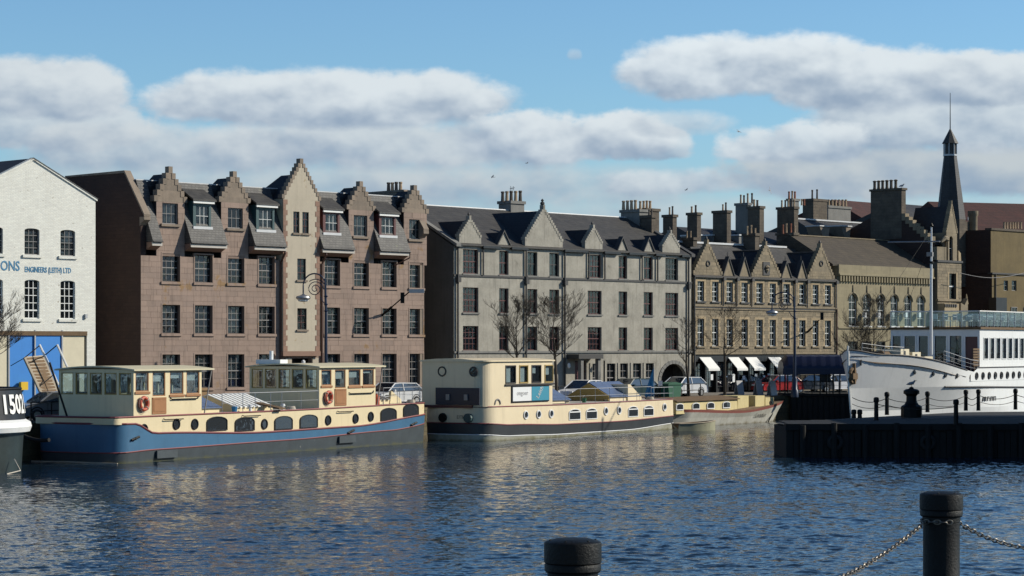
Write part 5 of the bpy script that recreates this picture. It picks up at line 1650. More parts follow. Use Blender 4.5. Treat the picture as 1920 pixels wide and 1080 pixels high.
def lifebuoy(label, fr, u, y, z):
    T = Thing('lifebuoy', label, 'lifebuoy', fr, (u, y, z), group='orange lifebuoys hung on the blue barge')
    T.part('ring', MB().torus((u, y - .10, z), .285, .085, 'y', 28, 10), 'rust', smooth=True)
    for k in range(4):
        a = R(45 + 90 * k)
        mb = MB(); cx, cz = u + .285 * math.cos(a), z + .285 * math.sin(a)
        pts = []
        for j in range(13):
            b = 2 * math.pi * j / 12
            rr = .285 + .094 * math.cos(b)
            pts.append((u + rr * math.cos(a), y - .10 + .094 * math.sin(b), z + rr * math.sin(a)))
        mb.tube(pts, .022, 5, cap=False)
        T.part('band', mb, 'rope')
    T.part('grab_line', MB().tube([(u + .40 * math.cos(2 * math.pi * k / 24), y - .13, z + .40 * math.sin(2 * math.pi * k / 24) - .02 * math.cos(4 * 2 * math.pi * k / 24)) for k in range(25)], .012, 4, cap=False), 'rope')
    T.part('hook', MB().tube([(u, y, z + .26), (u, y - .08, z + .28), (u, y - .2, z + .24)], .02, 5), 'iron')


# ---------------------------------------------------------------- blue and cream barge
B1 = Frame(-17.9, 108.5, 60.9)
BW = 5.2
E0 = 1.35
L1 = B1.u(818) + E0
b1 = Thing('house_barge', 'long blue and cream house barge with two wheelhouses, moored nearest the left', 'barge', B1, (0, BW / 2, 0))
def lin(x, pts):
    for (a, va), (b, vb) in zip(pts, pts[1:]):
        if x <= b:
            k = max(0, (x - a) / (b - a)); k = k * k * (3 - 2 * k)
            return va + (vb - va) * k
    return pts[-1][1]
off = lambda ring: [(x, y + BW / 2, z) for x, y, z in ring]
hb1 = bluff(L1, BW, E0, 2.6, 3.0)
def hbk(k, e=0): return lambda x: max(0.0, hb1(x) * k + (e if hb1(x) > 0 else 0))
zw = lambda x: -.5
zb = lambda x: lin(x, [(0, .48), (3, .56), (14, .62), (24, .80), (L1, 1.10)])
zt = lambda x: lin(x, [(0, 1.86), (1.4, 1.84), (3.0, 1.34), (12, 1.10), (20, 1.14), (L1, 1.62)])
zd = lambda x: lin(x, [(0, 2.17), (14, 2.17), (L1, 2.26)])
R0, R1, R2 = (off(hull_ring(L1, hbk(.95), zw, x0=-E0)), off(hull_ring(L1, hbk(1.0), zb, x0=-E0)), off(hull_ring(L1, hbk(1.012), zt, x0=-E0)))
band(b1, 'hull_bottom', [R0, R1], 'barge_boot')
band(b1, 'hull_band', [R1, R2], 'barge_blue')
mbot = MB(); mbot.poly([(x, y, zt(x + E0) - .02) for x, y, z in off(hull_ring(L1, hbk(1.0), zt, x0=-E0))])
b1.part('side_deck', mbot, 'deckgrey')
trim(b1, [(x, y, z + .01) for x, y, z in R1], .035, 'redline'); trim(b1, [(x, y, z + .01) for x, y, z in R2], .05, 'redline')
# cream upper works, inset a little; front corner square
def hin(x):
    return BW / 2 - .10 if .9 < x < L1 - 2.2 else (BW / 2 - .10) * (max(0, 1 - ((.9 - x) / .9) ** 6) ** (1 / 6) if x <= .9 else max(0, 1 - ((x - L1 + 2.2) / 2.2) ** 3) ** (1 / 3))
C0, C1 = off(hull_ring(L1, hin, lambda x: zt(x) - .03, x0=-E0)), off(hull_ring(L1, hin, zd, x0=-E0))
band(b1, 'upper_hull', [C0, C1], 'cream')
mdk = MB(); mdk.poly([(x, y, z - .002) for x, y, z in C1]); b1.part('deck', mdk, 'deckgrey')
trim(b1, [(x, y, z) for x, y, z in C1], .045, 'redline', 'deck_edge')
ys = .10 - .012
for px0, px1 in ((388.5, 424.5), (441.5, 475.5), (515.5, 547), (563, 594), (714.5, 742), (757, 783.5)):
    zc_ = zt(B1.u(px0, .1) + E0)
    side_window(b1, B1, px0, px1, zc_ + .13, zc_ + .75, ys, arch=.2, fr=.045)
for px in (330.5, 365, 495.5, 615, 666.5, 695):
    porthole(b1, B1, px, zt(B1.u(px, .1) + E0) + .42, ys, .235)
porthole(b1, B1, 270, 1.55, ys, .235)
for px in (306, 454, 632):
    u_ = B1.u(px, .1)
    b1.part('grab_rail', MB().tube([(u_, .08, 2.02), (u_, -.02, 1.98), (u_ + 1.45, -.02, 1.98), (u_ + 1.45, .08, 1.98)], .025, 5), 'iron')
for px, dz in ((250, .62), (655, .12), (773, .15)):
    u_ = B1.u(px); z_ = zb(u_ + E0) + dz
    b1.part('bitt', MB().tube([(u_ - .2, -.05, z_ - .05), (u_ + .3, -.12, z_ + .1)], .06, 6).tube([(u_ + .05, -.02, z_), (u_ + .05, -.14, z_ + .02)], .07, 6), 'iron')
for px in (292, 634):
    u_ = B1.u(px); z_ = zb(u_ + E0)
    b1.part('fender_board', MB().box(u_, u_ + 1.6, -.10, -.02, z_ - .42, z_ - .05), 'barge_boot')
# wheelhouse 1
wy0, wy1 = .14, .14 + 4.55
ZR1 = 4.42
def evenly(a, b, n, gap):
    w = (b - a - gap * (n + 1)) / n
    return [(a + gap + i * (w + gap), a + gap + i * (w + gap) + w) for i in range(n)]
fw_ = evenly(wy0, wy1, 5, .14)
wh1_0, wh1_1 = B1.u(250.5, wy0), B1.u(378, wy0)
def su(px, y=.14): return B1.u(px, y)
s1w = [(su(254), su(279), 3.36, 4.29), (su(286), su(310), 3.12, 4.29), (su(318.5), su(344), 3.18, 4.29), (su(349.5), su(374), 3.18, 4.29)]
c1 = cabin(b1, wh1_0, wh1_1, wy0, wy1, 2.17, ZR1, fw_, s1w, 'cream', zfw=(3.20, 4.25), over=(.15, .85, .16), side_items=(1,))
def deck_door(T, c_, a, b, y, z0, z1):
    d_ = T.part('door', MB().box(a - .05, b + .05, y - .03, y + .0, z0, z1), 'wood')
    T.part('door_panel', MB().box(a + .06, b - .06, y - .045, y - .03, z0 + .12, z1 - .12), 'wood', d_)
    T.part('door_panel', MB().box(a - .02, b + .02, y - .05, y - .03, z1 - .08, z1), 'wood', d_)
deck_door(b1, c1, su(286), su(310), wy0, 2.26, 3.06)
b1.part('grab_rail', MB().tube([(su(319), wy0, 3.02), (su(320), wy0 - .08, 2.95), (su(368), wy0 - .08, 2.95), (su(373), wy0 - .02, 3.08)], .03, 5), 'iron')
b1.part('roof_strut', MB().tube([(su(396.5), wy0, 4.36), (su(383), wy0, 2.2)], .035, 5), 'frame_grey')
lifebuoy('orange lifebuoy on the front wheelhouse of the blue barge, left of its wooden door', B1, su(267), wy0, 2.78)
# furniture glimpsed inside: table and helm
b1.part('helm_console', MB().box(wh1_0 + .4, wh1_0 + 1.0, 1.7, 3.2, 2.2, 3.3), 'wood')
b1.part('bench', MB().box(wh1_1 - 1.2, wh1_1 - .4, 1.0, 3.8, 2.2, 2.9), 'board_white')
# wheelhouse 2
v0, v1 = B1.u(598.5, wy0), B1.u(704, wy0)
s2w = [(su(602.5), su(621.5), 3.42, 4.27), (su(628), su(648), 3.25, 4.27), (su(653.5), su(676), 3.36, 4.27), (su(680), su(701), 3.36, 4.27)]
c2_ = cabin(b1, v0, v1, wy0, wy1, 2.17, ZR1 + .02, evenly(wy0, wy1, 5, .14), s2w, 'cream', zfw=(3.25, 4.30), over=(.2, .85, .16), side_items=(1,))
deck_door(b1, c2_, su(628), su(648), wy0, 2.3, 3.22)
b1.part('grab_rail', MB().tube([(su(654), wy0, 3.0), (su(655), wy0 - .08, 2.94), (su(697), wy0 - .08, 2.94), (su(700), wy0 - .02, 3.06)], .03, 5), 'iron')
b1.part('roof_strut', MB().tube([(su(717), wy0, 4.38), (su(707), wy0, 2.2)], .035, 5), 'frame_grey')
lifebuoy('orange lifebuoy on the rear wheelhouse of the blue barge, beside its wooden door', B1, su(613.5), wy0, 2.78)
b1.part('roof_box', MB().box(v0 + .2, v0 + .9, 2.8, 4.4, ZR1 + .15, ZR1 + .38), 'board_white')
b1.part('roof_vent', MB().tube([(v0 + .5, 3.6, ZR1 + .3), (v0 + .5, 3.6, ZR1 + .85)], .11, 8), 'board_white')
b1.part('table', MB().box(v0 + .9, v1 - .9, 1.4, 3.4, 2.85, 2.92), 'wood')
# skylights between the wheelhouses
def skylight(T, a, b, y0, y1, z0, zs, zr, mbase, mtop, slats=0):
    ym = (y0 + y1) / 2
    base = T.part('skylight', MB().box(a, b, y0, y1, z0, zs).prism([(y0, zs), (y1, zs), (ym, zr)], 'x', a + .02, b - .02), mbase)
    n = slats or 3
    for i in range(n):
        xa, xb = a - .06 + (b - a + .12) * i / n, a - .06 + (b - a + .12) * (i + 1) / n - (.02 if not slats else (b - a) / n * .45)
        for sgn in (0, 1):
            yy = y0 - .12 if sgn == 0 else y1 + .12
            ze_ = zs - .12 * (zr - zs) / (ym - y0)
            T.part('louvre' if slats else 'solar_panel', MB().prism([(yy, ze_ + .02), (ym, zr + .02), (ym, zr + .07), (yy, ze_ + .07)], 'x', xa, xb), mtop, base)
    return base
skylight(b1, su(386), su(441), 1.1, 4.3, 2.17, 2.42, 3.05, 'cream', 'solar')
skylight(b1, su(466), su(537), 1.0, 4.4, 2.17, 2.40, 2.98, 'cream', 'board_white', 9)
skylight(b1, su(707), su(752), .9, 4.0, 2.2, 2.5, 3.0, 'cream', 'frame_grey', 6)
b1.part('skylight_end', MB().prism([(su(751), 2.2), (su(773), 2.2), (su(772), 2.5), (su(754), 3.0)], 'y', .85, 1.0), 'cream')
for px in (480, 541):
    b1.part('deck_vent', MB().lathe([(.08, 0), (.08, .2), (.14, .24), (.1, .34)], (su(px), .5, 2.17), 10), 'board_white')
rail(b1, [(su(px), .16, 2.19) for px in (417, 456, 479, 508, 529, 565, 597)], .95, 2)
rail(b1, [(su(px), .25, 2.24) for px in (722, 748, 776, 790)] + [(su(806), .8, 2.26), (L1 - E0 - .35, 2.3, 2.26)], .95, 2)
rail(b1, [(su(px), 4.9, 2.2) for px in (340, 366, 395, 425, 450)], .95, 2)
b1.part('boarding_plank', MB().prism([(-.2, 2.25), (3.6, 2.9), (3.6, 2.98), (-.2, 2.33)], 'x', su(400, 4.0), su(402, 4.0) + .5), 'weedy')
b1.part('mast', MB().tube([(-1.1, 3.0, 1.9), (-1.2, 4.1, 4.75)], .05, 6), 'iron')
logf = MB().tube([B1.w(-1.2, .0, .0), B1.w(-1.55, 2.5, .03), B1.w(-1.45, 5.0, .01)], [.05, .07, .05], 6)
single('floating_timber', 'pale floating timber lying at the waterline under the dark bow of the blue barge', 'timber', logf, 'gangway')

# ---------------------------------------------------------------- cream and black barge
B2 = Frame(0.0, 135.2, 58.5)
BW2 = 4.7
b2 = Thing('house_barge', 'cream and black house barge with a tall box wheelhouse and an advertising board', 'barge', B2, (0, BW2 / 2, 0))
U2a, U2b = B2.u(925), B2.u(1268)
E2 = 1.6
L2 = U2b - U2a + E2
x2 = U2a - E2 * .55
off2 = lambda ring: [(x, y + BW2 / 2, z) for x, y, z in ring]
hb2 = bluff(L2, BW2, E2, 1.8, 2.8)
def h2(k): return lambda x: hb2(x) * k
z20 = lambda x: lin(x, [(0, .38), (3, .24), (9, .15), (17, .15), (L2, .42)])
z21 = lambda x: lin(x, [(0, 1.04), (3, .90), (9, .76), (16, .74), (L2, .90)])
z22 = lambda x: lin(x, [(0, 2.0), (9, 1.95), (L2, 2.0)])
Ra, Rb, Rc, Rd = [off2(hull_ring(L2, h2(k), z, x0=x2)) for k, z in ((.94, lambda x: -.5), (.99, z20), (1.0, z21), (.985, z22))]
band(b2, 'hull_bottom', [Ra, Rb], 'bootwhite')
band(b2, 'hull_band', [Rb, Rc], 'barge_black')
band(b2, 'upper_hull', [Rc, Rd], 'cream2')
md = MB(); md.poly(Rd); b2.part('deck', md, 'deckgrey')
trim(b2, Rc, .04, 'redline'); trim(b2, Rd, .04, 'redline', 'deck_edge'); trim(b2, Rb, .03, 'board_white')
def s2(px, y=.03): return B2.u(px, y)
for px in (985.5, 1009.5, 1033, 1135.5, 1160.5, 1245.5):
    porthole(b2, B2, px, 1.43 if px < 1240 else 1.5, .015, .225, 'board_white', rw=.05)
for a, b in ((1067, 1087), (1099, 1118), (1178, 1195), (1207, 1224)):
    side_window(b2, B2, a, b, 1.02, 1.62, .02, 'board_white', arch=.18, fr=.05, bar=1.47)
# deckhouse: rounded near corner
hz0, hz1 = 2.0, 4.62
hL = B2.u(1040) - (x2 + .1)
rc = .85
def house_ring(z, k=0.0):
    pts = []
    xa, xb, ya, yb = x2 + .12 - k, B2.u(1040) + k, .16 - k, BW2 - .16 + k
    for i in range(9):
        a = math.pi * (1.5 - i / 16)      # near-left corner
        pts.append((xa + rc + rc * math.cos(a), ya + rc + rc * math.sin(a), z))
    for i in range(9):
        a = math.pi * (1.0 - i / 16)
        pts.append((xa + rc * .15 + rc * .15 * math.cos(a), yb - rc * .15 + rc * .15 * math.sin(a), z))
    pts += [(xb, yb, z), (xb, ya, z)]
    return pts
xa_, xb_ = x2 + .12, B2.u(1040)
sw2 = [(s2(a, .16), s2(b, .16), 3.32, 4.40) for a, b in ((947.5, 967), (973.5, 990), (996.5, 1014.5), (1021, 1037))]
hm = MB()
r_lo, r_hi = house_ring(hz0), house_ring(hz1)
hm.strip(r_lo[:-1], r_hi[:-1])
hm.quad(r_lo[-2], r_lo[-1], r_hi[-1], r_hi[-2])
panel(hm, xa_ + rc, xb_, hz0, hz1, .16, sw2, .08)
dh = b2.part('deckhouse', hm, 'cream2', smooth=False)
rt = [[(x, y, z) for x, y, z in house_ring(hz1 + dz, k)] for dz, k in ((0.002, .12), (.08, .12))]
rmb = MB(); rmb.strip(rt[0], rt[1], True)
cen = [((x + (xa_ + xb_) / 2 * 0), BW2 / 2, 0) for x, y, z in rt[1]]
inner = [(x, BW2 / 2 + (y - BW2 / 2) * .5, hz1 + .17) for x, y, z in rt[1]]
rmb.strip(rt[1], inner, True); rmb.poly([(x, BW2 / 2 + (y - BW2 / 2) * .001, hz1 + .2) for x, y, z in rt[1]]) if False else None
inner2 = [(x, BW2 / 2 + (y - BW2 / 2) * .02, hz1 + .20) for x, y, z in rt[1]]
rmb.strip(inner, inner2, True); rmb.poly(rt[0])
b2.part('roof', rmb, 'cream2')
for i, (a, b, c, d) in enumerate(sw2):
    w_ = b2.part('window', MB().box(a, a + .06, .13, .2, c, d).box(b - .06, b, .13, .2, c, d).box(a, b, .13, .2, c, c + .07).box(a, b, .13, .2, d - .06, d), 'ochre_hatch' if i % 2 else 'frame_dark')
    b2.part('pane', MB().box(a + .06, b - .06, .20, .21, c + .07, d - .06), 'cabin_glass', w_)
    b2.part('blind', MB().box(a + .08, a + .08 + (b - a) * (.6, .75, .55, .65)[i], .30, .32, d - (1.0, 1.0, .5, .6)[i], d - .05), 'blind', w_)
b2.part('window_ledge', MB().box(sw2[0][0] - .08, sw2[-1][1] + .06, .07, .155, 3.20, 3.29), 'frame_dark')
b2.part('back_panel', MB().box(xa_ + 1.2, xb_ - .1, 2.6, 2.64, hz0, hz1 - .05), 'frame_teal')
bz0, bz1 = 2.27, 3.10
ba = [s2(959.5, .16), s2(994.5, .16), s2(1027, .16)]
bo = b2.part('sign_board', MB().box(ba[0] - .06, ba[2] + .06, .09, .155, bz0 - .07, bz1 + .07), 'black')
b2.part('sign_panel', MB().box(ba[0], ba[1] - .02, .07, .089, bz0, bz1), 'board_white', bo)
b2.part('sign_panel', MB().box(ba[1] + .02, ba[2], .07, .089, bz0, bz1), 'teal', bo)
tt = text_mb('ongoer', .40, .01); wmx = max(p[0] for p in tt.v)
tt = shift(tt, ba[0] + .42, .062, 2.62, (ba[1] - ba[0] - .84) / wmx, 1); b2.part('lettering', tt, 'board_grey', bo)
tt = text_mb('Leith', .42, .01, bold=.01); wmx = max(p[0] for p in tt.v)
def rotp(p):
    x, z = p[0] * .75 / wmx * 1.0, p[2] * 1.1
    a = R(62); cx = (ba[1] + ba[2]) / 2 - .25
    X = x * math.cos(a) * 1.7 - z * math.sin(a) * 1.0
    return (cx + X, .062, bz0 + .1 + x * math.sin(a) * 1.0 + z * math.cos(a) * .8)
tt.v = [rotp(p) for p in tt.v]; b2.part('lettering', tt, 'board_white', bo)
# shaded end facing left
xe = xa_
def ey(px, x=xe): return B2.t(px, x)
for px, mm in ((829, 'cream2'), (888, 'frame_dark')):
    y_ = ey(px)
    p_ = b2.part('porthole', MB().torus((xe - .02, y_, 4.05), .26, .045, 'x', 18, 6), 'frame_dark', smooth=True)
    pm = MB(); pm.poly([(xe - .012, y_ + .26 * math.cos(2 * math.pi * k / 16), 4.05 + .26 * math.sin(2 * math.pi * k / 16)) for k in range(16)]); b2.part('pane', pm, 'dark_glass' if mm != 'cream2' else 'cream2', p_)
pb_ = b2.part('end_shutter', MB().box(xe - .08, xe - .01, ey(900), ey(818), 2.1, 3.10), 'panelblue')
for px in (842, 876):
    y_ = ey(px)
    b2.part('bulkhead_lamp', MB().box(xe - .18, xe - .085, y_ - .12, y_ + .12, 2.38, 2.72), 'frame_grey', pb_)
tt = text_mb('CORVUS' if False else 'LEITH', .30, .02); wmx = max(p[0] for p in tt.v)
xb2 = x2 - .02
b2.part('deck_band', MB().box(xe - .16, xe - .02, .9, BW2 - .4, 1.93, 2.08), 'maroon')
for px in (833, 880):
    y_ = ey(px)
    b2.part('fender_disc', MB().tube([(x2 + .12, y_, 1.35), (x2 - .12, y_, 1.35)], .27, 12), 'frame_teal' if px == 880 else 'iron')
tl = text_mb('LEITH', .28, .02)
tl.v = [(x2 + .02 + p[1], ey(868) + .0 - p[0] + .5, 1.3 + p[2]) for p in tl.v]
b2.part('name_lettering', tl, 'frame_dark')
b2.part('coiled_hose', MB().torus((s2(936), .14, 2.12), .3, .05, 'y', 16, 6, 0, 180), 'frame_grey')
# skylights aft
skylight(b2, s2(1042), s2(1090), .9, 3.9, 2.0, 2.22, 2.95, 'cream2', 'solar')
sk2 = skylight(b2, s2(1143, .9), s2(1198, .9), .9, 3.9, 2.0, 2.30, 3.15, 'cream2', 'solar')
b2.part('hatch_end', MB().prism([(.9, 2.05), (3.9, 2.05), (3.9, 2.35), (2.4, 3.12), (.9, 2.35)], 'x', s2(1142, .9) - .08, s2(1142, .9) - .02), 'ochre_hatch')
b2.part('companionway', MB().prism([(s2(1197), 2.0), (s2(1224), 2.0), (s2(1222), 2.2), (s2(1201), 3.05), (s2(1197), 3.05)], 'y', .8, 2.2), 'cream2')
rail(b2, [(s2(px, .2), .2, 1.98) for px in (1060, 1088, 1116, 1143, 1169, 1194, 1221)], .9, 2, .016)
rail(b2, [(s2(px, .3), .3, 2.0) for px in (1221, 1245, 1262)] + [(U2b - .9, 3.5, 2.0)], .8, 2, .016)
for px in (1070, 1142, 1220):
    b2.part('deck_cleat', MB().tube([(s2(px) - .2, .3, 2.1), (s2(px) + .2, .3, 2.1)], .05, 6), 'iron')

# ---------------------------------------------------------------- small old launch with a red gunwale
B3 = Frame(11.3, 155.8, 56)
b3 = Thing('launch', 'small old cabin boat with cream cabin, red gunwale and dirty white hull, behind the dinghy', 'boat', B3, (0, 1.6, 0))
L3 = B3.u(1468, 1.6)
def hb3(x):
    k = min(1, (max(0, x) / 1.6) ** .5) if x < 1.6 else 1.0
    if x > L3 * .68: k = max(0, 1 - ((x - L3 * .68) / (L3 * .32)) ** 2.3)
    return 1.6 * k
o3 = lambda ring: [(x, y + 1.6, z) for x, y, z in ring]
zg = lambda x: lin(x, [(0, 1.22), (L3 * .5, .98), (L3, 1.55)])
rr = [o3(hull_ring(L3, lambda x, k=k: hb3(x) * k, z)) for k, z in ((.72, lambda x: -.3), (.9, lambda x: zg(x) * .5), (1.0, lambda x: zg(x) - .2), (1.02, zg))]
def rake(ring, dz):
    return [(x - max(0, (x - L3 * .7)) * dz, y, z) for x, y, z in ring]
rr = [rake(rr[0], .38), rake(rr[1], .16), rake(rr[2], .03), rr[3]]
band(b3, 'hull', rr[:3], mat('old_white_hull_paint', (0.55, 0.55, 0.50), (0.40, 0.39, 0.33), 0.6, 1.0, 0.9, streak=.35, tide=(0.14, (0.16, 0.13, 0.06)), spots=((0.35, 0.22, 0.12), 2.0, 0.70)))
band(b3, 'gunwale_band', rr[2:], mat('faded_red_paint', (0.22, 0.06, 0.045), None, 0.6, 2, 0.6), cap=False)
dm = MB(); dm.poly([(x, y, z - .05) for x, y, z in rr[3]]); b3.part('deck', dm, 'weedy')
def s3(px, y=.22): return B3.u(px, y)
cab3 = b3.part('cabin', MB().prism([(.22, .9), (.26, 1.75), (1.6, 1.95), (2.95, 1.75), (2.98, .9)], 'x', s3(1268), s3(1383)), mat('worn_cream_paint', (0.62, 0.53, 0.27), (0.5, 0.42, 0.2), 0.65, 1.5, 0.8, streak=.3))
b3.part('cabin_roof', MB().prism([(.1, 1.76), (1.6, 1.96), (3.1, 1.76), (3.1, 1.82), (1.6, 2.03), (.1, 1.82)], 'x', s3(1266), s3(1385)), 'weedy', cab3)
for px in (1273.5, 1304, 1331.5, 1361):
    side_window(b3, B3, px - 5.5, px + 6.5, 1.22, 1.58, .22, 'board_white', arch=.1, fr=.06, glass='dark_glass')
wc = MAT_W = M and MATS['worn_cream_paint']
for a, b, zt_ in ((1385, 1406, 1.98), (1418, 1436, 1.95), (1437, 1453, 1.80)):
    b3.part('cabin_panel', MB().box(s3(a), s3(b) - .04, .3, 2.7, .95, zt_), wc)
b3.part('wheel_shelter', MB().box(s3(1406), s3(1418), 1.4, 2.6, 1.0, 1.9), 'weedy')
porthole(b3, B3, 1444.5, 1.42, .29, .1, 'frame_dark')
tt = text_mb('London', .42, .01, shear=.4); tt = shift(tt, s3(1418, -.02), -.05, .42, 1.3, 1)
def onhull3(p):
    x = p[0]; z = p[2]; k = .72 + .18 * min(1, max(0, (z + .3) / 1.0)) + .1
    return (x, 1.6 - hb3(x) * (.90 + .1 * min(1, max(0, (z - .45) / .4))) - .03, z)
tt.v = [onhull3(p) for p in tt.v]; b3.part('name_lettering', tt, 'frame_dark')
b3.part('anchor_chain', MB().tube([(s3(1452), .35, 1.2), (s3(1450), .3, .6), (s3(1440), .2, .05)], .05, 5), 'iron')
# dinghy
DF = Frame(*[(gx(1276, 149)), 149][:2], 30)
dT = Thing('dinghy', 'small grey-green open dinghy lying against the old launch', 'dinghy', DF, (0, .6, 0))
Ld = DF.u(1351)
def hbd(x): return .62 * (min(1, .75 + .25 * x / 1.2) if x < 1.2 else max(0.02, 1 - ((x - 1.2) / (Ld - 1.2)) ** 2.4) if x > 1.2 else 1)
od = lambda ring: [(x, y + .6, z) for x, y, z in ring]
zdg = lambda x: .48 + .16 * (x / Ld) ** 2
rg_ = [od(hull_ring(Ld, lambda x, k=k: hbd(x) * k, z, 24)) for k, z in ((.7, lambda x: -.1), (1.0, zdg), (.9, zdg), (.7, lambda x: .12))]
band(dT, 'hull', rg_[:2], mat('grey_green_paint', (0.36, 0.36, 0.25), None, .7, 2, .7, streak=.3)); band(dT, 'inner_hull', rg_[2:], 'weedy', cap=True)
trim(dT, rg_[1], .035, 'gangway', 'gunwale')
for x in (.8, 1.9): dT.part('thwart', MB().box(x, x + .2, .6 - hbd(x) * .9, .6 + hbd(x) * .9, .36, .40), 'gangway')

# ---------------------------------------------------------------- white ship
WS = Frame(20.2, 137.8, 57)
sT = Thing('ship', 'large white ship with glass-railed upper deck, moored behind the dark pier', 'ship', WS, (0, 0, 0))
LS = 48.0
def hbs(x, k):
    full = 3.25
    e = (19.0, 15.5, 12.0, 9.2)[k]
    p = (1.12, 1.3, 1.6, 2.0)[k]
    v = full if x > e else full * (1 - (1 - x / e) ** p) ** (1.0 if k < 2 else .9)
    if x > LS - 8: v *= max(0.1, 1 - ((x - LS + 8) / 8) ** 2.5)
    return max(v, 0.0)
zsh_ = lambda x: lin(x, [(0, 5.30), (2, 5.02), (14, 3.80), (16.0, 3.72), (LS, 3.5)])
def ring_s(k, z, dx=0):
    return [(x + dx * max(0, 1 - x / 10), y, zz) for x, y, zz in hull_ring(LS, lambda x: hbs(x, k), z, 70)]
SR = [ring_s(0, lambda x: -.6, .9), ring_s(1, lambda x: 1.6, .4), ring_s(2, lambda x: 3.0 if True else 0, .12), ring_s(3, zsh_, 0)]
def hull_side_y(x, z):
    """half breadth of the ship at height z"""
    zs = [-.6, 1.6, 3.0, zsh_(x)]
    for k in range(3):
        if z <= zs[k + 1]:
            f = (z - zs[k]) / max(.01, zs[k + 1] - zs[k]); return hbs(x, k) * (1 - f) + hbs(x, k + 1) * f
    return hbs(x, 3)
band(sT, 'hull', SR, 'shipwhite')
dk = MB(); dk.poly([(x, y * .97, z - .55) for x, y, z in SR[3]]); sT.part('deck', dk, 'weedy')
# upper-hull strake and raised side amidships
U_c = WS.u(1837, -2.85)
ub = MB()
top_line = lambda x: 3.72
nb_ = 24
def side_pts(z, x0, x1, k=3, out=.02):
    return [(x0 + (x1 - x0) * i / nb_, -(hbs(x0 + (x1 - x0) * i / nb_, k) + out), z(x0 + (x1 - x0) * i / nb_)) for i in range(nb_ + 1)]
xb0 = WS.u(1818, -3.2)
zr1 = lambda x: min(4.15, 3.72 + .45 * max(0, min(1, (x - xb0) / .9)))
for sg in (1, -1):
    ub.strip([(x, y * sg, z) for x, y, z in side_pts(lambda x: 3.3, xb0, LS - 6)], [(x, y * sg, z) for x, y, z in side_pts(zr1, xb0, LS - 6)])
sT.part('raised_bulwark', ub, 'shipwhite')
capr = [(x, y, z + .0) for x, y, z in SR[3] if x < xb0 + .3 and y <= 0.01]
sT.part('cap_rail', MB().tube(capr, .045, 5).tube([(x, -y, z) for x, y, z in capr], .045, 5), 'frame_dark')
sT.part('cap_rail', MB().tube(side_pts(lambda x: 4.16, xb0 + 1, LS - 6), .045, 5), 'frame_dark')
sk_ = lambda x: lin(x, [(0, 4.95), (14, 3.38), (LS, 3.2)])
sT.part('sheer_line', MB().tube([(x, -(hull_side_y(x, sk_(x) - .2) + .01), sk_(x) - .02) for x in [0.15 + .5 * i for i in range(22)]], .025, 4), 'frame_dark')
rubz = lambda x: 3.0 - .016 * (x - 8)
sT.part('rubbing_strake', MB().tube([(x, -(hull_side_y(x, rubz(x)) + .03), rubz(x)) for x in [8.2 + 1.2 * i for i in range(30)]], .06, 5), 'frame_dark')
sT.part('stem_bar', MB().tube([(.0, 0, 5.55), (-.02, 0, 5.2), (.1, 0, 3.2), (.38, 0, 1.6), (.9, 0, -.5)], .075, 6), 'white_trim')
for px, z in ((1675, 4.55), (1725.5, 3.98), (1747, 3.86), (1763, 3.75), (1779.5, 3.68), (1802.5, 3.56)):
    x = WS.u(px, -2.6)
    y = -hull_side_y(x, z) - .01
    p_ = sT.part('porthole', MB().torus((x, y + .02, z), .15, .03, 'y', 14, 5), 'frame_dark')
    pm = MB(); pm.poly([(x + .15 * math.cos(2 * math.pi * k / 12), y - .005, z + .15 * math.sin(2 * math.pi * k / 12)) for k in range(12)]); sT.part('pane', pm, 'dark_glass', p_)
for i in range(9):
    x = WS.u(1830.5, -3.26) + 1.08 * i; z = 3.63; y = -3.29
    p_ = sT.part('porthole', MB().torus((x, y, z), .20, .05, 'y', 14, 5), 'frame_dark')
    pm = MB(); pm.poly([(x + .2 * math.cos(2 * math.pi * k / 12), y - .01, z + .2 * math.sin(2 * math.pi * k / 12)) for k in range(12)]); sT.part('pane', pm, 'dark_glass', p_)
# anchor in its hawse
xan = WS.u(1627, -1.2); zan = 3.75
ya = -hull_side_y(xan, zan)
sT.part('anchor', MB().torus((xan, ya - .1, zan), .42, .11, 'y', 12, 6, 200, 520).tube([(xan + .1, ya - .15, zan + .75), (xan, ya - .2, zan - .5)], .1, 6).box(xan - .35, xan + .3, ya - .3, ya - .05, zan - .2, zan + .15), 'weedy')
for px_, w_ in ((1844, .24), (1848, .14), (1851.5, .34), (1857, .34), (1862, .34)):
    x_ = WS.u(px_, -3.2); y_ = -hull_side_y(x_, 2.15) - .02
    if w_ < .3: sT.part('draught_marks', MB().box(x_, x_ + w_, y_ - .01, y_ + .03, 2.0, 2.28), 'frame_dark')
    else: sT.part('draught_marks', MB().box(x_, x_ + w_, y_ - .01, y_ + .03, 2.22, 2.28).box(x_, x_ + .06, y_ - .01, y_ + .03, 2.0, 2.22).box(x_ + w_ - .06, x_ + w_, y_ - .01, y_ + .03, 2.0, 2.22), 'frame_dark')
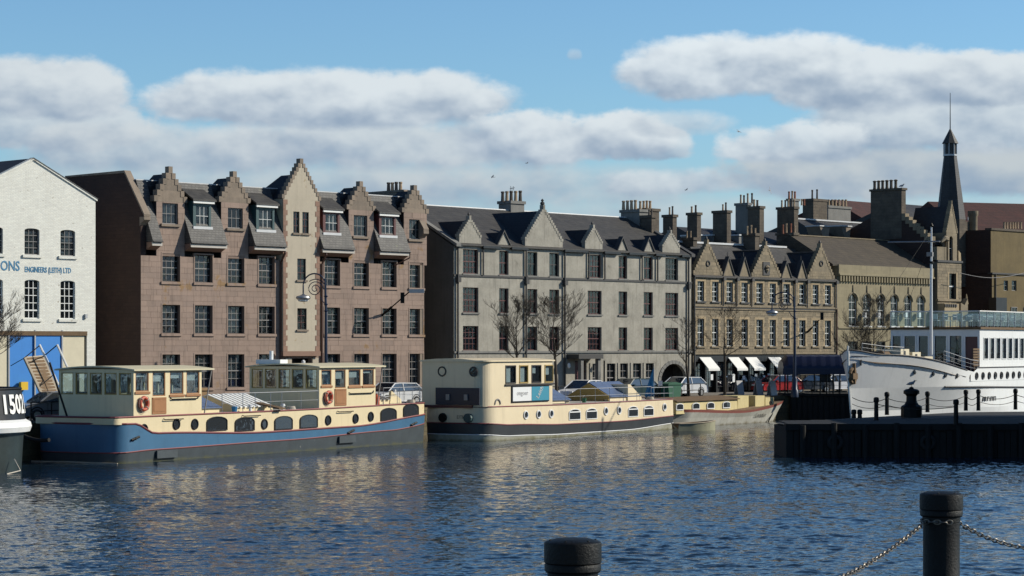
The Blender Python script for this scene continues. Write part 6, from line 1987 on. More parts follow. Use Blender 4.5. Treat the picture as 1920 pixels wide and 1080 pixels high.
# superstructure: shaded front facing the bow, lit side
x0s = U_c; ysd = 2.85
zs0, zs1_ = 3.1, 6.62
fy = lambda px: -WS.t(px, x0s)
ssm = MB()
fwn = []
for a, b in ((1673, 1690), (1695, 1717), (1722, 1741), (1752, 1775), (1780, 1804)):
    fwn.append((WS.t(b, x0s), WS.t(a, x0s), 4.05, 6.2))
fd = (WS.t(1833, x0s), WS.t(1810, x0s), 3.4, 6.15)
yL = WS.t(1670, x0s)
tmp = MB(); panel(tmp, -ysd, yL, zs0, zs1_, 0, fwn + [fd], .1); ssm.add(tmp, lambda p: (x0s + p[1], p[0], p[2]))
snw = []
for i in range(12):
    a = WS.u(1844.5, -ysd) + 1.08 * i
    snw.append((a, a + .72, 4.72, 6.05))
LX = 26
panel(ssm, x0s, x0s + LX, zs0, zs1_, -ysd, snw, .08)
ssm.box(x0s, x0s + LX, yL - .02, yL, zs0, zs1_)
ss_o = sT.part('superstructure', ssm, 'shipwhite')
for a, b, c, d in fwn:
    sT.part('window', MB().box(x0s + .06, x0s + .075, a, b, c, d), 'glass', ss_o)
    sT.part('window_frame', MB().box(x0s - .03, x0s + .04, a - .06, a + .04, c - .05, d + .05).box(x0s - .03, x0s + .04, b - .04, b + .06, c - .05, d + .05), 'shipwhite', ss_o)
sT.part('well_shade_panel', MB().box(x0s - .06, x0s - .01, -ysd + .02, yL - .02, 3.1, 3.98), 'panelblue', ss_o)  # navy sheet standing in for the shade of the well deck
sT.part('doorway', MB().box(x0s + .08, x0s + .1, fd[0], fd[1], fd[2], fd[3]), 'maroon', ss_o)
sT.part('slatted_gate', MB().box(x0s - .9, x0s - .85, -ysd, -ysd + .05, 3.5, 5.0), 'weedy', ss_o)
for i in range(7):
    sT.part('slat', MB().box(x0s - 1.15, x0s - .05, -ysd - .02, -ysd + .03, 4.25 + .17 * i, 4.37 + .17 * i), 'weedy')
for a, b, c, d in snw:
    sT.part('window', MB().box(a, b, -ysd + .05, -ysd + .065, c, d), 'glass', ss_o)
    sT.part('window_frame', MB().box(a - .07, a, -ysd - .03, -ysd + .05, c - .05, d + .05).box(b, b + .07, -ysd - .03, -ysd + .05, c - .05, d + .05).box(a, b, -ysd - .03, -ysd + .05, c - .06, c), 'shipwhite', ss_o)
sT.part('saloon', MB().box(x0s + 1.5, x0s + 1.6, -ysd + .2, yL - .1, zs0, zs1_).box(x0s + 1.6, x0s + LX, 0, .1, zs0, zs1_), 'room')
sT.part('upper_deck', MB().box(x0s - .12, x0s + LX, -ysd - .12, yL + .1, zs1_ + .002, zs1_ + .16), 'weedy')
# glass railing
rz0, rz1 = zs1_ + .16, zs1_ + 1.18
pst = [(x0s - .02, yL - (yL + ysd) * i / 5) for i in range(6)] + [(x0s - .02 + 1.25 * i, -ysd) for i in range(1, 20)]
for (p, q) in zip(pst, pst[1:]):
    f_ = MB()
    if abs(p[0] - q[0]) < .01: f_.box(p[0] - .006, p[0] + .006, q[1] + .03, p[1] - .03, rz0 + .06, rz1 - .04)
    else: f_.box(p[0] + .03, q[0] - .03, p[1] - .006, p[1] + .006, rz0 + .06, rz1 - .04)
    sT.part('glass_panel', f_, 'rail_glass')
for p in pst:
    sT.part('rail_post', MB().tube([(p[0], p[1], rz0), (p[0], p[1], rz1)], .028, 6), 'steel')
sT.part('handrail', MB().tube([(p[0], p[1], rz1) for p in pst], .04, 6), 'white_trim')
# deck furniture: tables and chairs behind the glass
for i in range(9):
    x = x0s + 1.2 + 1.9 * (i % 5) + rnd.random() * .4; y = -1.6 + 1.9 * (i // 5) + rnd.random() * .4
    tb = Thing('deck_table', 'pale metal cafe table behind the glass rail of the white ship', 'table', WS, (x, y, zs1_ + .16), group='cafe tables on the upper deck of the ship')
    tb.part('tabletop', MB().box(x - .35, x + .35, y - .35, y + .35, zs1_ + .86, zs1_ + .9), 'steel')
    tb.part('leg', MB().tube([(x, y, zs1_ + .16), (x, y, zs1_ + .86)], .04, 5), 'steel')
    for sg in (-1, 1):
        c_ = Thing('deck_chair', 'silver cafe chair behind the glass rail of the white ship', 'chair', WS, (x + .7 * sg, y, zs1_ + .16), group='cafe chairs on the upper deck of the ship')
        xx = x + .7 * sg; z_ = zs1_ + .16
        c_.part('seat', MB().box(xx - .2, xx + .2, y - .2, y + .2, z_ + .42, z_ + .46), 'steel')
        c_.part('backrest', MB().box(xx + .17 * sg, xx + .21 * sg, y - .2, y + .2, z_ + .5, z_ + .88), 'steel')
        for (p, q) in ((-1, -1), (1, -1), (1, 1), (-1, 1)):
            c_.part('leg', MB().tube([(xx + .18 * p, y + .18 * q, z_), (xx + .18 * p, y + .18 * q, z_ + .44)], .015, 4), 'steel')
# mast with spreader, foredeck gear
xm = WS.u(1746, -.4)
ms = sT.part('mast', MB().tube([(xm, -.4, 3.6), (xm, -.4, 9.2), (xm + .05, -.4, 13.2)], [.12, .10, .055], 8), 'shipwhite')
sT.part('mast_cap', MB().lathe([(.09, 0), (.14, .08), (.04, .25)], (xm + .05, -.4, 13.2), 8), 'iron', ms)
sT.part('spreader', MB().tube([(xm, 2.6, WS.z(1746, 452, -.4)), (xm, -1.0, WS.z(1746, 453, -.4))], .045, 5), 'steel', ms)
sT.part('mast_lamp', MB().box(xm - .3, xm - .1, -.6, -.2, WS.z(1746, 481, -.4), WS.z(1746, 473, -.4)), 'frame_grey', ms)
sT.part('mast_band', MB().tube([(xm, -.4, WS.z(1746, 494, -.4)), (xm, -.4, WS.z(1746, 490, -.4))], .2, 8), 'iron', ms)
sT.part('rigging', MB().tube([(xm, -.4, 13.0), (.6, 0, 5.4)], .012, 4).tube([(xm, -.4, 12.4), (x0s, 2.4, zs1_ + 1)], .012, 4), 'iron')
for px0, px1 in ((1686, 1703), (1708, 1723), (1731, 1746)):
    xx0 = WS.u(px0, -1.6)
    lk = sT.part('deck_locker', MB().box(xx0, xx0 + 1.3, -1.7, -.5, zsh_(xx0 + 1.3) - .55, zsh_(xx0) + .42), 'door_cream')
    sT.part('locker_door', MB().box(xx0 + .45, xx0 + .7, -1.73, -1.69, zsh_(xx0) - .2, zsh_(xx0) + .3), 'frame_dark', lk)
x_ = WS.u(1680, -1.2)
sT.part('windlass', MB().tube([(x_ - 1.6, -.9, 4.9), (x_ - .6, -.9, 4.9)], .32, 10).tube([(x_ - 1.1, -.2, 4.8), (x_ - 1.1, .8, 5.0)], .22, 8).box(x_ - 1.7, x_ - .5, -.6, .6, 4.2, 4.8), 'weedy')
sT.part('deck_boom', MB().tube([(x_ - 1.6, -1.2, 4.95), (x_ + 4.5, -1.3, 4.75)], .09, 6), 'weedy')
rail(sT, [(WS.u(px, -2.4), -hbs(WS.u(px, -2.4), 3) + .12, zsh_(WS.u(px, -2.4))) for px in (1752, 1768, 1785, 1800, 1815)], .75, 3, .02, 'steel')
rail(sT, [(x, -hbs(x, 3) + .1, zsh_(x)) for x in (.8, 2.2, 3.6)], .5, 2, .02, 'steel')
for k_ in range(7):            # heaps of gear, hatches and ropes on the foredeck
    xx_ = WS.u(1668 + 10 * k_, -1.0); zz_ = zsh_(xx_) - .55
    sT.part('deck_gear', MB().box(xx_, xx_ + rnd.uniform(.3, .7), -1.0 + rnd.uniform(-.2, .5), .2, zz_, zz_ + rnd.uniform(.55, .95)).tube([(xx_, -.9, zz_ + .6), (xx_ + .6, .2, zz_ + rnd.uniform(.7, 1.2))], .05, 5), rnd.choice(['weedy', 'iron', 'frame_dark']))
sT.part('fore_screen', MB().box(x0s - 1.8, x0s - 1.7, -1.9, 2.2, 3.2, 4.5), 'panelblue')

# ---------------------------------------------------------------- black tug stern at the left edge
KF = Frame(-24.9, 101.2, 0)
kT = Thing('black_vessel', 'black boat end with big white numbers and a white rubbing band, at the left edge', 'boat', KF, (0, 0, 0))
RK = 3.45
def kring(r, z, ex=0, n=40):
    pts = [( -14, -r * .98, z), (-7, -r, z)]
    for i in range(n + 1):
        a = -math.pi / 2 + math.pi * i / n
        pts.append((r * math.cos(a) * 1.0 + ex, r * math.sin(a), z - (0.0)))
    pts += [(-7, r, z), (-14, r * .98, z)]
    return pts
def kz(ring, f): return [(x, y, z + f * max(0, -x) * .02) for x, y, z in ring]
k0, k1, k2, k3, k4 = kring(3.15, -.5), kring(3.28, 1.68), kring(3.4, 1.75), kring(3.36, 2.30), kring(3.18, 3.62)
band(kT, 'hull', [k0, k1], mat('green_black_hull', (0.03, 0.045, 0.045), (0.015, 0.02, 0.02), .4, 1.2, .8, streak=.35))
band(kT, 'bulwark', [k3, k4], 'black')
kT.part('rubbing_band', MB().strip(k1, kring(3.56, 1.76)).strip(kring(3.56, 1.76), kring(3.64, 1.98)).strip(kring(3.64, 1.98), kring(3.58, 2.18)).strip(kring(3.58, 2.18), k3), 'shipwhite', smooth=True)
kT.part('bulwark_lining', MB().strip(kring(3.10, 3.62), kring(3.10, 2.5)), 'black', smooth=True)
dkm = MB(); dkm.poly(kring(3.2, 2.5)); kT.part('deck', dkm, 'black')
kT.part('cap_rail', MB().tube(kring(3.14, 3.64), .07, 6), 'iron')
tn = text_mb('15021', 1.16, .02, bold=.035)
wmx = max(p[0] for p in tn.v)
def wrapk(p):
    arc = -p[0] * 3.75 / wmx
    # start of the number on the visible side, running right round the curve
    s0 = math.radians(-33.5)
    a = s0 + (p[0] * 2.5 / wmx) / RK
    z = 2.60 + p[2] * .98
    r = 3.35 - (z - 2.45) * .145 + .03 - p[1] * .5
    return (r * math.cos(a), r * math.sin(a), z)
tn.v = [wrapk(p) for p in tn.v]; kT.part('number', tn, 'white_trim')
kT.part('mooring_line', MB().tube([(3.2, -1.2, .6), (3.5, -1.4, .1), (3.1, -2.2, .0)], .03, 4), 'rope')

# ---------------------------------------------------------------- gangway tipped up on the quay
GFa = Frame(*[gx(60, 118), 118], 60.3)
gY = 118
def gp(px, py, dY=0.0):
    Y = gY + dY
    return (gx(px, Y), Y, H - (py - HZ) * Y / F)
ggT = Thing('gangway', 'raised timber gangway with hand ropes tilted up beside the bow of the blue barge', 'gangway', base=(gx(85, gY), gY, STREET))
bl, br, tl_, tr2 = gp(82, 748), gp(112, 748, 2.2), gp(46, 671), gp(80, 668, 2.2)
def lerp(a, b, k): return tuple(a[i] + (b[i] - a[i]) * k for i in range(3))
ggT.part('side_beam', MB().tube([bl, tl_], .09, 4), 'gangway'); ggT.part('side_beam', MB().tube([br, tr2], .09, 4), 'gangway')
ggT.part('centre_beam', MB().tube([lerp(bl, br, .4), lerp(tl_, tr2, .35)], .05, 4), 'weedy')
for i in range(14):
    k = i / 13
    a, b = lerp(bl, tl_, k), lerp(br, tr2, k)
    ggT.part('tread', MB().tube([a, b], .055, 4), 'gangway')
bd = MB(); bd.quad(bl, br, tr2, tl_); bd.v = [(x + .05, y + .12, z) for x, y, z in bd.v]
ggT.part('deck_boards', bd, 'weedy')
for a, b in (((74, 646), (110, 722)), ((107, 646), (126, 688))):
    ggT.part('hand_post', MB().tube([gp(*a, 1), gp(*b, 1)], .06, 6), 'white_trim')
ggT.part('hand_rope', MB().tube([gp(46, 671), gp(74, 648, 1), ], .03, 4).tube([gp(60, 677), gp(82, 668, 1), gp(107, 647, 1)], .03, 4).tube([gp(75, 724), gp(100, 703, 1)], .03, 4).tube([gp(20, 686), gp(46, 671)], .02, 4), 'iron')
ggT.part('foot_bracket', MB().box(bl[0], br[0] + .4, gY, gY + 2.4, STREET, bl[2] + .02), 'tar')

# ---------------------------------------------------------------- floating landing stage with a blue canopy
PF = Frame(*[gx(1432, 172), 172], -2)
cpT = Thing('canopied_landing', 'black floating landing stage with a domed navy blue canopy, beside the ship bow', 'landing stage', PF, (0, 0, 0))
pu0, pu1 = 0, PF.u(1600)
fr_ = PF.u(1462)
dkz = PF.z(1500, 738)
cpT.part('pontoon', MB().box(fr_ + .8, pu1 + 2, 0, 4.2, -.5, dkz - .2).box(fr_ + .2, pu1 + 2, -.15, 4.4, dkz - .18, dkz), 'tar')
for i in range(16):
    x = fr_ + .9 + i * (pu1 - fr_ + 1) / 16
    cpT.part('hull_plank', MB().box(x, x + .30, -.06, -.01, -.3, dkz - .2, rnd.random()), 'tar')
zcl, zct_ = PF.z(1500, 693), PF.z(1500, 665)
cu0, cu1 = PF.u(1468), PF.u(1592)
can = MB()
prof = [(-.5, zcl), (-.45, zcl + .35), (.2, zct_ - .12), (1.4, zct_), (2.8, zct_), (4.0, zct_ - .15), (4.6, zcl + .35), (4.65, zcl)]
ncol = 7
prev = None
for i in range(ncol * 2 + 1):
    x = cu0 + (cu1 - cu0) * i / (ncol * 2)
    e = 1.0
    if i == 0: e = .55
    sag = -.06 * math.sin(math.pi * (i % 2)) if True else 0
    dz_ = -.03 if i % 2 else 0
    ring = [(x - (.0 if e == 1 else -.0), p[0], zcl + (p[1] - zcl) * e + dz_ * (1 if p[1] > zcl + .1 else 0)) for p in prof]
    if prev: can.strip(prev, ring)
    else: can.poly(ring)
    prev = ring
can.poly(prev)
cpT.part('canopy', can, 'navy', smooth=True)
cpT.part('valance', MB().box(cu0 - .02, cu1, -.54, -.5, zcl - .35, zcl + .1).box(cu0 - .04, cu0, -.5, 4.6, zcl - .35, zcl + .1), 'navy')
for px in (1471, 1486, 1537, 1549, 1561, 1574):
    for y in (-.35, 4.2):
        cpT.part('canopy_post', MB().tube([(PF.u(px), y, dkz), (PF.u(px), y, zcl)], .05, 6), 'iron')
rail(cpT, [(PF.u(px), -.3, dkz) for px in (1488, 1505, 1522, 1537, 1555, 1572, 1590)], .95, 3, .025, 'iron')
cpT.part('notice_board', MB().box(PF.u(1539), PF.u(1558), .2, .3, PF.z(1540, 717), PF.z(1540, 697)), 'black')
# ================================================================== PIER, BOLLARDS
pier_y0 = 5.5 * F / 207 / 1.0
pier_y0 = 114.0
pT2 = Thing('pier', 'dark tarred timber pier across the water in front of the white ship', 'pier', base=(gx(1475, pier_y0), pier_y0, 0))
px0_ = gx(1474, pier_y0)
back = [(gx(1500, 119), 119), (gx(1600, 125), 125), (gx(1800, 136), 136), (gx(2100, 140), 140)]
front = [(px0_, pier_y0), (gx(2100, pier_y0), pier_y0)]
out_ = front + back[::-1] + [(px0_ - .2, 117.5)]
body = MB(); body.prism([(x, y) for x, y in out_], 'z', -1.2, PIER - .12)
pT2.part('pier_body', body, 'tar')
dkp = MB(); dkp.poly([(x, y, PIER - .04) for x, y in out_]); pT2.part('deck_surface', dkp, 'tardeck')
x = px0_
i = 0
while x < gx(1935, pier_y0):
    w = rnd.uniform(.28, .36)
    pT2.part('sheet_pile', MB().box(x + .012, x + w - .012, pier_y0 - .06 - .07 * (i % 2), pier_y0 - .002, -.8, PIER - .32 - .02 * rnd.random(), rnd.random()), 'tar')
    x += w; i += 1
pT2.part('kerb_beam', MB().box(px0_ - .05, gx(2100, pier_y0), pier_y0 - .22, pier_y0 + .35, PIER - .30, PIER + .02), 'tar')
for i in range(9):             # fender piles and a few old tyres on the face
    x_ = px0_ + .8 + i * 1.55
    pT2.part('fender_pile', MB().tube([(x_, pier_y0 - .26, -1), (x_, pier_y0 - .26, PIER - .05 + .12 * (i % 2))], [.17, .15], 9), 'tar', smooth=True)
for x_ in (px0_ + 2.3, px0_ + 6.9):
    pT2.part('fender_tyre', MB().torus((x_ + .1, pier_y0 - .24, .75), .30, .11, 'y', 18, 8), 'tyre', smooth=True)
yy = pier_y0 + .5
i = 0
while yy < 126:                 # deck planks run along the pier
    w = .42
    x1_ = gx(2000, yy)
    xx = gx(1482, pier_y0) + max(0, (yy - 119)) * 1.9
    pT2.part('deck_plank', MB().box(xx, x1_, yy, yy + w - .03, PIER - .038, PIER + .004 * (i % 3), rnd.random()), 'tardeck')
    yy += w; i += 1


def pier_bollard(px, ytop, ybase, label):
    Y = (H - PIER) * F / (ybase - HZ); x = gx(px, Y); h = H - (ytop - HZ) * Y / F - PIER
    T = Thing('chain_post', label, 'post', base=(x, Y, PIER), group='chain posts on the dark pier')
    T.part('post', MB().lathe([(.13, 0), (.12, .1), (.11, h - .25)], (x, Y, PIER), 12), 'iron', smooth=True)
    T.part('post_cap', MB().lathe([(.13, h - .25), (.145, h - .22), (.145, h - .06), (.10, h), (.02, h + .015)], (x, Y, PIER), 12), 'iron', smooth=True)
    T.part('chain_eye', MB().torus((x, Y - .14, PIER + h - .4), .05, .018, 'x', 10, 5), 'iron')
    return (x, Y, PIER + h - .35)
back_posts = [(1663, 735, 778, 'chain post on the pier left of the big capstan, near the ship bow'),
              (1739, 734, 773, 'chain post on the pier just right of the big capstan'),
              (1811, 731, 770, 'left post of the close pair on the pier before the ship portholes'),
              (1834.5, 730, 770, 'right post of the close pair on the pier before the ship portholes'),
              (1904, 729, 768, 'chain post on the pier nearest the right edge of the picture')]
bp_ = [pier_bollard(*a) for a in back_posts]
fp_ = [pier_bollard(1643, 745, 788, 'front chain post on the pier left of the capstan, near the ship bow'), pier_bollard(1792.5, 749, 796, 'low front chain post on the pier between the capstan and the close pair')]
pier_bollard(1612, 768, 784, 'short stub post on the pier under the ship bow'); pier_bollard(1601, 768, 784, 'short stub post at the pier edge below the ship stem')


def sag(p, q, s, n=12):
    return [(p[0] + (q[0] - p[0]) * k / n, p[1] + (q[1] - p[1]) * k / n, p[2] + (q[2] - p[2]) * k / n - s * 4 * (k / n) * (1 - k / n)) for k in range(n + 1)]
exts = [(gx(1598, 133), 133, PIER + .9)] + bp_ + [(gx(1990, 138), 138, PIER + .9)]
nm = ['chain hanging from the ship bow end to the first back post of the pier', 'chain passing behind the big capstan on the pier', 'long chain between the capstan post and the close pair of posts', 'short chain slung between the close pair of posts', 'chain from the close pair to the last post', 'chain running off the right edge from the last pier post']
for i, (p, q) in enumerate(zip(exts, exts[1:])):
    ch = MB().tube(sag(p, q, .25), .022, 5)
    ch.add(MB().tube([(a, b, c - .38) for a, b, c in sag(p, q, .22)], .018, 5))
    o = single('pier_chain', nm[i], 'chain', ch, 'iron', group='chains along the dark pier')
o = single('pier_chain', 'low chain between the two front posts of the pier, before the capstan', 'chain', MB().tube(sag(fp_[0], fp_[1], .2), .02, 5), 'iron', group='chains along the dark pier')
# big capstan-like bollard
Yc = (H - PIER) * F / (783 - HZ); xc_ = gx(1709, Yc); sc = F / Yc
caT = Thing('capstan', 'big black cast-iron capstan on the dark pier in front of the white hull', 'capstan', base=(xc_, Yc, PIER))
w_ = lambda px: px / 2 / sc
hgt_ = (783 - 727) / sc
caT.part('base', MB().lathe([(w_(40), 0), (w_(40), hgt_ * .36), (w_(36), hgt_ * .40), (w_(27), hgt_ * .44)], (xc_, Yc, PIER), 10), 'iron')
caT.part('barrel', MB().lathe([(w_(27), hgt_ * .44), (w_(20), hgt_ * .55), (w_(19), hgt_ * .72), (w_(24), hgt_ * .78)], (xc_, Yc, PIER), 14), 'iron', smooth=True)
caT.part('head', MB().lathe([(w_(24), hgt_ * .78), (w_(30), hgt_ * .80), (w_(30), hgt_ * .90), (w_(22), hgt_ * .95), (w_(9), hgt_ * .97), (w_(9), hgt_ * 1.0), (w_(4), hgt_ * 1.03)], (xc_, Yc, PIER), 14), 'iron', smooth=True)


# seagulls ----------------------------------------------------------
def gull(T, c, span, bank, head, flap=.25):
    """body with tail, head and beak, two bent wings"""
    Rm = Matrix.Rotation(R(head), 3, 'Z') @ Matrix.Rotation(R(bank), 3, 'X')
    def tf(p): v = Rm @ Vector(p); return (c[0] + v.x, c[1] + v.y, c[2] + v.z)
    s = span / 1.3
    body = MB()
    body.tube([(-.30 * s, 0, 0), (-.18 * s, 0, .0), (0, 0, .01), (.16 * s, 0, .02), (.24 * s, 0, .04), (.29 * s, 0, .04)], [.01 * s, .05 * s, .08 * s, .06 * s, .05 * s, .02 * s], 8)
    T.part('body', MB().add(body, tf), 'gull', smooth=True)
    tail = MB().prism([(-.42 * s, -.07 * s), (-.42 * s, .07 * s), (-.22 * s, .03 * s), (-.22 * s, -.03 * s)], 'z', -.006, .006)
    T.part('tail', MB().add(tail, tf), 'gull')
    T.part('beak', MB().add(MB().tube([(.28 * s, 0, .04), (.35 * s, 0, .03)], [.018 * s, .004], 5), tf), 'yellowsign')
    for sg in (-1, 1):
        w = MB()
        pr = [(.08, 0, .03), (.14, .28, flap * .5), (.02, .62, flap * .35), (-.03, .63, flap * .34), (-.03, .28, flap * .48), (-.10, 0, .03)]
        up = [(x * s, y * s * sg, z * s + .008) for x, y, z in pr]; dn = [(x * s, y * s * sg, z * s - .008) for x, y, z in pr]
        w.poly([up[i] for i in (0, 1, 4, 5)]); w.poly([up[i] for i in (1, 2, 3, 4)]); w.poly([dn[i] for i in (0, 1, 4, 5)]); w.poly([dn[i] for i in (1, 2, 3, 4)])
        w.strip(up, dn, True)
        T.part('wing', MB().add(w, tf), 'gull')
gulls = [(1385, 247, 330, 1.2, 30, 40, 'gull gliding high to the right with wings tipped up'),
         (924, 332, 340, 1.2, 20, 200, 'dark gull flying above the grey tenement chimney'),
         (988, 306, 420, 1.2, -10, 30, 'distant pale gull right of the dark gull, above the tenement'),
         (1287, 356, 400, 1.2, -20, 20, 'faint distant gull above the right end of the grey tenement'),
         (1443, 357, 330, 1.3, 75, 60, 'gull banking steeply over the row of chimneys')]
for px, py, Y, sp__, bank, head, lb_ in gulls:
    c = (gx(px, Y), Y, H - (py - HZ) * Y / F)
    gull(Thing('seagull', lb_, 'seagull', base=c), c, sp__, bank, head)
# a gull standing on the capstan and one on a chimney
def perched(c, label, s=1.0, m='gull'):
    T = Thing('seagull', label, 'seagull', base=c)
    x, y, z = c
    T.part('body', MB().tube([(x - .28 * s, y, z + .14 * s), (x - .1 * s, y, z + .19 * s), (x + .08 * s, y, z + .22 * s), (x + .14 * s, y, z + .3 * s), (x + .19 * s, y, z + .36 * s)], [.015 * s, .08 * s, .09 * s, .05 * s, .05 * s], 8), m, smooth=True)
    T.part('beak', MB().tube([(x + .22 * s, y, z + .36 * s), (x + .31 * s, y, z + .34 * s)], [.02 * s, .004], 5), 'yellowsign')
    for d in (-.03, .03): T.part('leg', MB().tube([(x, y + d * s, z), (x, y + d * s, z + .15 * s)], .01, 4), 'yellowsign')
perched((xc_ + .0, Yc, PIER + hgt_ * 1.02), 'dark gull perched on top of the capstan', 1.0)
perched((SF.w(ug + .3, t_c0 + .2)[0], SF.w(ug + .3, t_c0 + .2)[1], zct), 'gull perched on the edge of the big chimney stack', 1.0)

# near quay and its chained bollards --------------------------------
NZ = 3.3
nb = MB().prism([(-60, -8), (60, -8), (60, 12.4), (-60, 11.0)], 'z', -1, NZ)
structure('near_quay', nb, 'pave')
def near_bollard(px, ytop, wpx, label):
    Wd = .335; Y = Wd * F / wpx; x = gx(px, Y); zt_ = H - (ytop - HZ) * Y / F
    h = zt_ - NZ; r = Wd / 2
    T = Thing('quay_bollard', label, 'bollard', base=(x, Y, NZ), group='black bollards on the near quay')
    q = .88
    T.part('shaft', MB().lathe([(r * 1.0, 0), (r * 1.0, .12), (r * q * .96, .16), (r * q * .96, h - .245), (r * q, h - .24), (r * q, h - .20)], (x, Y, NZ), 40), 'iron', smooth=True)
    T.part('collar', MB().lathe([(r * .93, h - .201), (r * .985, h - .19), (r * .985, h - .155), (r * .965, h - .15)], (x, Y, NZ), 40), 'iron', smooth=True)
    T.part('cap', MB().lathe([(r * .965, h - .149), (r, h - .142), (r, h - .035), (r * .985, h - .026), (r * .9, h - .018), (r * .6, h - .006), (.02, h)], (x, Y, NZ), 40), 'iron', smooth=True)
    for k in range(6):
        a = R(60 * k + 10)
        T.part('cap_rivet', MB().lathe([(.008, 0), (.006, .006), (.001, .008)], (x + r * .8 * math.cos(a), Y + r * .8 * math.sin(a), NZ + h - .016), 8), 'iron')
    return (x, Y, NZ + h, r * q, T)
n1 = near_bollard(1074, 1008, 108, 'black iron bollard at the bottom centre, cut off by the frame')
n2 = near_bollard(1765, 920, 80.5, 'black iron bollard with chains on both sides, at the bottom right')
fb = Frame(n1[0], n1[1], math.degrees(math.atan2(n2[1] - n1[1], n2[0] - n1[0])))
LINKM = MB().torus((0, 0, 0), .0165, .0052, 'y', 16, 6, sx=1.0)
LINKM.v = [(x * 1.55, y, z) for x, y, z in LINKM.v]
lme = LINKM.mesh('link', M['chain'], smooth=True)
def chain(p, q, s, label, count=None):
    """catenary of interlocked steel links"""
    T = Thing('bollard_chain', label, 'chain', base=p, group='steel chains between the near bollards')
    n = 400
    pts = [Vector(v) for v in sag(p, q, s, n)]
    acc = 0; nxt = 0; k = 0; step = .0395
    for a, b in zip(pts, pts[1:]):
        d = (b - a).length
        while nxt <= acc + d:
            f = (nxt - acc) / d; c = a.lerp(b, f)
            dr = (b - a).normalized()
            rot = dr.to_track_quat('X', 'Z').to_matrix().to_4x4() @ Matrix.Rotation(R(90 * (k % 2) + 35 + rnd.uniform(-12, 12)), 4, 'X')
            o = bpy.data.objects.new('link', lme); COL.objects.link(o); o.parent = T.e
            o.matrix_local = Matrix.Translation(c - Vector(p)) @ rot
            nxt += step; k += 1
        acc += d
zat = n2[2] - .235
eL = (n2[0] - n2[3] * .9, n2[1] - .07, zat + .0)
eR = (n2[0] + n2[3] * .97, n2[1] + .03, zat - .02)
chain((n1[0] + n1[3], n1[1], n1[2] - .24), eL, .34, 'steel chain sagging between the bottom centre bollard and the bottom right bollard')
n3 = (n2[0] + 1.95, n2[1] + 1.2, n2[2] - .25)
chain(eR, (n2[0] + 1.75, n2[1] + .9, n2[2] - .25), .24, 'steel chain running off the right edge from the bottom right bollard')
for (ex, ey_) in ((-.9, -.42), (-.45, -.85)):
    n2[4].part('chain_eye', MB().torus((n2[0] + n2[3] * ex * 1.02, n2[1] + n2[3] * ey_ * 1.02, zat), .022, .007, 'z', 14, 6), 'chain')
nst_ = [(n2[0] + n2[3] * 1.06 * math.cos(R(a)), n2[1] + n2[3] * 1.06 * math.sin(R(a)), zat) for a in range(180, 290, 17)]
for k, p in enumerate(nst_):
    o = n2[4].inst('link', lme, (p[0] , p[1], p[2]))
    o.rotation_euler = (R(90 * (k % 2)), 0, R(180 + 17 * k + 90))
n3b = Thing('quay_bollard', 'black iron bollard beyond the right edge carrying the chain end', 'bollard', base=(n2[0] + 1.9, n2[1] + .95, NZ), group='black bollards on the near quay') if False else None

# ================================================================== STREET THINGS
def street_z(px, Y): return (gx(px, Y), Y, STREET)


def lamp(px, Y, ytop, label, side=-1, hang=True):
    x = gx(px, Y); z1 = H - (ytop - HZ) * Y / F; s = F / Y
    T = Thing('street_lamp', label, 'street lamp', base=(x, Y, STREET), group='tall scrolled street lamps on the far quay')
    T.part('base', MB().lathe([(.28, 0), (.28, .5), (.2, .6), (.2, 1.3), (.13, 1.5)], (x, Y, STREET), 12), 'bluepaint', smooth=True)
    T.part('pole', MB().tube([(x, Y, STREET + 1.4), (x, Y, z1 - 2.2)], [.11, .085], 10).tube([(x, Y, z1 - 2.2), (x - .05, Y, z1 - .3)], [.08, .06], 8), 'bluepaint', smooth=True)
    for dz in (-2.3, -1.9, -1.4):
        T.part('collar', MB().lathe([(.07, -.06), (.14, 0), (.07, .06)], (x, Y, z1 + dz), 10), 'bluepaint')
    ar = 17 / s * 1.25 * side
    arm = [(x + ar * (1 - math.cos(math.pi * k / 14)), Y - .0, z1 - .75 + .75 * math.sin(math.pi * k / 14)) for k in range(15)]
    arm = [(x, Y, z1 - 1.5)] + arm + [(arm[-1][0], Y, z1 - 1.25)] if hang else arm
    T.part('arm', MB().tube(arm, .045, 7), 'bluepaint', smooth=True)
    inner = [(x + ar * .9 * (1 - math.cos(math.pi * k / 14)) + .0, Y, z1 - .95 + .6 * math.sin(math.pi * k / 14)) for k in range(11)]
    T.part('scroll', MB().tube(inner, .03, 6), 'bluepaint')
    sp_ = []
    for k in range(32):
        a = k * .42; r = .50 * (1 - k / 36)
        sp_.append((x + ar * .95 + r * math.cos(a), Y, z1 - .95 + r * math.sin(a)))
    T.part('scroll', MB().tube(sp_, .028, 5), 'bluepaint')
    T.part('scroll', MB().tube([(x, Y, z1 - 1.9), (x + ar * .3, Y, z1 - 1.7), (x + ar * .5, Y, z1 - 1.42)], .03, 5), 'bluepaint')
    lx = arm[-1][0]
    T.part('lamp_shade', MB().lathe([(.06, .12), (.16, .06), (.42, -.02), (.46, -.12), (.36, -.22)], (lx, Y, z1 - 1.38), 12), 'steel', smooth=True)
    T.part('lamp_glass', MB().lathe([(.34, -.221), (.30, -.32), (.1, -.36)], (lx, Y, z1 - 1.38), 12), 'board_white', smooth=True)
lamp(611, 141, 513, 'dark blue scrolled street lamp standing in front of the pink offices')
lamp(1490, 168, 548, 'dark blue scrolled street lamp standing beside the blue canopy')


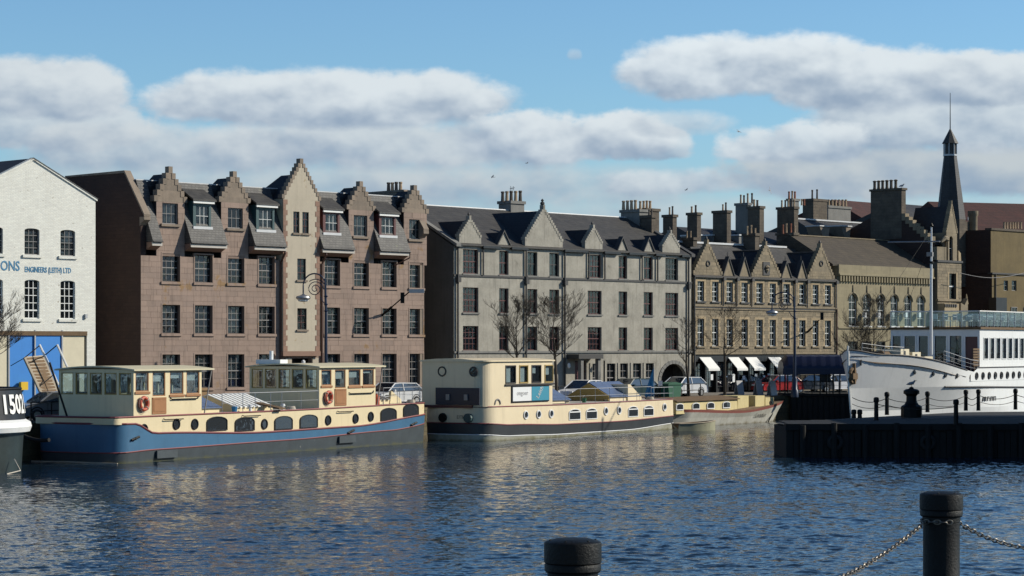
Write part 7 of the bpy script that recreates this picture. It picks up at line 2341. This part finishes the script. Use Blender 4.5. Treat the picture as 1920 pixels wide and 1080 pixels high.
def tree(px, Y, ytop, ybase, spread, label, seed, lean=0.0, split=.4, dens=1.0, zfoot=STREET):
    """bare winter tree: tapering trunk, ascending limbs all the way up, fine twigs"""
    rn = random.Random(seed)
    x = gx(px, Y); Ht = H - (ytop - HZ) * Y / F - zfoot
    T = Thing('bare_tree', label, 'tree', base=(x, Y, zfoot))
    trunk, limbs, twigs = MB(), MB(), MB()
    def grow(p, d, L, r, depth):
        n = 4
        pts = [p]; rs = [r]
        dd = Vector(d)
        for i in range(n):
            dd = (dd + Vector((rn.gauss(0, .11), rn.gauss(0, .11), rn.gauss(.07, .05)))).normalized()
            pts.append(pts[-1] + dd * (L / n)); rs.append(max(.005, r * (1 - .55 * (i + 1) / n)))
        (limbs if depth < 2 else twigs).tube(pts, rs, 5 if depth < 2 else 3, cap=False)
        if depth >= 4: return
        nk = (0, 5, 5, 4)[depth] if dens >= 1 else (0, 4, 4, 3)[depth]
        for k in range(nk):
            f = rn.uniform(.25, 1.0)
            i = min(n - 1, int(f * n)); q = pts[i].lerp(pts[i + 1], f * n - i)
            az = rn.uniform(0, 2 * math.pi)
            side = Vector((math.cos(az), math.sin(az), rn.uniform(-.1, .5)))
            nd = (dd + side * rn.uniform(.45, .95)).normalized()
            grow(q, nd, L * rn.uniform(.42, .66), max(.0065, rs[i] * .5), depth + 1)
    th = Ht * split
    r0 = .06 + Ht * .006
    nl = 9
    step = (Ht - th) / nl * .93
    cur = Vector((x + lean, Y, zfoot + th))
    trunk.tube([Vector((x, Y, zfoot)), Vector((x + lean * .3, Y, zfoot + th * .5)), cur], [r0 * 1.25, r0, r0 * .85], 9)
    pr_ = r0 * .85
    dirn = Vector((lean * .1, 0, 1))
    for i in range(nl):
        nx = cur + (dirn + Vector((rn.gauss(0, .08), rn.gauss(0, .08), 0))) * step
        limbs.tube([cur, nx], [pr_, pr_ * .82], 6, cap=False)
        h = i / nl
        shape = math.sin(math.pi * min(1, .28 + h * .78)) ** .7         # widest below the middle
        for k in range(3 if dens >= 1 else 2):
            az = rn.uniform(0, 2 * math.pi); up_ = rn.uniform(.35, .9)
            d = Vector((math.cos(az), math.sin(az), up_ / max(.5, spread))).normalized()
            grow(cur.lerp(nx, rn.random()), d, (Ht - th) * rn.uniform(.30, .44) * shape * (.6 + .4 * spread), pr_ * .40, 1)
        cur = nx; pr_ *= .8
    T.part('trunk', trunk, 'bark', smooth=True)
    T.part('limbs', limbs, 'bark')
    T.part('twigs', twigs, 'bark')
    return T
tree(966, 146, 556, 735, .8, 'bare tree rising behind the roof of the cream barge, left of the pair', 3, .1)
tree(1044, 147, 552, 740, 1.1, 'bare spreading tree just right of the cream barge wheelhouse', 11, -.1)
tree(1292, 166, 592, 745, .9, 'thin bare tree in front of the archway beside the green bin', 21, -.2, dens=.8)
tree(1359, 168, 570, 745, 1.2, 'bare tree in front of the white awnings', 5, .0, dens=.9)
tree(1637, 184, 556, 740, 1.2, 'bushy bare tree in front of the hall behind the ship bow', 8, .0, split=.3)
tree(-32, 122, 560, 780, 1.2, 'bare branches reaching in at the left edge before the white building', 14, .3)
tree(1600, 183, 600, 740, 1.3, 'low bare tree at the left end of the hall above the blue canopy', 31, .0, split=.3)


def car(px, ybase, Y, ang, label, body, L=4.1, Wd=1.7, Hc=1.45, kind='hatch', roofm=None):
    fr = Frame(gx(px, Y), Y, ang)
    T = Thing('parked_car', label, 'car', fr, (L / 2, Wd / 2, STREET), group='cars parked along the far quay')
    bm_ = M[body] if isinstance(body, str) else body
    z = STREET
    if kind == 'hatch':
        low = [(0, .35), (.05, .62), (.18, .80), (1.05, .95), (3.75 / 4.1 * L, .98), (L - .05, .85), (L, .55), (L - .05, .3), (.1, .27)]
        gh_ = [(.85, .94), (1.55, Hc - .03), (2.0, Hc), (L - .75, Hc - .03), (L - .22, .98)]
    else:
        low = [(0, .35), (.04, .60), (.2, .74), (1.2, .90), (L - .8, .95), (L - .05, .88), (L, .5), (L - .08, .3), (.1, .25)]
        gh_ = [(1.05, .89), (1.85, Hc - .04), (2.3, Hc), (L - 1.35, Hc - .03), (L - .55, .94)]
    def wheel_cut(x): return x
    b_ = MB()
    pts = [(a, z + c) for a, c in low]
    # body with rounded shoulders: outline at three widths
    def ring(y, sh):
        return [(L / 2 + (a - L / 2) * sh, y, z + .3 + (c - .3) * (1 if sh > .99 else .985)) for a, c in low]
    rs = [ring(0.06, .96), ring(0, 1.0), ring(Wd, 1.0), ring(Wd - .06, .96)]
    for r1_, r2_ in zip(rs, rs[1:]): b_.strip(r1_, r2_, True)
    b_.poly(rs[0]); b_.poly(rs[-1])
    T.part('body', b_, bm_)
    gl = MB(); yi = .17
    n = len(gh_)
    A = [(a, (.04 if c < 1.0 else yi), z + c) for a, c in gh_]; B = [(a, Wd - (.04 if c < 1.0 else yi), z + c) for a, c in gh_]
    gl.poly(A); gl.poly(B[::-1]); gl.strip(A, B, True)
    T.part('windows', gl, 'dark_glass')
    rf_ = MB(); top = [(a, c) for a, c in gh_ if c > 1.1]
    rf_.strip([(a, yi - .03, z + c + .02) for a, c in top], [(a, Wd - yi + .03, z + c + .02) for a, c in top])
    rf_.strip([(a, yi - .03, z + c - .04) for a, c in top], [(a, yi - .03, z + c + .02) for a, c in top])
    T.part('roof', rf_, roofm or bm_)
    for y in (0, 1):
        for (p, q) in ((0, 1), (2, 2.02), (n - 2, n - 1)):
            if q == 2.02:
                a = (top[1][0] + .25); c1_ = (a, (.045 if y == 0 else Wd - .045), z + .96); c2_ = (a - .02, (yi - .01 if y == 0 else Wd - yi + .01), z + Hc - .02)
            else:
                c1_ = (gh_[p][0], (.03 if gh_[p][1] < 1 else yi - .01) if y == 0 else Wd - (.03 if gh_[p][1] < 1 else yi - .01), z + gh_[p][1])
                c2_ = (gh_[q][0], (.03 if gh_[q][1] < 1 else yi - .01) if y == 0 else Wd - (.03 if gh_[q][1] < 1 else yi - .01), z + gh_[q][1])
            T.part('pillar', MB().tube([c1_, c2_], .045, 5), bm_)
    for x in (.72, L - .78):
        for y in (-.01, Wd - .19):
            w_ = T.part('wheel', MB().torus((x, y + .1, z + .31), .23, .085, 'y', 20, 8), 'tyre', smooth=True)
            T.part('rim', MB().tube([(x, y + .03, z + .31), (x, y + .17, z + .31)], .19, 14), 'rim', w_)
            T.part('wheel_arch', MB().torus((x, y + .1, z + .34), .36, .05, 'y', 14, 5, 0, 180), 'tyre')
    for y in (.12, Wd - .42):
        T.part('headlight', MB().box(-.03, .1, y, y + .30, z + .60, z + .74), 'lamp')
        T.part('tail_light', MB().box(L - .08, L + .02, y, y + .28, z + .66, z + .88), 'redlamp')
    T.part('bumper', MB().box(-.07, .12, .08, Wd - .08, z + .28, z + .52), bm_); T.part('bumper', MB().box(L - .12, L + .06, .08, Wd - .08, z + .28, z + .52), bm_)
    T.part('number_plate', MB().box(-.085, -.07, Wd / 2 - .26, Wd / 2 + .26, z + .36, z + .47), 'board_white')
    T.part('side_mirror', MB().box(1.2, 1.32, -.16, .02, z + .92, z + 1.05), bm_)
    for x in (1.25, 2.25):
        T.part('door_seam', MB().box(x, x + .015, -.006, .01, z + .36, z + .95), 'black')
    return T
silver = paint('silver_car_paint', (0.62, 0.64, 0.66)); redc = paint('red_car_paint', (0.42, 0.02, 0.02)); darkc = paint('dark_green_car_paint', (0.02, 0.05, 0.055)); greyc = paint('dark_grey_car_paint', (0.06, 0.065, 0.075)); whitec = paint('white_car_paint', (0.75, 0.76, 0.78))
car(1263, 745, 168, 47, 'silver hatchback parked behind the launch, beside the green bin', silver)
car(1432, 730, 180, 30, 'red car with a pale roof parked in front of the cafe front', redc, 3.9, roofm=whitec)
car(1488, 733, 182, 30, 'dark grey car parked under the blue canopy behind the lamp post', greyc)
car(1535, 733, 184, 30, 'white car partly hidden behind the posts of the blue canopy', whitec)
car(1076, 730, 152, 50, 'white saloon car behind the ochre skylight of the cream barge', whitec, 4.4, kind='saloon')
car(1166, 730, 160, 48, 'dark green estate car beside the blue flag', darkc, 4.3)
car(45, 790, 113, 35, 'grey car with bright headlights between the black vessel and the blue barge', paint('mid_grey_car_paint', (0.16, 0.17, 0.19)), 4.2)
car(712, 740, 141, 50, 'silver car seen over the stern of the blue barge', silver, 4.2)
car(1372, 730, 181, 40, 'black car in the shade of the cafe awnings', paint('black_car_paint', (0.012, 0.013, 0.015)), 4.2)

# green bin
bx, by = gx(1254, 162), 162
bT = Thing('wheelie_bin', 'green lidded waste bin on the quay beside the silver hatchback', 'bin', Frame(bx, by, 40), (.6, .4, STREET))
bT.part('body', MB().prism([(0.05, STREET + .1), (1.15, STREET + .1), (1.25, STREET + 1.0), (-.05, STREET + 1.0)], 'y', 0, .85), 'green_bin')
bT.part('lid', MB().prism([(-.1, STREET + 1.0), (1.3, STREET + 1.0), (1.25, STREET + 1.1), (.6, STREET + 1.2), (-.05, STREET + 1.1)], 'y', -.05, .9), 'green_bin')
for x in (.1, 1.0):
    for y in (.05, .7): bT.part('wheel', MB().tube([(x, y, STREET + .08), (x, y + .1, STREET + .08)], .08, 10), 'tyre')
# furled blue feather flag
fx, fy_ = gx(1226, 158), 158
fT = Thing('feather_flag', 'blue feather flag hanging furled beside the archway', 'flag', base=(fx, fy_, STREET))
zt__ = H - (688 - HZ) * fy_ / F
fT.part('pole', MB().tube([(fx, fy_, STREET), (fx, fy_, zt__)], .025, 6), 'steel')
fl = MB(); n = 12
prev = None
for k in range(n + 1):
    z_ = zt__ - (zt__ - STREET - .35) * k / n; w_ = .10 + .62 * (k / n) ** .9 if k < n else .55
    row = [(fx + .03 - w_ * j / 6, fy_ + .10 * math.sin(j * 1.9 + k * .3) * (k / n), z_ - .03 * j) for j in range(7)]
    if prev: fl.strip(prev, row)
    prev = row
fT.part('cloth', fl, 'bluebanner', smooth=True)
# banner pole and small white notice
pl = MB().tube([(gx(1133, 153), 153, STREET), (gx(1133, 153), 153, H - (676 - HZ) * 153 / F)], .05, 6)
single('flagpole', 'short dark pole behind the solar panels of the cream barge', 'pole', pl, 'iron')
nT = Thing('notice', 'small white notice on a post between the flag and the green bin', 'notice', base=(gx(1238, 158), 158, STREET))
nT.part('post', MB().tube([(gx(1238, 158), 158, STREET), (gx(1238, 158), 158, STREET + 1.3)], .03, 5), 'iron')
nT.part('board', MB().box(gx(1234, 158), gx(1242, 158), 157.93, 157.97, STREET + 1.0, STREET + 1.35), 'board_white')
# wall-mounted hanging sign brackets
def bracket(pxw, yw, t0, pxe, ye, te, label, bulb=True):
    a = SF.w(SF.u(pxw, t0), t0, SF.z(pxw, yw, t0)); b = SF.w(SF.u(pxe, te), te, SF.z(pxe, ye, te))
    T = Thing('street_sign_bracket', label, 'bracket', base=a)
    T.part('arm', MB().tube([a, lerp(a, b, .5), b], .045, 5), 'iron')
    T.part('stay', MB().tube([lerp(a, b, 0), (a[0], a[1], a[2] + .02), lerp(a, b, .35)], .09, 5), 'iron')
    return T, a, b
T_, a, b = bracket(716, 592, 0, 770, 545, -2.2, 'iron bracket with a floodlight projecting from the right half of the pink offices')
T_.part('floodlight', MB().box(b[0] - .1, b[0] + .9, b[1] - .2, b[1] + .2, b[2] - .15, b[2] + .1), 'steel')
T_.part('sign_plate', MB().box(a[0] + (b[0] - a[0]) * .72 - .12, a[0] + (b[0] - a[0]) * .72 + .14, a[1] - 1.2, a[1] - 1.1, SF.z(750, 569, -1), SF.z(750, 549, -1)), 'iron')
T_, a, b = bracket(1514, 623, 0, 1536, 600, -2.0, 'dark diagonal flag staff on the yellow building near the hall')
T_.part('sign_plate', MB().box(SF.w(SF.u(1541, -1), -1)[0] - .12, SF.w(SF.u(1541, -1), -1)[0] + .14, SF.w(SF.u(1541, -1), -1)[1], SF.w(SF.u(1541, -1), -1)[1] + .06, SF.z(1541, 600, -1), SF.z(1541, 586, -1)), 'iron')
# quay railings
def quay_rail(p, q, n, label, h=1.0):
    fr, L = along(p, q)
    T = Thing('quay_railing', label, 'railing', fr, (0, 0, STREET))
    for i in range(n + 1):
        x = L * i / n
        T.part('post', MB().tube([(x, .4, STREET + .03), (x, .4, STREET + h)], .035, 6), 'iron')
    for k in (h, h * .55):
        T.part('rail', MB().tube([(0, .4, STREET + k), (L, .4, STREET + k)], .028, 5), 'iron')
quay_rail(Q0, (Q0[0] + 15 * .4955, Q0[1] + 15 * .8686), 10, 'dark railing along the quay edge behind the blue barge')
quay_rail(QA, QB, 14, 'dark railing along the quay edge behind the cream barge')
# mooring lines on the left
single('mooring_rope', 'dark mooring hawser hanging from the quay to the bow of the blue barge', 'rope', MB().tube(sag((gx(40, 108), 108, 1.35), (gx(92, 107), 107, 1.15), .12, 8), .10, 6), 'tar')
# cafe people-sized clutter: chairs and A-board before the black front
for i, px in enumerate((1385, 1421, 1447)):
    Y = 172; x = gx(px, Y)
    T = Thing('sandwich_board', ['grey pavement board under the cafe awnings, nearest the bare tree', 'grey upright pavement sign left of the red car', 'pale pavement board beside the red car bonnet'][i], 'pavement sign', Frame(x, Y, 40), (0, 0, STREET))
    T.part('panel', MB().prism([(0, STREET), (.04, STREET), (.28, STREET + 1.15), (.24, STREET + 1.15)], 'x', 0, .65), 'steel' if i else 'board_grey')
    T.part('panel', MB().prism([(.5, STREET), (.54, STREET), (.30, STREET + 1.15), (.26, STREET + 1.15)], 'x', 0, .65), 'steel')

# unseen block added beyond the right edge to shade the pier
wh_ = Thing('pier_shade_block', 'unseen building block added beyond the right edge to shade the pier', 'building', Frame(35.5, 92, 0), (0, 0, 0))
wh_.part('wall', MB().box(0, 18, 0, 39, -1, 12.5), 'stack')
wh_.part('roof', MB().prism([(-.3, 12.5), (9, 16.5), (18.3, 12.5)], 'y', -.3, 39.3), 'slate_dark')
# odds and ends lying about on the barges
def deck_thing(kind, label, fr, u, y, z, **kw):
    T = Thing(kind, label, kind.replace('_', ' '), fr, (u, y, z))
    if kind == 'rope_coil':
        for k in range(4): T.part('turn', MB().torus((u, y, z + .03 + .045 * k), .24 - .015 * k, .025, 'z', 16, 5), 'rope')
    elif kind == 'bucket':
        T.part('body', MB().lathe([(.12, 0), (.16, .28)], (u, y, z), 12), kw.get('m', 'bluebanner')); T.part('handle', MB().torus((u, y, z + .28), .15, .012, 'y', 12, 4, 0, 180), 'steel')
    elif kind == 'gas_bottle':
        T.part('body', MB().lathe([(.15, 0), (.17, .05), (.17, .5), (.12, .58), (.05, .62), (.05, .7)], (u, y, z), 14), kw.get('m', 'rust'), smooth=True); T.part('collar', MB().torus((u, y, z + .68), .09, .015, 'z', 12, 4), 'steel')
    return T
deck_thing('rope_coil', 'pale coiled rope on the foredeck edge of the blue barge between its wheelhouses', B1, su(555), .45, 2.18)
deck_thing('rope_coil', 'coiled rope at the right-hand end of the blue barge deck', B1, su(797), 1.1, 2.26)
deck_thing('bucket', 'blue bucket beside the ridged skylight of the blue barge', B1, su(452), .55, 2.18)
deck_thing('gas_bottle', 'orange gas bottle behind the rear wheelhouse of the blue barge', B1, su(712), .35, 2.2)
deck_thing('rope_coil', 'coiled rope on the cream barge beside its sloping companionway', B2, s2(1236), .7, 2.0)
deck_thing('bucket', 'green bucket between the two solar skylights of the cream barge', B2, s2(1110), .6, 2.0, m='green_bin')
